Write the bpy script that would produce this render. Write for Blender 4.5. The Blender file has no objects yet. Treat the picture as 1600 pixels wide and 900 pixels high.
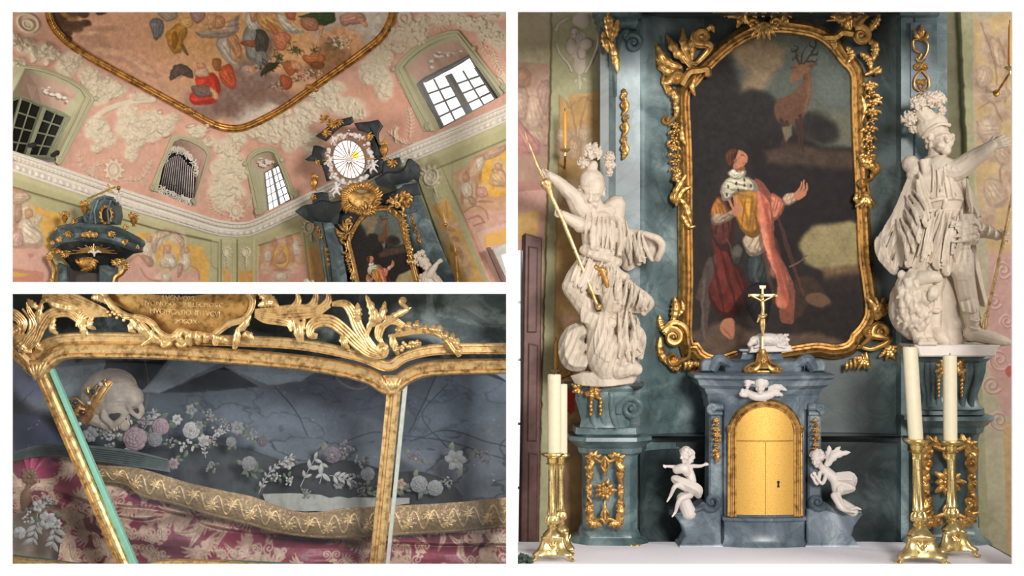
import bpy, math, random
import numpy as np
from mathutils import Vector

C = bpy.context.scene.collection
SC = bpy.context.scene
random.seed(7)
PI = math.pi

# ------------------------------------------------------------------ camera, sky, lamps, exposure
F = 2400.0          # focal length in pixels of the 1600 x 900 frame
U = 1 / 240.0       # metres per unit of the drawing grid (one pixel at 10 m)
ZC = 2.2            # eye height

def W(x, y, d):     # grid position at depth d behind the display wall -> metres
    k = (F + d) / F
    return Vector(((x - 800) * k * U, (F + d) * U, (450 - y) * k * U + ZC))

cam_d = bpy.data.cameras.new('camera'); cam = bpy.data.objects.new('camera', cam_d); C.objects.link(cam)
cam.location = (0, 0, ZC); cam.rotation_euler = (PI / 2, 0, 0)
cam_d.sensor_width = 36; cam_d.lens = 36 * F / 1600; cam_d.clip_end = 200
SC.camera = cam
SC.view_settings.view_transform = 'Standard'; SC.view_settings.look = 'None'
SC.view_settings.exposure = 0.0; SC.view_settings.gamma = 1.0; SC.view_settings.use_curve_mapping = False

wd = bpy.data.worlds.new('sky'); SC.world = wd; wd.use_nodes = True
nt = wd.node_tree; bg = nt.nodes['Background']
tc = nt.nodes.new('ShaderNodeTexCoord'); sx = nt.nodes.new('ShaderNodeSeparateXYZ')
rp = nt.nodes.new('ShaderNodeValToRGB'); mp = nt.nodes.new('ShaderNodeMapRange')
nt.links.new(tc.outputs['Generated'], sx.inputs[0]); nt.links.new(sx.outputs['Z'], mp.inputs['Value'])
mp.inputs['From Min'].default_value = -1; mp.inputs['From Max'].default_value = 1
nt.links.new(mp.outputs[0], rp.inputs[0]); nt.links.new(rp.outputs[0], bg.inputs['Color'])
e = rp.color_ramp.elements
e[0].position = 0.0; e[0].color = (0.20, 0.17, 0.14, 1)
e[1].position = 1.0; e[1].color = (0.95, 0.97, 1.0, 1)
m_ = e.new(0.5); m_.color = (0.42, 0.42, 0.43, 1)
bg.inputs['Strength'].default_value = 0.34

def area(name, loc, target, size, power, col=(1, 1, 1), size_y=None):
    l = bpy.data.lights.new(name, 'AREA'); l.energy = power; l.color = col
    l.shape = 'RECTANGLE'; l.size = size; l.size_y = size_y or size
    o = bpy.data.objects.new(name, l); C.objects.link(o); o.location = loc
    o.rotation_euler = (Vector(target) - Vector(loc)).to_track_quat('-Z', 'Y').to_euler()
    return o
area('front_fill_lamp', (3.4, -0.5, 4.6), (0, 11, 2.2), 2.2, 1350, (1.0, 0.98, 0.95))  # added lamp from the front, whitens the display wall and fills the bays
area('altar_side_window_lamp', (6.6, 8.2, 4.2), W(1200, 400, 380), 1.8, 230, (1.0, 0.97, 0.92))
area('chapel_fill_lamp', (-5.4, 8.6, 3.0), W(420, 200, 500), 1.8, 120, (1.0, 0.9, 0.78))  # added unseen lamp at the left, brings out the chapel relief
area('shrine_fill_lamp', (-4.6, 8.7, 2.0), W(400, 700, 200), 1.4, 55, (0.9, 0.95, 1.0))  # added unseen lamp at the left, gives the shrine gilding highlights

# ------------------------------------------------------------------ helpers
def s2l(c):
    c = np.asarray(c, float)
    return np.where(c <= 0.04045, c / 12.92, ((c + 0.055) / 1.055) ** 2.4)
def rgb(r, g, b):
    return tuple(float(v) for v in s2l([r / 255., g / 255., b / 255.]))

def cr(pts, n=8, closed=False):
    """smooth curve through points of any dimension"""
    p = np.asarray(pts, float)
    if len(p) < 3 and not closed:
        t = np.linspace(0, 1, n + 1)[:, None]; return p[0] * (1 - t) + p[-1] * t
    if closed: q = np.vstack([p[-1], p, p[0], p[1]])
    else: q = np.vstack([2 * p[0] - p[1], p, 2 * p[-1] - p[-2]])
    out = []
    t = np.linspace(0, 1, n, endpoint=False)[:, None]
    for i in range(1, len(q) - 2):
        a, b, c, d = q[i - 1], q[i], q[i + 1], q[i + 2]
        out.append(0.5 * ((2 * b) + (-a + c) * t + (2 * a - 5 * b + 4 * c - d) * t * t + (-a + 3 * b - 3 * c + d) * t ** 3))
    o = np.vstack(out)
    if not closed: o = np.vstack([o, p[-1]])
    return o

def resample(p, n):
    p = np.asarray(p, float); s = np.r_[0, np.cumsum(np.linalg.norm(np.diff(p, axis=0), axis=1))]
    t = np.linspace(0, s[-1], n)
    return np.stack([np.interp(t, s, p[:, i]) for i in range(p.shape[1])], 1)

def spiral(cx, cy, r0, r1, a0, turns, n=28, h=0.0):
    t = np.linspace(0, 1, n); a = np.radians(a0) + 2 * PI * turns * t
    r = r0 + (r1 - r0) * t ** 0.8
    return np.stack([cx + r * np.cos(a), cy + r * np.sin(a), np.full(n, h)], 1)

class MB:
    """collects shapes drawn as (x, y, h): grid x and y, height h towards the viewer from the plane at depth d0"""
    def __init__(s, d0=0.0): s.d0 = d0; s.v = []; s.f = []; s.n = 0; s.col = None
    def add(s, V, Fc):
        V = np.asarray(V, float); s.v.append(V); k = s.n
        s.f += [tuple(i + k for i in q) for q in Fc]; s.n += len(V); return s
    def grid(s, G, cu=False, cv=False):
        a, b = G.shape[:2]; fs = []
        for i in range(a if cu else a - 1):
            i2 = (i + 1) % a
            for j in range(b if cv else b - 1):
                j2 = (j + 1) % b; fs.append((i * b + j, i * b + j2, i2 * b + j2, i2 * b + j))
        return s.add(G.reshape(-1, 3), fs)
    def tube(s, path, r, n=8, flat=1.0, caps=True, up=(0, 0, 1), ripple=0, rip=0.0, width=1.0):
        p = np.asarray(path, float)
        if p.shape[1] == 2: p = np.c_[p, np.zeros(len(p))]
        m = len(p); r = np.atleast_1d(np.asarray(r, float)); r = np.interp(np.linspace(0, 1, m), np.linspace(0, 1, len(r)), r)
        t = np.gradient(p, axis=0); t /= np.linalg.norm(t, axis=1)[:, None] + 1e-9
        upv = np.asarray(up, float); sd = np.cross(t, upv)
        ln = np.linalg.norm(sd, axis=1)
        for i in range(m):
            if ln[i] < 1e-3: sd[i] = np.cross(t[i], (1, 0, 0.01)); 
        sd /= np.linalg.norm(sd, axis=1)[:, None] + 1e-9
        u2 = np.cross(sd, t)
        a = np.linspace(0, 2 * PI, n, endpoint=False)
        rr = 1 + rip * np.cos(ripple * a) if ripple else np.ones(n)
        G = p[:, None] + r[:, None, None] * ((np.cos(a) * rr)[None, :, None] * sd[:, None] * width + (np.sin(a) * rr)[None, :, None] * u2[:, None] * flat)
        s.grid(G, cv=True)
        if caps:
            k = s.n - m * n
            s.f.append(tuple(k + i for i in range(n))[::1]); s.f.append(tuple(k + (m - 1) * n + i for i in range(n))[::-1])
        return s
    def lathe(s, cx, prof, h=0.0, n=20, caps=True, lobes=0, lob=0.0):
        a = np.linspace(0, 2 * PI, n, endpoint=False); q = 1 + (lob * np.cos(lobes * a) if lobes else 0 * a)
        G = np.array([[(cx + r * c * w, y, h + r * sn * w) for c, sn, w in zip(np.cos(a), np.sin(a), q)] for r, y in prof])
        s.grid(G, cv=True)
        if caps:
            k = s.n - len(prof) * n
            s.f.append(tuple(k + i for i in range(n))); s.f.append(tuple(k + (len(prof) - 1) * n + i for i in range(n))[::-1])
        return s
    def box(s, x0, x1, y0, y1, h0, h1, b=0.0):
        return s.prism([(x0, y0), (x1, y0), (x1, y1), (x0, y1)], h0, h1, b)
    def prism(s, poly, h0, h1, b=0.0, back=True):
        p = np.asarray(poly, float); n = len(p)
        ar = 0.5 * np.sum(p[:, 0] * np.roll(p[:, 1], -1) - np.roll(p[:, 0], -1) * p[:, 1])
        if ar < 0: p = p[::-1]
        rings = [np.c_[p, np.full(n, h0)], np.c_[p, np.full(n, h1 - b)]]
        if b > 0: rings.append(np.c_[s.inset(p, b), np.full(n, h1)])
        G = np.array(rings); k0 = s.n; s.grid(G, cv=True)
        s.f.append(tuple(k0 + (len(rings) - 1) * n + i for i in range(n))[::-1])
        if back: s.f.append(tuple(k0 + i for i in range(n)))
        return s
    @staticmethod
    def inset(p, b):
        t0 = p - np.roll(p, 1, 0); t1 = np.roll(p, -1, 0) - p
        n0 = np.c_[-t0[:, 1], t0[:, 0]] / (np.linalg.norm(t0, axis=1)[:, None] + 1e-9)
        n1 = np.c_[-t1[:, 1], t1[:, 0]] / (np.linalg.norm(t1, axis=1)[:, None] + 1e-9)
        m = n0 + n1; l = np.maximum(np.sum(m * n0, 1), 0.35)
        return p + b * m / l[:, None]
    def sweep(s, path, prof, closed=False, hp=None):
        """moulding along a path in the wall plane; prof = [(sideways offset, h)]"""
        p = np.asarray(path, float); h = p[:, 2] if p.shape[1] > 2 else np.zeros(len(p)); p = p[:, :2]
        if closed: t0 = p - np.roll(p, 1, 0); t1 = np.roll(p, -1, 0) - p
        else:
            d = np.diff(p, axis=0); t0 = np.vstack([d[0], d]); t1 = np.vstack([d, d[-1]])
        n0 = np.c_[-t0[:, 1], t0[:, 0]] / (np.linalg.norm(t0, axis=1)[:, None] + 1e-9)
        n1 = np.c_[-t1[:, 1], t1[:, 0]] / (np.linalg.norm(t1, axis=1)[:, None] + 1e-9)
        m = n0 + n1; l = np.maximum(np.sum(m * n0, 1), 0.5); m = m / l[:, None]
        G = np.stack([np.c_[p + o * m, h + hh] for o, hh in prof], 1)
        return s.grid(G, cu=closed)
    def plan(s, path, prof, closed=False):
        """moulding along a plan path [(x, h)]; prof = [(outward, y)], outward is to the viewer's side"""
        p = np.asarray(path, float); d = np.diff(p, axis=0); t0 = np.vstack([d[0], d]); t1 = np.vstack([d, d[-1]])
        if closed: t0 = p - np.roll(p, 1, 0); t1 = np.roll(p, -1, 0) - p
        n0 = np.c_[-t0[:, 1], t0[:, 0]] / (np.linalg.norm(t0, axis=1)[:, None] + 1e-9)
        n1 = np.c_[-t1[:, 1], t1[:, 0]] / (np.linalg.norm(t1, axis=1)[:, None] + 1e-9)
        m = n0 + n1; l = np.maximum(np.sum(m * n0, 1), 0.5); m = m / l[:, None]
        G = np.stack([np.c_[p[:, 0] + o * m[:, 0], np.full(len(p), y), p[:, 1] + o * m[:, 1]] for o, y in prof], 1)
        s.grid(G, cu=closed)
        k = s.n - len(p) * len(prof); b = len(prof)
        s.f.append(tuple(k + i * b for i in range(len(p)))); s.f.append(tuple(k + i * b + b - 1 for i in range(len(p)))[::-1])
        return s
    def ell(s, c, r, n=14, m=9, rot=0.0):
        r = np.broadcast_to(np.asarray(r, float), (3,))
        th = np.linspace(0, PI, m)[1:-1]; ph = np.linspace(0, 2 * PI, n, endpoint=False)
        x = np.sin(th)[:, None] * np.cos(ph) * r[0]; z = np.sin(th)[:, None] * np.sin(ph) * r[2]; y = np.repeat(-np.cos(th)[:, None], n, 1) * r[1]
        V = np.stack([x, y, z], -1).reshape(-1, 3)
        V = np.vstack([V, (0, -r[1], 0), (0, r[1], 0)])
        if rot:
            a = math.radians(rot); ca, sa = math.cos(a), math.sin(a)
            V = np.c_[V[:, 0] * ca - V[:, 1] * sa, V[:, 0] * sa + V[:, 1] * ca, V[:, 2]]
        q = m - 2; fs = []
        for i in range(q - 1):
            for j in range(n):
                j2 = (j + 1) % n; fs.append((i * n + j, i * n + j2, (i + 1) * n + j2, (i + 1) * n + j))
        for j in range(n):
            j2 = (j + 1) % n; fs.append((q * n, j2, j)); fs.append((q * n + 1, (q - 1) * n + j, (q - 1) * n + j2))
        return s.add(V + np.asarray(c, float), fs)
    def limb(s, pts, rs, n=12):
        """round-ended tapering limb through joints"""
        p = np.asarray(pts, float); r = np.asarray(rs, float)
        if len(p) > 2: q = cr(np.c_[p, r], 5)
        else: q = np.c_[p, r][[0, 1]] if len(p) == 2 else np.c_[p, r]
        q = resample(q, max(6, len(q)))
        s.tube(q[:, :3], q[:, 3] * (1.25 if n == 9 else 1), 4 if n == 9 else n, caps=True, up=(0.03, 0.05, 1))
        if n == 9: n = 8
        s.ell(q[0, :3], q[0, 3], n, 8); s.ell(q[-1, :3], q[-1, 3], n, 8); return s
    def leaf(s, path, w, lobes=5, bulge=0.5, curl=0.0, n=None, m=9, deep=0.35, thick=1.2, hbase=0.0):
        """acanthus leaf along a path (x, y[, h]) with lobed margin, midrib and flutes"""
        p = np.asarray(path, float)
        if p.shape[1] == 2: p = np.c_[p, np.zeros(len(p))]
        n = n or max(16, lobes * 5); p = resample(cr(p, 8), n); t = np.linspace(0, 1, n)
        tg = np.gradient(p[:, :2], axis=0); tg /= np.linalg.norm(tg, axis=1)[:, None] + 1e-9
        nr = np.c_[-tg[:, 1], tg[:, 0]]
        prof = np.sin(PI * np.clip(t * 0.93 + 0.07, 0, 1)) ** 0.7 * (1 - deep * (0.5 + 0.5 * np.cos(2 * PI * lobes * t)))
        u = np.linspace(-1, 1, m)
        wd = w * prof
        hh = bulge * w * (1 - u[None] ** 2) * prof[:, None] - 0.16 * w * np.exp(-(u[None] / 0.18) ** 2) * prof[:, None] * 0.9 \
            + 0.10 * w * np.cos(2 * PI * lobes * t)[:, None] * np.abs(u)[None] + curl * (t ** 3)[:, None]
        G = np.stack([p[:, 0, None] + nr[:, 0, None] * u * wd[:, None], p[:, 1, None] + nr[:, 1, None] * u * wd[:, None], p[:, 2, None] + hh + hbase], -1)
        # back sheet
        B = G.copy(); B[..., 2] -= thick + 0.25 * bulge * w * (1 - u[None] ** 2)
        full = np.concatenate([G, B[:, ::-1]], 1); s.grid(full, cv=True)
        return s
    def scroll(s, cx, cy, r, a0, turns, w, tail=None, h=0.0, flat=0.8, eye=True, ripple=4, rip=0.12):
        """C-scroll: a spiral tapering to its eye, with an optional tail path leading into it"""
        sp = spiral(cx, cy, r, r * 0.18, a0, turns, 26, h)
        wr = np.linspace(w, w * 0.45, 26)
        if tail is not None:
            tl = np.asarray(tail, float)
            if tl.shape[1] == 2: tl = np.c_[tl, np.full(len(tl), h)]
            tl = cr(np.vstack([tl, sp[0]]), 7)[:-1]
            wr = np.r_[np.linspace(w * 0.35, w, len(tl)), wr]; sp = np.vstack([tl, sp])
        s.tube(sp, wr, 12, flat=flat, ripple=ripple, rip=rip)
        if eye: s.ell((cx, cy, h), (w * 0.8, w * 0.8, w * 0.9), 10, 6)
        return s
    def rosette(s, cx, cy, r, h=0.0, petals=6, bulge=0.6, rot=0.0, layers=1):
        for L in range(layers):
            rr = r * (1 - 0.35 * L)
            for k in range(petals):
                a = 2 * PI * (k + 0.5 * L) / petals + rot
                s.ell((cx + 0.55 * rr * math.cos(a), cy + 0.55 * rr * math.sin(a), h + 0.18 * rr * L), (rr * 0.5, rr * 0.36, rr * 0.3 * bulge + 0.6), 10, 6, math.degrees(a))
        s.ell((cx, cy, h + 0.25 * r), (r * 0.25, r * 0.25, r * 0.28), 10, 6); return s
    def drape(s, top, bot, folds=4, amp=4.0, thick=3.0, n=40, m=14, phase=0.0, mid=None, grow=1.0):
        """hanging cloth between two edges with vertical folds"""
        A = resample(cr(top, 8), n); Bt = resample(cr(bot, 8), n)
        u = np.linspace(0, 1, n); v = np.linspace(0, 1, m)
        G = A[:, None] * (1 - v)[None, :, None] + Bt[:, None] * v[None, :, None]
        if mid is not None:
            Md = resample(cr(mid, 8), n)
            G = A[:, None] * ((1 - v) * (1 - 2 * v))[None, :, None] + Md[:, None] * (4 * v * (1 - v))[None, :, None] + Bt[:, None] * (v * (2 * v - 1))[None, :, None]
        G[..., 2] += amp * np.sin(2 * PI * folds * u + phase + 0.6 * np.sin(5 * u))[:, None] * (0.25 + 0.75 * v ** grow)[None]
        K = G.copy(); K[..., 2] -= thick
        full = np.concatenate([G, K[:, ::-1]], 1); s.grid(full, cv=True)
        k = s.n - n * 2 * m
        s.f.append(tuple(k + i for i in range(2 * m))); s.f.append(tuple(k + (n - 1) * 2 * m + i for i in range(2 * m))[::-1])
        return s
    def xf(s, fn):
        s.v = [fn(V) for V in s.v]; return s
    def turn(s, cx, cy, deg, sc=1.0, dx=0, dy=0, hs=None):
        a = math.radians(deg); ca, sa = math.cos(a), math.sin(a); hs = sc if hs is None else hs
        def fn(V):
            X = V[:, 0] - cx; Y = V[:, 1] - cy
            return np.c_[cx + dx + sc * (X * ca - Y * sa), cy + dy + sc * (X * sa + Y * ca), V[:, 2] * hs]
        return s.xf(fn)
    def merge(s, o):
        k = s.n; s.v += [v.copy() for v in o.v]; s.f += [tuple(i + k for i in q) for q in o.f]; s.n += o.n; return s
    def remesh(s, voxel, smooth=3, noise=0.0, nscale=8.0, fold=None):
        me = bpy.data.meshes.new('t'); V = np.vstack(s.v)
        me.from_pydata(V.tolist(), [], s.f); ob = bpy.data.objects.new('t', me); C.objects.link(ob)
        m = ob.modifiers.new('r', 'REMESH'); m.mode = 'VOXEL'; m.voxel_size = voxel; m.adaptivity = 0
        if smooth:
            q = ob.modifiers.new('s', 'SMOOTH'); q.factor = 0.5; q.iterations = smooth
        dg = bpy.context.evaluated_depsgraph_get(); ev = ob.evaluated_get(dg); em = ev.to_mesh()
        nv = len(em.vertices); A = np.empty(nv * 3); em.vertices.foreach_get('co', A); A = A.reshape(-1, 3)
        if noise:
            Nn = np.empty(nv * 3); em.vertices.foreach_get('normal', Nn); Nn = Nn.reshape(-1, 3)
            A = A + Nn * (noise * (fbm(A[:, 0] + 0.7 * A[:, 2], A[:, 1] + 0.5 * A[:, 2], nscale, 3, 5) - 0.5))[:, None]
        if fold:        # woven drapery creases between two heights
            am, y0, y1, sl = fold; w_ = sst(y0, y0 + 25, A[:, 1]) * (1 - sst(y1 - 25, y1, A[:, 1]))
            ph = (A[:, 0] + sl * (A[:, 1] - y0)) * .30 + 5 * fbm(A[:, 0], A[:, 1] * .6, 40, 3, 3); A[:, 2] += am * w_ * (1 - 2 * np.abs(np.sin(ph)) ** .7)
        fs = [tuple(p.vertices) for p in em.polygons]
        ev.to_mesh_clear(); bpy.data.objects.remove(ob); bpy.data.meshes.remove(me)
        s.v = [A]; s.f = fs; s.n = nv; return s
    def build(s, name, mat, parent=None, smooth=True, mod=None, label=None, auto=40):
        V = np.vstack(s.v); k0 = (F + s.d0) / F
        X = np.c_[(V[:, 0] - 800) * k0 * U, (F + s.d0 - V[:, 2] * k0) * U, (450 - V[:, 1]) * k0 * U + ZC]
        root = parent
        while root is not None and root.parent is not None: root = root.parent
        if root is not None: org = np.array(root.location)
        else: org = np.array([(X[:, 0].min() + X[:, 0].max()) / 2, (X[:, 1].min() + X[:, 1].max()) / 2, X[:, 2].min()])
        me = bpy.data.meshes.new(name); me.from_pydata((X - org).tolist(), [], s.f); me.update()
        o = bpy.data.objects.new(name, me); C.objects.link(o)
        if parent is not None: o.parent = parent
        else: o.location = org
        if isinstance(mat, (list, tuple)):
            for q in mat: me.materials.append(q)
        else: me.materials.append(mat)
        if smooth:
            me.polygons.foreach_set('use_smooth', [True] * len(me.polygons))
            if auto: 
                try: me.set_sharp_from_angle(angle=math.radians(auto))
                except Exception: pass
        if s.col is not None:
            ca = me.color_attributes.new('Col', 'FLOAT_COLOR', 'POINT')
            ca.data.foreach_set('color', np.c_[s.col, np.ones(len(s.col))].astype(np.float32).ravel())
        if label: o['label'] = label
        return o

def tag(o, label, cat, group=None):
    o['label'] = label; o['category'] = cat
    if group: o['group'] = group
    return o
def struct(o): o['kind'] = 'structure'; return o
def thing(name, label, cat, x, y, d, group=None):
    o = bpy.data.objects.new(name, None); C.objects.link(o); o.location = W(x, y, d); o.empty_display_size = 0.05
    return tag(o, label, cat, group)
def dup(root, loc, label, scale=1.0, rot=None, group=None):
    r = root.copy(); C.objects.link(r); r.location = loc; r['label'] = label
    r.scale = (scale, scale, scale) if not isinstance(scale, tuple) else scale
    if rot: r.rotation_euler = rot
    if group: r['group'] = group
    for ch in list(root.children):
        c = ch.copy(); C.objects.link(c); c.parent = r
        for g in list(ch.children):
            q = g.copy(); C.objects.link(q); q.parent = c
    return r

# ---- value noise and a small painter used for frescoes, canvases and woven cloth
_rs = np.random.RandomState(3); _tab = _rs.rand(256, 256)
def vn(x, y, sc, seed=0):
    x = x / sc + seed * 17.3; y = y / sc + seed * 9.7
    i = np.floor(x).astype(int); j = np.floor(y).astype(int); fx = x - i; fy = y - j
    fx = fx * fx * (3 - 2 * fx); fy = fy * fy * (3 - 2 * fy)
    g = lambda a, b: _tab[a & 255, b & 255]
    return (g(i, j) * (1 - fx) + g(i + 1, j) * fx) * (1 - fy) + (g(i, j + 1) * (1 - fx) + g(i + 1, j + 1) * fx) * fy
def fbm(x, y, sc, o=4, seed=0):
    r = 0; a = 1; t = 0
    for k in range(o): r = r + a * vn(x, y, sc / 2 ** k, seed + k * 3); t += a; a *= 0.5
    return r / t
def sst(a, b, x):
    t = np.clip((x - a) / (b - a + 1e-9), 0, 1); return t * t * (3 - 2 * t)

class Art:
    """paint and relief on a regular sheet"""
    def __init__(s, x0, x1, y0, y1, step, base):
        s.xs = np.arange(x0, x1 + step * .5, step); s.ys = np.arange(y0, y1 + step * .5, step); s.step = step
        s.X, s.Y = np.meshgrid(s.xs, s.ys); s.PX, s.PY = s.X, s.Y
        s.c = np.zeros(s.X.shape + (3,)); s.c[:] = np.array(base) / 255.; s.h = np.zeros(s.X.shape)
    alb = 0.80
    def wob(s, amp, sc, seed=1):
        if amp == 0: s.PX, s.PY = s.X, s.Y
        else:
            s.PX = s.X + amp * 2 * (fbm(s.X, s.Y, sc, 3, seed) - .5); s.PY = s.Y + amp * 2 * (fbm(s.X, s.Y, sc, 3, seed + 31) - .5)
        return s
    def _win(s, x0, x1, y0, y1):
        i0, i1 = np.searchsorted(s.xs, [x0, x1]); j0, j1 = np.searchsorted(s.ys, [y0, y1])
        return slice(max(j0 - 1, 0), j1 + 1), slice(max(i0 - 1, 0), i1 + 1)
    def poly(s, pts, soft=1.0, smooth=0):
        p = np.asarray(pts, float)
        if smooth: p = cr(p, smooth, True)
        pad = 14 + soft * 2
        w = s._win(p[:, 0].min() - pad, p[:, 0].max() + pad, p[:, 1].min() - pad, p[:, 1].max() + pad)
        X, Y = s.PX[w], s.PY[w]
        if X.size == 0: return w, np.zeros(X.shape)
        ins = np.zeros(X.shape, bool); dd = np.full(X.shape, 1e9)
        for (ax, ay), (bx, by) in zip(p, np.roll(p, -1, 0)):
            ex, ey = bx - ax, by - ay; l2 = ex * ex + ey * ey + 1e-9
            c = ((ay > Y) != (by > Y)) & (X < ex * (Y - ay) / (ey if abs(ey) > 1e-9 else 1e-9) + ax); ins ^= c
            t = np.clip(((X - ax) * ex + (Y - ay) * ey) / l2, 0, 1)
            dd = np.minimum(dd, (X - ax - t * ex) ** 2 + (Y - ay - t * ey) ** 2)
        sd = np.where(ins, 1, -1) * np.sqrt(dd)
        return w, sst(-soft, soft, sd)
    def ell(s, cx, cy, rx, ry, rot=0, soft=0.15):
        R = max(rx, ry) * (1 + soft) + 14; w = s._win(cx - R, cx + R, cy - R, cy + R); X = s.PX[w] - cx; Y = s.PY[w] - cy
        a = math.radians(rot); u = (X * math.cos(a) + Y * math.sin(a)) / rx; v = (-X * math.sin(a) + Y * math.cos(a)) / ry
        return w, 1 - sst(1 - soft, 1 + soft, np.sqrt(u * u + v * v))
    def line(s, pts, wd, soft=0.7, smooth=6):
        p = np.asarray(pts, float)
        if smooth and len(p) > 2: p = cr(p, smooth)
        ws = np.atleast_1d(np.asarray(wd, float)); ws = np.interp(np.linspace(0, 1, len(p)), np.linspace(0, 1, len(ws)), ws)
        pad = ws.max() + soft + 12; w = s._win(p[:, 0].min() - pad, p[:, 0].max() + pad, p[:, 1].min() - pad, p[:, 1].max() + pad)
        X, Y = s.PX[w], s.PY[w]; best = np.full(X.shape, -1e9)
        for k in range(len(p) - 1):
            ax, ay = p[k]; ex, ey = p[k + 1] - p[k]; l2 = ex * ex + ey * ey + 1e-9
            t = np.clip(((X - ax) * ex + (Y - ay) * ey) / l2, 0, 1)
            best = np.maximum(best, (ws[k] * (1 - t) + ws[k + 1] * t) / 2 - np.sqrt((X - ax - t * ex) ** 2 + (Y - ay - t * ey) ** 2))
        return w, sst(-soft, soft, best)
    def fill(s, wm, col, a=1.0, tex=0.0, tsc=6.0, seed=2):
        w, m = wm; m = m * a; col = np.array(col) / 255.
        if tex: 
            n = (fbm(s.X[w], s.Y[w], tsc, 3, seed) - .5)[..., None] * 2 * tex
            col = np.clip(col * (1 + n), 0, 1)
        s.c[w] = s.c[w] * (1 - m[..., None]) + col * m[..., None]; return s
    def form(s, pts, col, a=.95, soft=.9, k=1.0):
        """a painted rounded form: darker contour, body colour, broken folds and a lighter touch"""
        p = np.asarray(pts, float); c = p.mean(0); col = np.array(col, float); r = max(1.5, .5 * np.sqrt(np.ptp(p[:, 0]) * np.ptp(p[:, 1])))
        s.fill(s.poly(p, soft, 4), col * (1 - .38 * k), a, .15, 4)
        s.fill(s.poly(c + (p - c) * .82 + (-.08 * r, -.08 * r), soft + .4, 4), col, a * .95, .3 * k, max(2.2, r * .28), int(r * 7) % 50)
        s.fill(s.poly(c + (p - c) * .42 + (-.22 * r, -.2 * r), soft + r * .1, 4), np.minimum(col * 1.2 + 8, 255), a * .6, .25, max(2, r * .2), int(r * 3) % 40)
        d = p[np.argmax(np.sum((p - c) ** 2, 1))] - c; n = np.array([-d[1], d[0]]) / (np.linalg.norm(d) + 1e-6)
        for q in (-.35, .1, .45): s.fill(s.line([c - d * .55 + n * q * r, c + n * q * r * .8 + d * .08, c + d * .6 + n * q * r * .7], [r * .05, r * .13, r * .04], .5), col * .5, .55 * k)
        return s
    def mul(s, wm, f):
        w, m = wm; s.c[w] = s.c[w] * (1 + (np.array(f) - 1) * m[..., None]); return s
    def up(s, wm, h):
        w, m = wm; s.h[w] = s.h[w] + m * h; return s
    def dome(s, wm, h):
        w, m = wm; s.h[w] = np.maximum(s.h[w], h * np.sqrt(np.clip(m, 0, 1))); return s
    def mottle(s, amp, sc, seed=4):
        s.c = np.clip(s.c * (1 + amp * 2 * (fbm(s.X, s.Y, sc, 4, seed)[..., None] - .5)), 0, 1); return s
    def mesh(s, d0, depth=None, keep=None, wrap=None):
        """MB whose sheet follows depth(x, y) (grid units behind the wall), lifted by the relief"""
        mb = MB(d0); k0 = (F + d0) / F
        if depth is None: V = np.stack([s.X, s.Y, s.h], -1)
        else:
            d = depth(s.X, s.Y) - s.h; k = (F + d) / F
            V = np.stack([800 + (s.X - 800) * k / k0, 450 + (s.Y - 450) * k / k0, (d0 - d) / k0], -1)
        if wrap is not None: V = wrap(V)
        a, b = s.X.shape; col = (s2l(np.clip(s.c, 0, 1)) * s.alb).reshape(-1, 3); V = V.reshape(-1, 3)
        idx = np.arange(a * b).reshape(a, b)
        q = np.stack([idx[:-1, :-1], idx[:-1, 1:], idx[1:, 1:], idx[1:, :-1]], -1)
        if keep is not None:
            kk = keep[:-1, :-1] & keep[:-1, 1:] & keep[1:, 1:] & keep[1:, :-1]; q = q[kk]
        q = q.reshape(-1, 4)
        used = np.unique(q); mp_ = np.full(a * b, -1); mp_[used] = np.arange(len(used))
        mb.v = [V[used]]; mb.f = [tuple(r) for r in mp_[q].tolist()]; mb.n = len(used); mb.col = col[used]
        return mb
    def inside(s, pts, smooth=0):
        p = np.asarray(pts, float)
        if smooth: p = cr(p, smooth, True)
        ins = np.zeros(s.X.shape, bool)
        for (ax, ay), (bx, by) in zip(p, np.roll(p, -1, 0)):
            ins ^= ((ay > s.Y) != (by > s.Y)) & (s.X < (bx - ax) * (s.Y - ay) / ((by - ay) if abs(by - ay) > 1e-9 else 1e-9) + ax)
        return ins

# ---- materials
MATS = {}
def _mat(name):
    m = bpy.data.materials.new(name); m.use_nodes = True; n = m.node_tree
    return m, n, n.nodes['Principled BSDF']
def _noise(n, scale, detail=6, rough=0.55, dist=0.0, obj=True):
    t = n.nodes.new('ShaderNodeTexCoord'); z = n.nodes.new('ShaderNodeTexNoise')
    z.inputs['Scale'].default_value = scale; z.inputs['Detail'].default_value = detail; z.inputs['Roughness'].default_value = rough
    z.inputs['Distortion'].default_value = dist; n.links.new(t.outputs['Object'], z.inputs['Vector']); return z
def _ramp(n, src, stops):
    r = n.nodes.new('ShaderNodeValToRGB'); n.links.new(src, r.inputs[0]); e = r.color_ramp.elements
    while len(e) < len(stops): e.new(0.5)
    for q, (p, c) in zip(e, stops): q.position = p; q.color = (*c, 1)
    return r
def _bump(n, b, src, strength, dist=0.004):
    u = n.nodes.new('ShaderNodeBump'); u.inputs['Strength'].default_value = strength; u.inputs['Distance'].default_value = dist
    n.links.new(src, u.inputs['Height']); n.links.new(u.outputs[0], b.inputs['Normal']); return u
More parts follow.
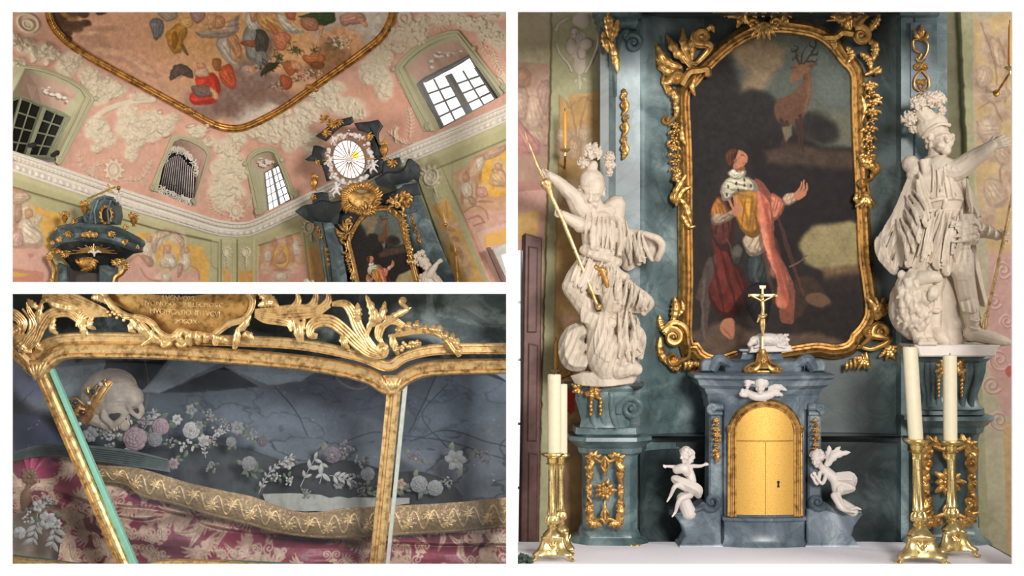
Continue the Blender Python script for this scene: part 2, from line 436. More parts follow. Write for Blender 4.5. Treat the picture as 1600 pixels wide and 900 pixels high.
def mat_plain(name, col, rough=0.6, metal=0.0, var=0.12, scale=30, bump=0.15, dist=0.004, spec=0.5, sss=0.0):
    m, n, b = _mat(name); z = _noise(n, scale)
    r = _ramp(n, z.outputs['Fac'], [(0.3, tuple(c * (1 - var) for c in col)), (0.7, tuple(min(1, c * (1 + var)) for c in col))])
    n.links.new(r.outputs[0], b.inputs['Base Color']); b.inputs['Roughness'].default_value = rough; b.inputs['Metallic'].default_value = metal
    b.inputs['Specular IOR Level'].default_value = spec
    if sss: b.inputs['Subsurface Weight'].default_value = sss; b.inputs['Subsurface Radius'].default_value = (0.02, 0.012, 0.006)
    if bump: _bump(n, b, z.outputs['Fac'], bump, dist)
    return m
def mat_marble(name, dark, mid, vein, scale=2.0, rough=0.34, warp=1.6, vp=0.62):
    m, n, b = _mat(name)
    z = _noise(n, scale, 8, 0.58, warp * .55); z2 = _noise(n, scale * 1.3, 7, 0.6, warp * .8)
    r1 = _ramp(n, z.outputs['Fac'], [(0.28, dark), (0.52, mid), (vp + 0.06, vein)])
    r2 = _ramp(n, z2.outputs['Fac'], [(0.46, (1, 1, 1)), (0.50, (0.6, 0.65, 0.65)), (0.54, (1, 1, 1))])
    mx = n.nodes.new('ShaderNodeMix'); mx.data_type = 'RGBA'; mx.blend_type = 'MULTIPLY'; mx.inputs['Factor'].default_value = 0.8
    n.links.new(r1.outputs[0], mx.inputs[6]); n.links.new(r2.outputs[0], mx.inputs[7]); n.links.new(mx.outputs[2], b.inputs['Base Color'])
    b.inputs['Roughness'].default_value = rough; _bump(n, b, z2.outputs['Fac'], 0.06); return m
def mat_gold(name, a, c, rough=0.33, metal=0.85, scale=22, bump=0.25):
    m, n, b = _mat(name); z = _noise(n, scale, 8, 0.6)
    r = _ramp(n, z.outputs['Fac'], [(0.33, a), (0.56, c)]); n.links.new(r.outputs[0], b.inputs['Base Color'])
    b.inputs['Metallic'].default_value = metal
    q = _ramp(n, z.outputs['Fac'], [(0.3, (rough + .2,) * 3), (0.65, (rough,) * 3)]); n.links.new(q.outputs[0], b.inputs['Roughness'])
    _bump(n, b, z.outputs['Fac'], bump, 0.003); return m
def mat_paint(name, rough=0.75, spec=0.3, bump=0.1, scale=60, metal_attr=False, sheen=0.0):
    m, n, b = _mat(name); a = n.nodes.new('ShaderNodeAttribute'); a.attribute_name = 'Col'
    z = _noise(n, scale, 5); n.links.new(a.outputs['Color'], b.inputs['Base Color'])
    b.inputs['Roughness'].default_value = rough; b.inputs['Specular IOR Level'].default_value = spec
    if bump: _bump(n, b, z.outputs['Fac'], bump, 0.004)
    return m
def mat_emit(name, col, st):
    m, n, b = _mat(name); b.inputs['Base Color'].default_value = (*col, 1); b.inputs['Emission Color'].default_value = (*col, 1); b.inputs['Emission Strength'].default_value = st; return m
def mat_glass(name, haze=(0.55, 0.62, 0.68), ha=0.1, gloss=0.08):
    m = bpy.data.materials.new(name); m.use_nodes = True; n = m.node_tree; n.nodes.clear()
    out = n.nodes.new('ShaderNodeOutputMaterial'); t = n.nodes.new('ShaderNodeBsdfTransparent'); g = n.nodes.new('ShaderNodeBsdfGlossy'); d = n.nodes.new('ShaderNodeBsdfDiffuse')
    g.inputs['Roughness'].default_value = 0.03; d.inputs['Color'].default_value = (*haze, 1)
    lw = n.nodes.new('ShaderNodeLayerWeight'); lw.inputs['Blend'].default_value = 0.25
    m1 = n.nodes.new('ShaderNodeMixShader'); m2 = n.nodes.new('ShaderNodeMixShader')
    z = _noise(n, 3.0, 5); r = _ramp(n, z.outputs['Fac'], [(0.35, (ha * 0.4,) * 3), (0.7, (ha * 1.6,) * 3)])
    n.links.new(r.outputs[0], m1.inputs[0]); n.links.new(t.outputs[0], m1.inputs[1]); n.links.new(d.outputs[0], m1.inputs[2])
    mm = n.nodes.new('ShaderNodeMath'); mm.operation = 'MULTIPLY'; mm.inputs[1].default_value = gloss * 4; n.links.new(lw.outputs['Fresnel'], mm.inputs[0])
    n.links.new(mm.outputs[0], m2.inputs[0]); n.links.new(m1.outputs[0], m2.inputs[1]); n.links.new(g.outputs[0], m2.inputs[2]); n.links.new(m2.outputs[0], out.inputs[0]); return m

WHITE = mat_plain('white_wall_paint', (0.985, 0.985, 0.985), 0.9, var=0.01, bump=0)
TEAL = mat_marble('green_grey_marble', (0.035, 0.055, 0.058), (0.10, 0.15, 0.155), (0.26, 0.34, 0.34))
TEALD = mat_marble('dark_green_marble', (0.014, 0.022, 0.022), (0.04, 0.056, 0.055), (0.11, 0.14, 0.14))
BLUEM = mat_marble('blue_grey_marble', (0.045, 0.062, 0.078), (0.115, 0.15, 0.18), (0.30, 0.35, 0.38), 3.0)
GOLD = mat_gold('gilded_wood', (0.17, 0.08, 0.022), (0.60, 0.345, 0.11), 0.34, 0.88)
GOLDD = mat_gold('dark_gilded_wood', (0.17, 0.075, 0.02), (0.56, 0.29, 0.075), 0.4)
GOLDP = mat_gold('pale_gilding', (0.30, 0.17, 0.06), (0.86, 0.60, 0.28), 0.3, 0.8)
DOORG = mat_gold('hammered_gilt_door', (0.56, 0.31, 0.06), (0.70, 0.41, 0.10), 0.40, 0.75, 130, 0.3)
BRASS = mat_gold('polished_brass', (0.50, 0.35, 0.12), (0.84, 0.64, 0.29), 0.2, 1.0, 30, 0.05)
STONE = mat_plain('white_lime_stucco', (0.57, 0.475, 0.375), 0.55, var=0.07, scale=14, bump=0.1)
STONEW = mat_plain('white_alabaster', (0.64, 0.57, 0.52), 0.5, var=0.05, scale=14, bump=0.08)
WAX = mat_plain('ivory_candle_wax', (0.70, 0.62, 0.44), 0.45, var=0.03, bump=0.02, sss=0.15)
AMBER = mat_plain('amber_candle_wax', (0.72, 0.34, 0.06), 0.4, var=0.1, bump=0.02)
WICK = mat_plain('black_wick', (0.02, 0.018, 0.015), 0.9)
LINEN = mat_plain('white_altar_linen', (0.86, 0.83, 0.89), 0.85, var=0.03, bump=0.1, scale=90)
PAINT = mat_paint('lime_fresco_paint')
OIL = mat_paint('aged_oil_paint', 0.6, 0.12, 0.06, 90)
BLACK = mat_plain('black_void', (0.008, 0.008, 0.008), 0.8)
WOODB = mat_plain('brown_shutter_wood', (0.16, 0.075, 0.062), 0.45, var=0.25, scale=18)

# ------------------------------------------------------------------ display wall with three bays
mb = MB(0)
xs = [-260, 18, 791, 809, 1582, 1860]
T = -6
mb.box(-260, 1860, -200, 18, T, 0); mb.box(-260, 1860, 882, 978, T, 0)
mb.box(-260, 18, 18, 882, T, 0); mb.box(1582, 1860, 18, 882, T, 0)
mb.box(791, 809, 18, 882, T, 0); mb.box(18, 791, 441, 459, T, 0)
struct(mb.build('wall_front', WHITE, smooth=False))
k9 = 1.0
mb = MB(0); mb.box(796, 804, -200, 970, -130, -6); struct(mb.build('wall_light_baffle', WHITE, smooth=False))  # unseen partition added to block light and views between bays
mb = MB(0); mb.box(-200, 796, 446, 454, -130, -6); struct(mb.build('trim_light_baffle', WHITE, smooth=False))  # unseen shelf added to keep light from spilling between the left bays
FLOORM = mat_plain('pale_stone_floor', (0.45, 0.43, 0.40), 0.7)
mb = MB(0); mb.add([(-2200, 978, 2500), (3800, 978, 2500), (3800, 978, -1300), (-2200, 978, -1300)], [(0, 1, 2, 3)])
struct(mb.build('floor', FLOORM, smooth=False))

# ------------------------------------------------------------------ carving vocabulary
def rocaille(mb, cx, cy, r, ang, n=5, spread=120, h=3, seed=0, w=0.2, scrolls=True, lobes=4, deep=0.4):
    rn = random.Random(seed * 13 + 5)
    for i in range(n):
        a = math.radians(ang + spread * (i / max(1, n - 1) - .5)); L = r * rn.uniform(.8, 1.08)
        bend = (i / max(1, n - 1) - .5) * 0.9 + rn.uniform(-.15, .15)
        p = [(cx, cy, h), (cx + .5 * L * math.cos(a - bend * .3), cy + .5 * L * math.sin(a - bend * .3), h + .12 * L),
             (cx + L * math.cos(a + bend * .25), cy + L * math.sin(a + bend * .25), h + .04 * L)]
        mb.leaf(p, r * w * rn.uniform(.85, 1.15), lobes, 0.5, deep=deep, m=7)
    if scrolls:
        for sg in (-1, 1):
            a = math.radians(ang + sg * (spread * .5 + 32)); x = cx + .42 * r * math.cos(a); y = cy + .42 * r * math.sin(a)
            mb.scroll(x, y, r * .2, ang + sg * 100, sg * 1.3, r * .075, [(cx, cy, h + 1)], h=h + 2)
    return mb
def garland(mb, pts, r, h=3, seed=0, leaves=True):
    rn = random.Random(seed + 99); p = resample(cr(pts, 8), max(4, int(np.sum(np.linalg.norm(np.diff(np.array(pts, float), axis=0), axis=1)) / (r * 1.25))))
    for i, (x, y) in enumerate(p[:, :2]):
        rr = r * rn.uniform(.7, 1.1); k = i % 3
        if k == 0: mb.rosette(x, y, rr, h + 2, 6, .9, rn.random() * 3, 2)
        elif k == 1:
            for j in range(7): mb.ell((x + rr * rn.uniform(-.6, .6), y + rr * rn.uniform(-.6, .6), h + rn.uniform(0, rr * .6)), rr * .3, 8, 6)
        else: mb.rosette(x, y, rr, h + 1, 5, .8, rn.random() * 3)
        if leaves:
            for sg in (-1, 1):
                a = rn.uniform(-.6, .6) + (0 if sg > 0 else PI); L = rr * rn.uniform(1.3, 1.9)
                mb.leaf([(x, y, h), (x + .6 * L * math.cos(a), y + .6 * L * math.sin(a), h + 2), (x + L * math.cos(a + .4 * sg), y + L * math.sin(a + .4 * sg), h + .5)], rr * .42, 3, .5, m=7)
    return mb
def pierced(mb, x0, x1, y0, y1, h=2, star=10):
    """openwork gilded panel: leafy frame, four shells, a sunburst in the middle"""
    cx, cy = (x0 + x1) / 2, (y0 + y1) / 2; w, g = x1 - x0, y1 - y0; s = min(w, g)
    for sx in (-1, 1):
        ex = cx + sx * w * .42
        for sy in (-1, 1):
            kx, ky = cx + sx * w * .30, cy + sy * g * .42
            rocaille(mb, kx + sx * w * .0, ky, s * .28, math.degrees(math.atan2(sy, sx * 1.0)), 6, 190, h, int(kx + ky), .36, False, 3)
            mb.scroll(ex - sx * w * .02, cy + sy * g * .22, s * .11, -90 * sy, sx * sy * 1.2, s * .065, [(ex, cy + sy * g * .02, h), (ex + sx * w * .05, cy + sy * g * .10, h)], h=h + 1)
            mb.leaf([(ex, cy + sy * g * .18, h), (cx + sx * w * .44, cy + sy * g * .30, h + 2), (cx + sx * w * .3, cy + sy * g * .4, h + 2)], s * .14, 3, .5)
            mb.tube(cr([(cx + sx * w * .3, cy + sy * g * .44, h), (cx + sx * w * .12, cy + sy * g * .40, h + 2), (cx, cy + sy * g * .46, h + 2)], 6), s * .05, 8)
            mb.tube(cr([(cx + sx * w * .02, cy + sy * g * .44, h), (cx + sx * w * .10, cy + sy * g * .34, h + 1), (cx, cy + sy * g * .25, h + 1)], 6), s * .035, 8)
        rocaille(mb, ex - sx * w * .03, cy, s * .2, 0 if sx > 0 else 180, 5, 170, h, 3, .34, False, 2)
    for k in range(star):
        a = 2 * PI * k / star; L = s * (.34 if k % 2 == 0 else .27)
        mb.leaf([(cx + .08 * s * math.cos(a), cy + .08 * s * math.sin(a), h + 1), (cx + .6 * L * math.cos(a), cy + .6 * L * math.sin(a), h + 3), (cx + L * math.cos(a), cy + L * math.sin(a), h + 1)], s * .06, 1, .5, deep=.1)
    mb.rosette(cx, cy, s * .13, h + 3, 8, .8, 0, 2)
    for sy in (-1, 1): mb.leaf([(cx, cy + sy * s * .3, h), (cx, cy + sy * g * .4, h + 2), (cx, cy + sy * g * .49, h + 1)], s * .06, 3, .5)
    return mb
def basis(f):
    f = np.array(f, float); f /= np.linalg.norm(f); up = np.array([0, -1., 0.])
    r = np.cross(up, f); r /= np.linalg.norm(r) + 1e-9; u = np.cross(f, r); return f, r, u
def head(mb, c, s, look, hair=None, roll=0.0, beard=False):
    """head of height s looking along look; eyes at half height, nose, lips, chin, ears"""
    f, r, u = basis(look); c = np.array(c, float)
    if roll:
        a = math.radians(roll); r, u = r * math.cos(a) + u * math.sin(a), u * math.cos(a) - r * math.sin(a)
    q = lambda x, y, z: tuple(c + s * (x * r + y * u + z * f))
    E = lambda p, rr: mb.ell(p, [s * v for v in rr], 12, 9)
    mb.limb([q(0, .18, -.06), q(0, .05, .02)], [s * .37, s * .34])
    mb.limb([q(0, -.1, .1), q(0, -.33, .2)], [s * .29, s * .17])
    mb.limb([q(0, .06, .36), q(0, -.12, .46)], [s * .045, s * .075], 8)
    for g in (-1, 1):
        mb.limb([q(.05 * g, .12, .35), q(.22 * g, .11, .25)], [s * .055, s * .05], 8)
        E(q(.13 * g, .02, .30), (.06, .05, .06)); E(q(.17 * g, -.14, .24), (.11, .1, .11)); E(q(.36 * g, -.02, -.02), (.06, .12, .08))
        mb.limb([q(0, -.225, .36), q(.1 * g, -.21, .3)], [s * .035, s * .028], 6); mb.limb([q(0, -.285, .345), q(.08 * g, -.27, .3)], [s * .035, s * .028], 6)
    E(q(0, -.39, .27), (.1, .09, .1))
    if beard:
        for k in range(9): mb.limb([q(.05 * (k - 4), -.32, .28), q(.04 * (k - 4), -.62 + .02 * abs(k - 4), .26)], [s * .08, s * .05], 6)
    if hair:
        rn = random.Random(hair)
        for k in range(34):
            a = rn.uniform(0, 2 * PI); z = rn.uniform(-.5, .35); y = rn.uniform(-.15, .55)
            v = np.array([math.cos(a), y, z]); v = v / np.linalg.norm(v)
            if v[2] > .45 and v[1] < .55: continue
            E(q(.39 * v[0], .08 + .44 * v[1], .42 * v[2] - .06), (.1, .1, .1))
    return mb
def hand(mb, wrist, d, side, s, curl=0.3, thumb=1):
    """palm, four unequal bent fingers and a thumb leaving the side of the palm"""
    d = np.array(d, float); d /= np.linalg.norm(d); side = np.array(side, float); side -= d * side.dot(d); side /= np.linalg.norm(side); n = np.cross(d, side)
    w = np.array(wrist, float); P3 = lambda a, b, c: tuple(w + s * (a * d + b * side + c * n))
    for b in (-.16, -.05, .06, .17): mb.limb([P3(.0, b * .7, 0), P3(.48, b * 1.15, 0)], [s * .115, s * .1], 8)
    for b, L in zip((-.22, -.075, .075, .21), (.38, .47, .5, .42)):
        k = P3(.48, b, 0); m_ = P3(.48 + L * .5, b * 1.15, -curl * L * .45); t = P3(.48 + L * (1 - .55 * curl), b * 1.2, -curl * L * 1.15)
        mb.limb([k, m_, t], [s * .075, s * .068, s * .055], 8)
    mb.limb([P3(.08, .16 * thumb, -.03), P3(.3, .36 * thumb, -.1), P3(.52, .38 * thumb, -.2)], [s * .1, s * .08, s * .06], 8)
    return mb
def plume(mb, x, y, h, r, seed=1, n=46):
    """ball of curled ostrich barbs"""
    rn = random.Random(seed); mb.ell((x, y, h), r * .72, 12, 8)
    for k in range(n):
        a, b = rn.uniform(0, 6.283), rn.uniform(-.3, 1.4); v = np.array([math.cos(a) * math.cos(b), math.sin(a) * math.cos(b), math.sin(b)]); t = np.array([-v[1], v[0], .2]) * rn.choice((-1, 1)); c = np.array([x, y, h])
        mb.limb([c + v * r * .62, c + v * r * .86 + t * r * .12, c + v * r * .92 + t * r * .34], [r * .15, r * .14, r * .07], 6)
    return mb
def putto_body(mb, J, s):
    """chubby child body from named joints"""
    L = mb.limb
    L([J['neck'], J['chest'], J['belly'], J['hip']], [s * .16, s * .30, s * .33, s * .29], 14)
    for a in ('l', 'r'):
        L([J[a + 'sh'], J[a + 'el'], J[a + 'wr']], [s * .14, s * .115, s * .085], 10)
        L([J[a + 'hp'], J[a + 'kn'], J[a + 'an']], [s * .22, s * .165, s * .10], 10)
        L([J[a + 'an'], J[a + 'to']], [s * .095, s * .06], 8)
    return mb

def base_(mb): mb.B = np.vstack(mb.v)
def surf(mb, x, y, r=6.5):
    """height of what is already carved at x, y"""
    V = mb.B; k = (np.abs(V[:, 0] - x) < r) & (np.abs(V[:, 1] - y) < r); return V[k, 2].max() if k.any() else -99
def folds(mb, top, bot, n, w, seed=0, sway=6, lift=3):
    """crisp cloth ridges running from one edge to the other"""
    base_(mb); rn = random.Random(seed); A = resample(cr(top, 8), 60); Bt = resample(cr(bot, 8), 60)
    for k in range(n):
        u = (k + rn.uniform(.2, .8)) / n; i = int(u * 59); j = min(59, max(0, int((u + rn.uniform(-.06, .06)) * 59)))
        a, b = A[i], Bt[j]; md = (a + b) / 2 + np.array([rn.uniform(-sway, sway), 0, lift])
        f0, f1 = rn.uniform(0, .25), rn.uniform(.8, 1.0)
        p = cr([a, md, b], 8); p[:, 2] = np.maximum(p[:, 2], [surf(mb, x, y) + lift * .2 for x, y in p[:, :2]]); p = p[int(f0 * 16):max(int(f1 * 17), int(f0 * 16) + 4)]; p[:, 2] += lift * .5
        ww = w * rn.uniform(.6, 1.1); mb.limb([p[0], p[len(p) // 2], p[-1]], [ww * .4, ww, ww * .7], 9)
    return mb

# ================================================================== BAY: the high altar
def z1(x, y): return (809 + x / 3, y / 3)
def z2(x, y): return (1200 + x / 3, y / 3)
def z3(x, y, h=0): return (809 + x / 2.25, 220 + y / 2.25, h)
def z4(x, y, h=0): return (1300 + x / 2.093, 130 + y / 2.093, h)
def z6(x, y, h=0): return (1020 + x * .5114, 420 + y * .5111, h)
def z8(x, y): return (1030 + x * .6, 20 + y * .6)

# ---- painted chapel wall left of the altar
A = Art(803, 1024, -10, 905, 1.25, (176, 164, 132)); A.mottle(.10, 60).mottle(.07, 9, 8)
A.wob(1.5, 10)
A.fill(A.poly([(800, -20), (863, -20), (862, 60), (800, 80)], 8), (196, 182, 152), .8, .06, 30)
A.fill(A.poly([(800, 96), (858, 100), (858, 300), (800, 300)], 2), (178, 142, 122), .9, .1, 18)
for cx, cy, rx, ry, c in [(815, 122, 14, 16, (150, 112, 92)), (838, 168, 19, 34, (196, 168, 148)), (826, 158, 16, 22, (190, 160, 138)), (850, 135, 10, 20, (186, 158, 140)), (834, 205, 22, 18, (188, 152, 136)), (814, 225, 16, 24, (184, 130, 122)), (842, 232, 20, 12, (176, 138, 126))]:
    A.fill(A.ell(cx, cy, rx, ry, 20, .25), c, .85, .1, 6)
for p in [[(808, 185), (826, 205), (852, 214)], [(805, 200), (826, 222), (856, 228)], [(806, 128), (822, 140), (826, 165)], [(824, 160), (842, 175), (846, 200)], [(812, 150), (836, 152), (852, 150)], [(846, 126), (856, 146), (858, 180)], [(808, 118), (818, 112), (826, 120)]]:
    A.fill(A.line(p, 2.2, 1.2), (132, 96, 80), .6)
A.fill(A.poly([(800, 284), (852, 282), (850, 300), (800, 306)], 1), (178, 130, 118), .9)
A.fill(A.poly([(800, 300), (856, 296), (848, 380), (842, 905), (800, 905)], 1), (206, 160, 146), .95, .05, 30)
A.fill(A.poly([(800, 335), (842, 328), (840, 372), (800, 376)], 1), (214, 172, 104), .9, .05)
# flat green pilaster with the painted trophy
pil = [(862, -20), (952, -20), (958, 905), (838, 905), (852, 420), (857, 250), (861, 100)]
A.fill(A.poly(pil, .8), (170, 165, 128), 1, .06, 20); A.up(A.poly(pil, 1.5), 9); A.fill(A.line([(861, -20), (861, 100), (857, 250), (852, 420), (838, 905)], 3, 1, 0), (150, 142, 108), .8)
A.fill(A.poly([(874, 148), (884, 160), (890, 150), (925, 146), (938, 136), (936, 905), (862, 905), (868, 420)], .8), (192, 152, 98), .95, .12, 14)
A.fill(A.line([(874, 150), (872, 300), (868, 420), (862, 905)], 2), (140, 104, 66), .6); A.fill(A.line([(937, 140), (936, 905)], 2), (150, 112, 72), .6)
for cx, cy, rx, ry, a in [(896, 216, 14, 10, 30), (908, 208, 15, 10, -30), (880, 240, 14, 9, 20), (902, 236, 12, 9, 0), (874, 226, 9, 14, 10), (918, 230, 12, 16, 20), (886, 300, 16, 20, 0), (880, 335, 14, 10, 30), (884, 620, 12, 18, 0), (884, 680, 16, 22, 0), (886, 705, 14, 14, 0), (884, 760, 9, 30, 0), (884, 810, 12, 14, 0), (892, 500, 18, 12, 0)]:
    A.fill(A.ell(cx, cy, rx, ry, a, .3), (194, 168, 140) if cy < 400 else (186, 142, 116), .75, .12, 5); A.fill(A.ell(cx + rx * .3, cy + ry * .4, rx * .7, ry * .5, a, .4), (150, 116, 88), .45)
for p in [[(890, 160), (897, 190), (902, 240)], [(918, 152), (908, 190), (900, 240)], [(884, 160), (890, 170), (898, 160)], [(904, 160), (912, 152), (924, 160)], [(884, 730), (880, 790), (876, 850)], [(880, 690), (884, 720), (890, 740)], [(872, 655), (884, 668), (898, 655)], [(870, 640), (884, 650), (902, 640)]]:
    A.fill(A.line(p, 3), (162, 124, 92), .7)
A.fill(A.poly([(886, 600), (893, 598), (898, 640), (890, 648), (884, 640)], 1), (196, 62, 46), .9); A.fill(A.poly([(880, 618), (900, 614), (900, 622), (880, 628)], 1), (196, 62, 46), .9)
for pts, c in [([(828, 148), (846, 156), (850, 178), (844, 200), (830, 204), (820, 184)], (206, 176, 152)), ([(828, 200), (846, 204), (852, 222), (838, 234), (824, 222)], (202, 170, 148)), ([(808, 110), (822, 106), (832, 118), (826, 134), (810, 136)], (176, 134, 110)), ([(838, 140), (856, 124), (860, 150), (854, 182), (846, 170)], (178, 146, 126)), ([(806, 190), (824, 206), (846, 224), (838, 244), (806, 232)], (198, 142, 132)), ([(806, 144), (824, 150), (822, 186), (808, 182)], (190, 158, 136)), ([(868, 208), (880, 200), (894, 214), (886, 226), (870, 222)], (200, 172, 142)), ([(902, 206), (918, 200), (926, 212), (912, 224)], (196, 168, 138)), ([(888, 222), (900, 214), (910, 226), (904, 250), (892, 252)], (190, 158, 126))]: A.form(pts, c, .75, 1.4, .4)
A.mottle(.06, 5, 12); A.alb = 1.0
keep = ~((A.X < 819) & (A.Y > 392) & (A.Y < 905))
walll = struct(A.mesh(440, keep=keep).build('wall_left', PAINT, auto=0))
SUNNY = mat_emit('daylight_pane', (0.93, 0.96, 1.0), 1.0)
m = MB(452); m.box(796, 824, 386, 905, -3, 0); win = struct(m.build('window_1', SUNNY, smooth=False))
m = MB(448)
for y in (470, 560, 660, 760, 850): m.box(800, 822, y, y + 4, -1, 4, 1)
m.box(813, 816, 388, 905, -1, 5, 1); m.build('window_bar', mat_plain('white_window_paint', (.7, .7, .66), .6), win)
# open brown shutter
t = thing('window_shutter', 'brown wooden shutter folded open at the far left beside the bright window strip', 'shutter', 830, 860, 425)
m = MB(425); m.prism([(820, 364), (847, 372), (842, 905), (812, 905)], -8, 0, 2); m.build('board', WOODB, t, smooth=False)
m = MB(425)
for y0, y1 in ((384, 520), (536, 690), (706, 880)): m.prism([(825, y0), (841, y0 + 3), (839, y1), (823, y1)], -1, 3, 2.5)
m.build('raised_panel', WOODB, t, smooth=False)
m = MB(425); m.prism([(817, 367), (822, 366), (815, 905), (809, 905)], -14, -6, 1); m.build('edge_strip', mat_plain('dark_shutter_edge', (.06, .025, .025), .5), t, smooth=False)

# ---- painted chapel wall right of the altar
A = Art(1455, 1660, -10, 905, 1.25, (192, 182, 152)); A.mottle(.08, 50).mottle(.06, 9, 8); A.wob(1.5, 10)
A.fill(A.poly([(1450, -20), (1498, -20), (1512, 300), (1530, 905), (1450, 905)], 1), (128, 124, 94), 1, .08, 20)
A.fill(A.poly([(1498, -20), (1520, -20), (1522, 300), (1548, 905), (1530, 905), (1512, 300)], 1), (176, 172, 134), 1, .06)
A.up(A.poly([(1450, -20), (1498, -20), (1512, 300), (1530, 905), (1450, 905)], 1.5), -9)
A.fill(A.poly([(1522, 20), (1530, 36), (1560, 22), (1600, 18), (1665, 30), (1665, 400), (1546, 400), (1526, 300)], 1), (208, 176, 128), .95, .1, 16)
for cx, cy, rx, ry, a in [(1545, 60, 9, 40, -18), (1530, 120, 12, 18, 0), (1546, 150, 26, 14, 10), (1552, 90, 26, 14, 40), (1562, 178, 18, 16, -30), (1540, 210, 24, 16, 30), (1574, 270, 14, 28, 0), (1570, 70, 14, 24, 0), (1556, 240, 22, 14, -20), (1556, 300, 24, 26, 30), (1540, 340, 16, 20, 0)]:
    A.fill(A.ell(cx, cy, rx, ry, a, .3), (202, 176, 152), .85, .12, 5); A.fill(A.ell(cx + 3, cy + ry * .35, rx * .7, ry * .5, a, .4), (160, 122, 100), .45)
for p in [[(1532, 36), (1552, 90), (1560, 150)], [(1526, 110), (1545, 140), (1570, 130)], [(1530, 170), (1550, 160), (1566, 190)], [(1526, 190), (1540, 225), (1566, 226)], [(1560, 60), (1574, 100), (1570, 160)], [(1576, 240), (1562, 270), (1570, 310)]]:
    A.fill(A.line(p, 2.2, 1.2), (146, 108, 90), .65)
A.fill(A.poly([(1546, 395), (1665, 385), (1665, 660), (1568, 650), (1540, 560)], 3), (204, 160, 150), .95, .06, 20)
for x, y, r in [(1566, 420, 16), (1552, 470, 14), (1560, 560, 20), (1548, 600, 16), (1560, 655, 18), (1572, 500, 12)]:
    A.fill(A.line(spiral(x, y, r, 3, 30, 1.6)[:, :2], 4, 1, 0), (222, 190, 178), .85); A.fill(A.line(spiral(x + 2, y + 2, r, 3, 30, 1.6)[:, :2], 2, 1, 0), (166, 112, 104), .7)
A.fill(A.poly([(1568, 660), (1665, 650), (1665, 905), (1575, 905)], 1), (205, 172, 122), .9, .08)
A.fill(A.ell(1577, 580, 6, 9), (188, 84, 78), .8)
for pts, c in [([(1526, 110), (1544, 102), (1552, 122), (1540, 140), (1526, 132)], (206, 178, 152)), ([(1540, 140), (1566, 132), (1580, 146), (1562, 160), (1544, 158)], (204, 176, 152)), ([(1528, 190), (1550, 182), (1566, 200), (1550, 222), (1530, 214)], (206, 180, 156)), ([(1550, 226), (1572, 222), (1580, 250), (1562, 258)], (200, 172, 146)), ([(1540, 280), (1566, 284), (1576, 312), (1552, 326), (1538, 306)], (206, 178, 152)), ([(1548, 60), (1562, 66), (1576, 110), (1566, 126)], (202, 172, 142))]: A.form(pts, c, .75, 1.4, .4)
A.mottle(.06, 5, 12); A.alb = .95
struct(A.mesh(440).build('wall_right', PAINT, auto=0))

# ---- white stucco cartouche on the green pilaster, left
m = MB(432)
def z1h(x, y, h=0): return (809 + x / 3, y / 3, h)
m.ell(z1h(285, 215, -2), (22, 34, 6), 18, 10); m.ell(z1h(300, 95, 0), (16, 14, 7)); m.ell(z1h(290, 300, -1), (13, 22, 5))
m.scroll(*z1(215, 140), 12, -60, -1.4, 2.6, [z1(180, 190), z1(190, 250), z1(175, 130)][:2]); m.scroll(*z1(330, 80), 11, 200, 1.5, 3, [z1(385, 120), z1(360, 60)])
for p in [[(180, 200), (195, 250), (235, 300), (255, 340)], [(385, 150), (375, 215), (345, 290), (315, 345)], [(175, 150), (195, 110), (240, 85)], [(395, 90), (355, 60), (290, 55)]]:
    m.tube(cr([z1h(*q, 3) for q in p], 6), 2.4, 8)
head(m, z1h(265, 160, 6), 15, (-.3, .15, 1), hair=3); m.ell(z1h(320, 210, 5), (11, 9, 5)); m.ell(z1h(300, 250, 5), (8, 10, 4)); m.ell(z1h(250, 220, 4), (9, 13, 4))
for p, w in [([(285, 340), (290, 380), (292, 440)], 5), ([(285, 350), (320, 380), (335, 400)], 4), ([(285, 350), (265, 390), (250, 410)], 4), ([(355, 260), (375, 280), (385, 300)], 3), ([(205, 240), (215, 270), (205, 300)], 3), ([(270, 330), (300, 320), (330, 300)], 4)]:
    m.leaf([z1h(*q, 1) for q in p], w, 3)
m.remesh(1.1, 2, .8, 6)
tag(m.build('stucco_cartouche', STONE), 'white stucco cartouche with a cherub head on the green pilaster by the altar', 'stucco ornament')

# ---- the retable
R = thing('altar_retable', 'grey-green marbled baroque altar retable standing behind the big stag painting', 'altar', 1200, 852, 330)
# back: concave wall plan, shade of the right side painted as darker marble, carried on behind the painting
def backplan(x0, x1, y0, y1, nm, mat):
    G = []
    px = [996, 1004, 1012, 1024, 1040, 1062, 1100, 1200, 1300, 1350, 1372, 1392, 1406, 1418]
    hh = [44, 42, 34, 24, 14, 6, 2, 0, 2, 6, 14, 26, 40, 46]
    for y in np.linspace(y0, y1, 12): G.append([(x, y, h) for x, h in zip(px, hh)])
    q = MB(404); q.grid(np.array(G)); o = q.build(nm, mat, R)
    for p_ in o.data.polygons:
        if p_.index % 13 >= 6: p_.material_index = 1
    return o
TEALN = mat_marble('shaded_niche_marble', (0.016, 0.026, 0.026), (0.05, 0.07, 0.068), (0.13, 0.165, 0.16), rough=.4)
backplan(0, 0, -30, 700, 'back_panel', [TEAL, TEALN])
m = MB(404)
px = [996, 1010, 1040, 1060, 1200, 1340, 1372, 1400, 1418]; hh = [60, 30, 12, 6, 4, 6, 14, 34, 60]
m.plan(list(zip(px, hh)), [(-6, 676), (5, 676), (8, 681), (6, 686), (1, 690), (1, 697), (-1, 702), (-1, 850), (4, 850), (7, 862), (7, 905), (-6, 905)])
m.build('dado', TEALD, R)
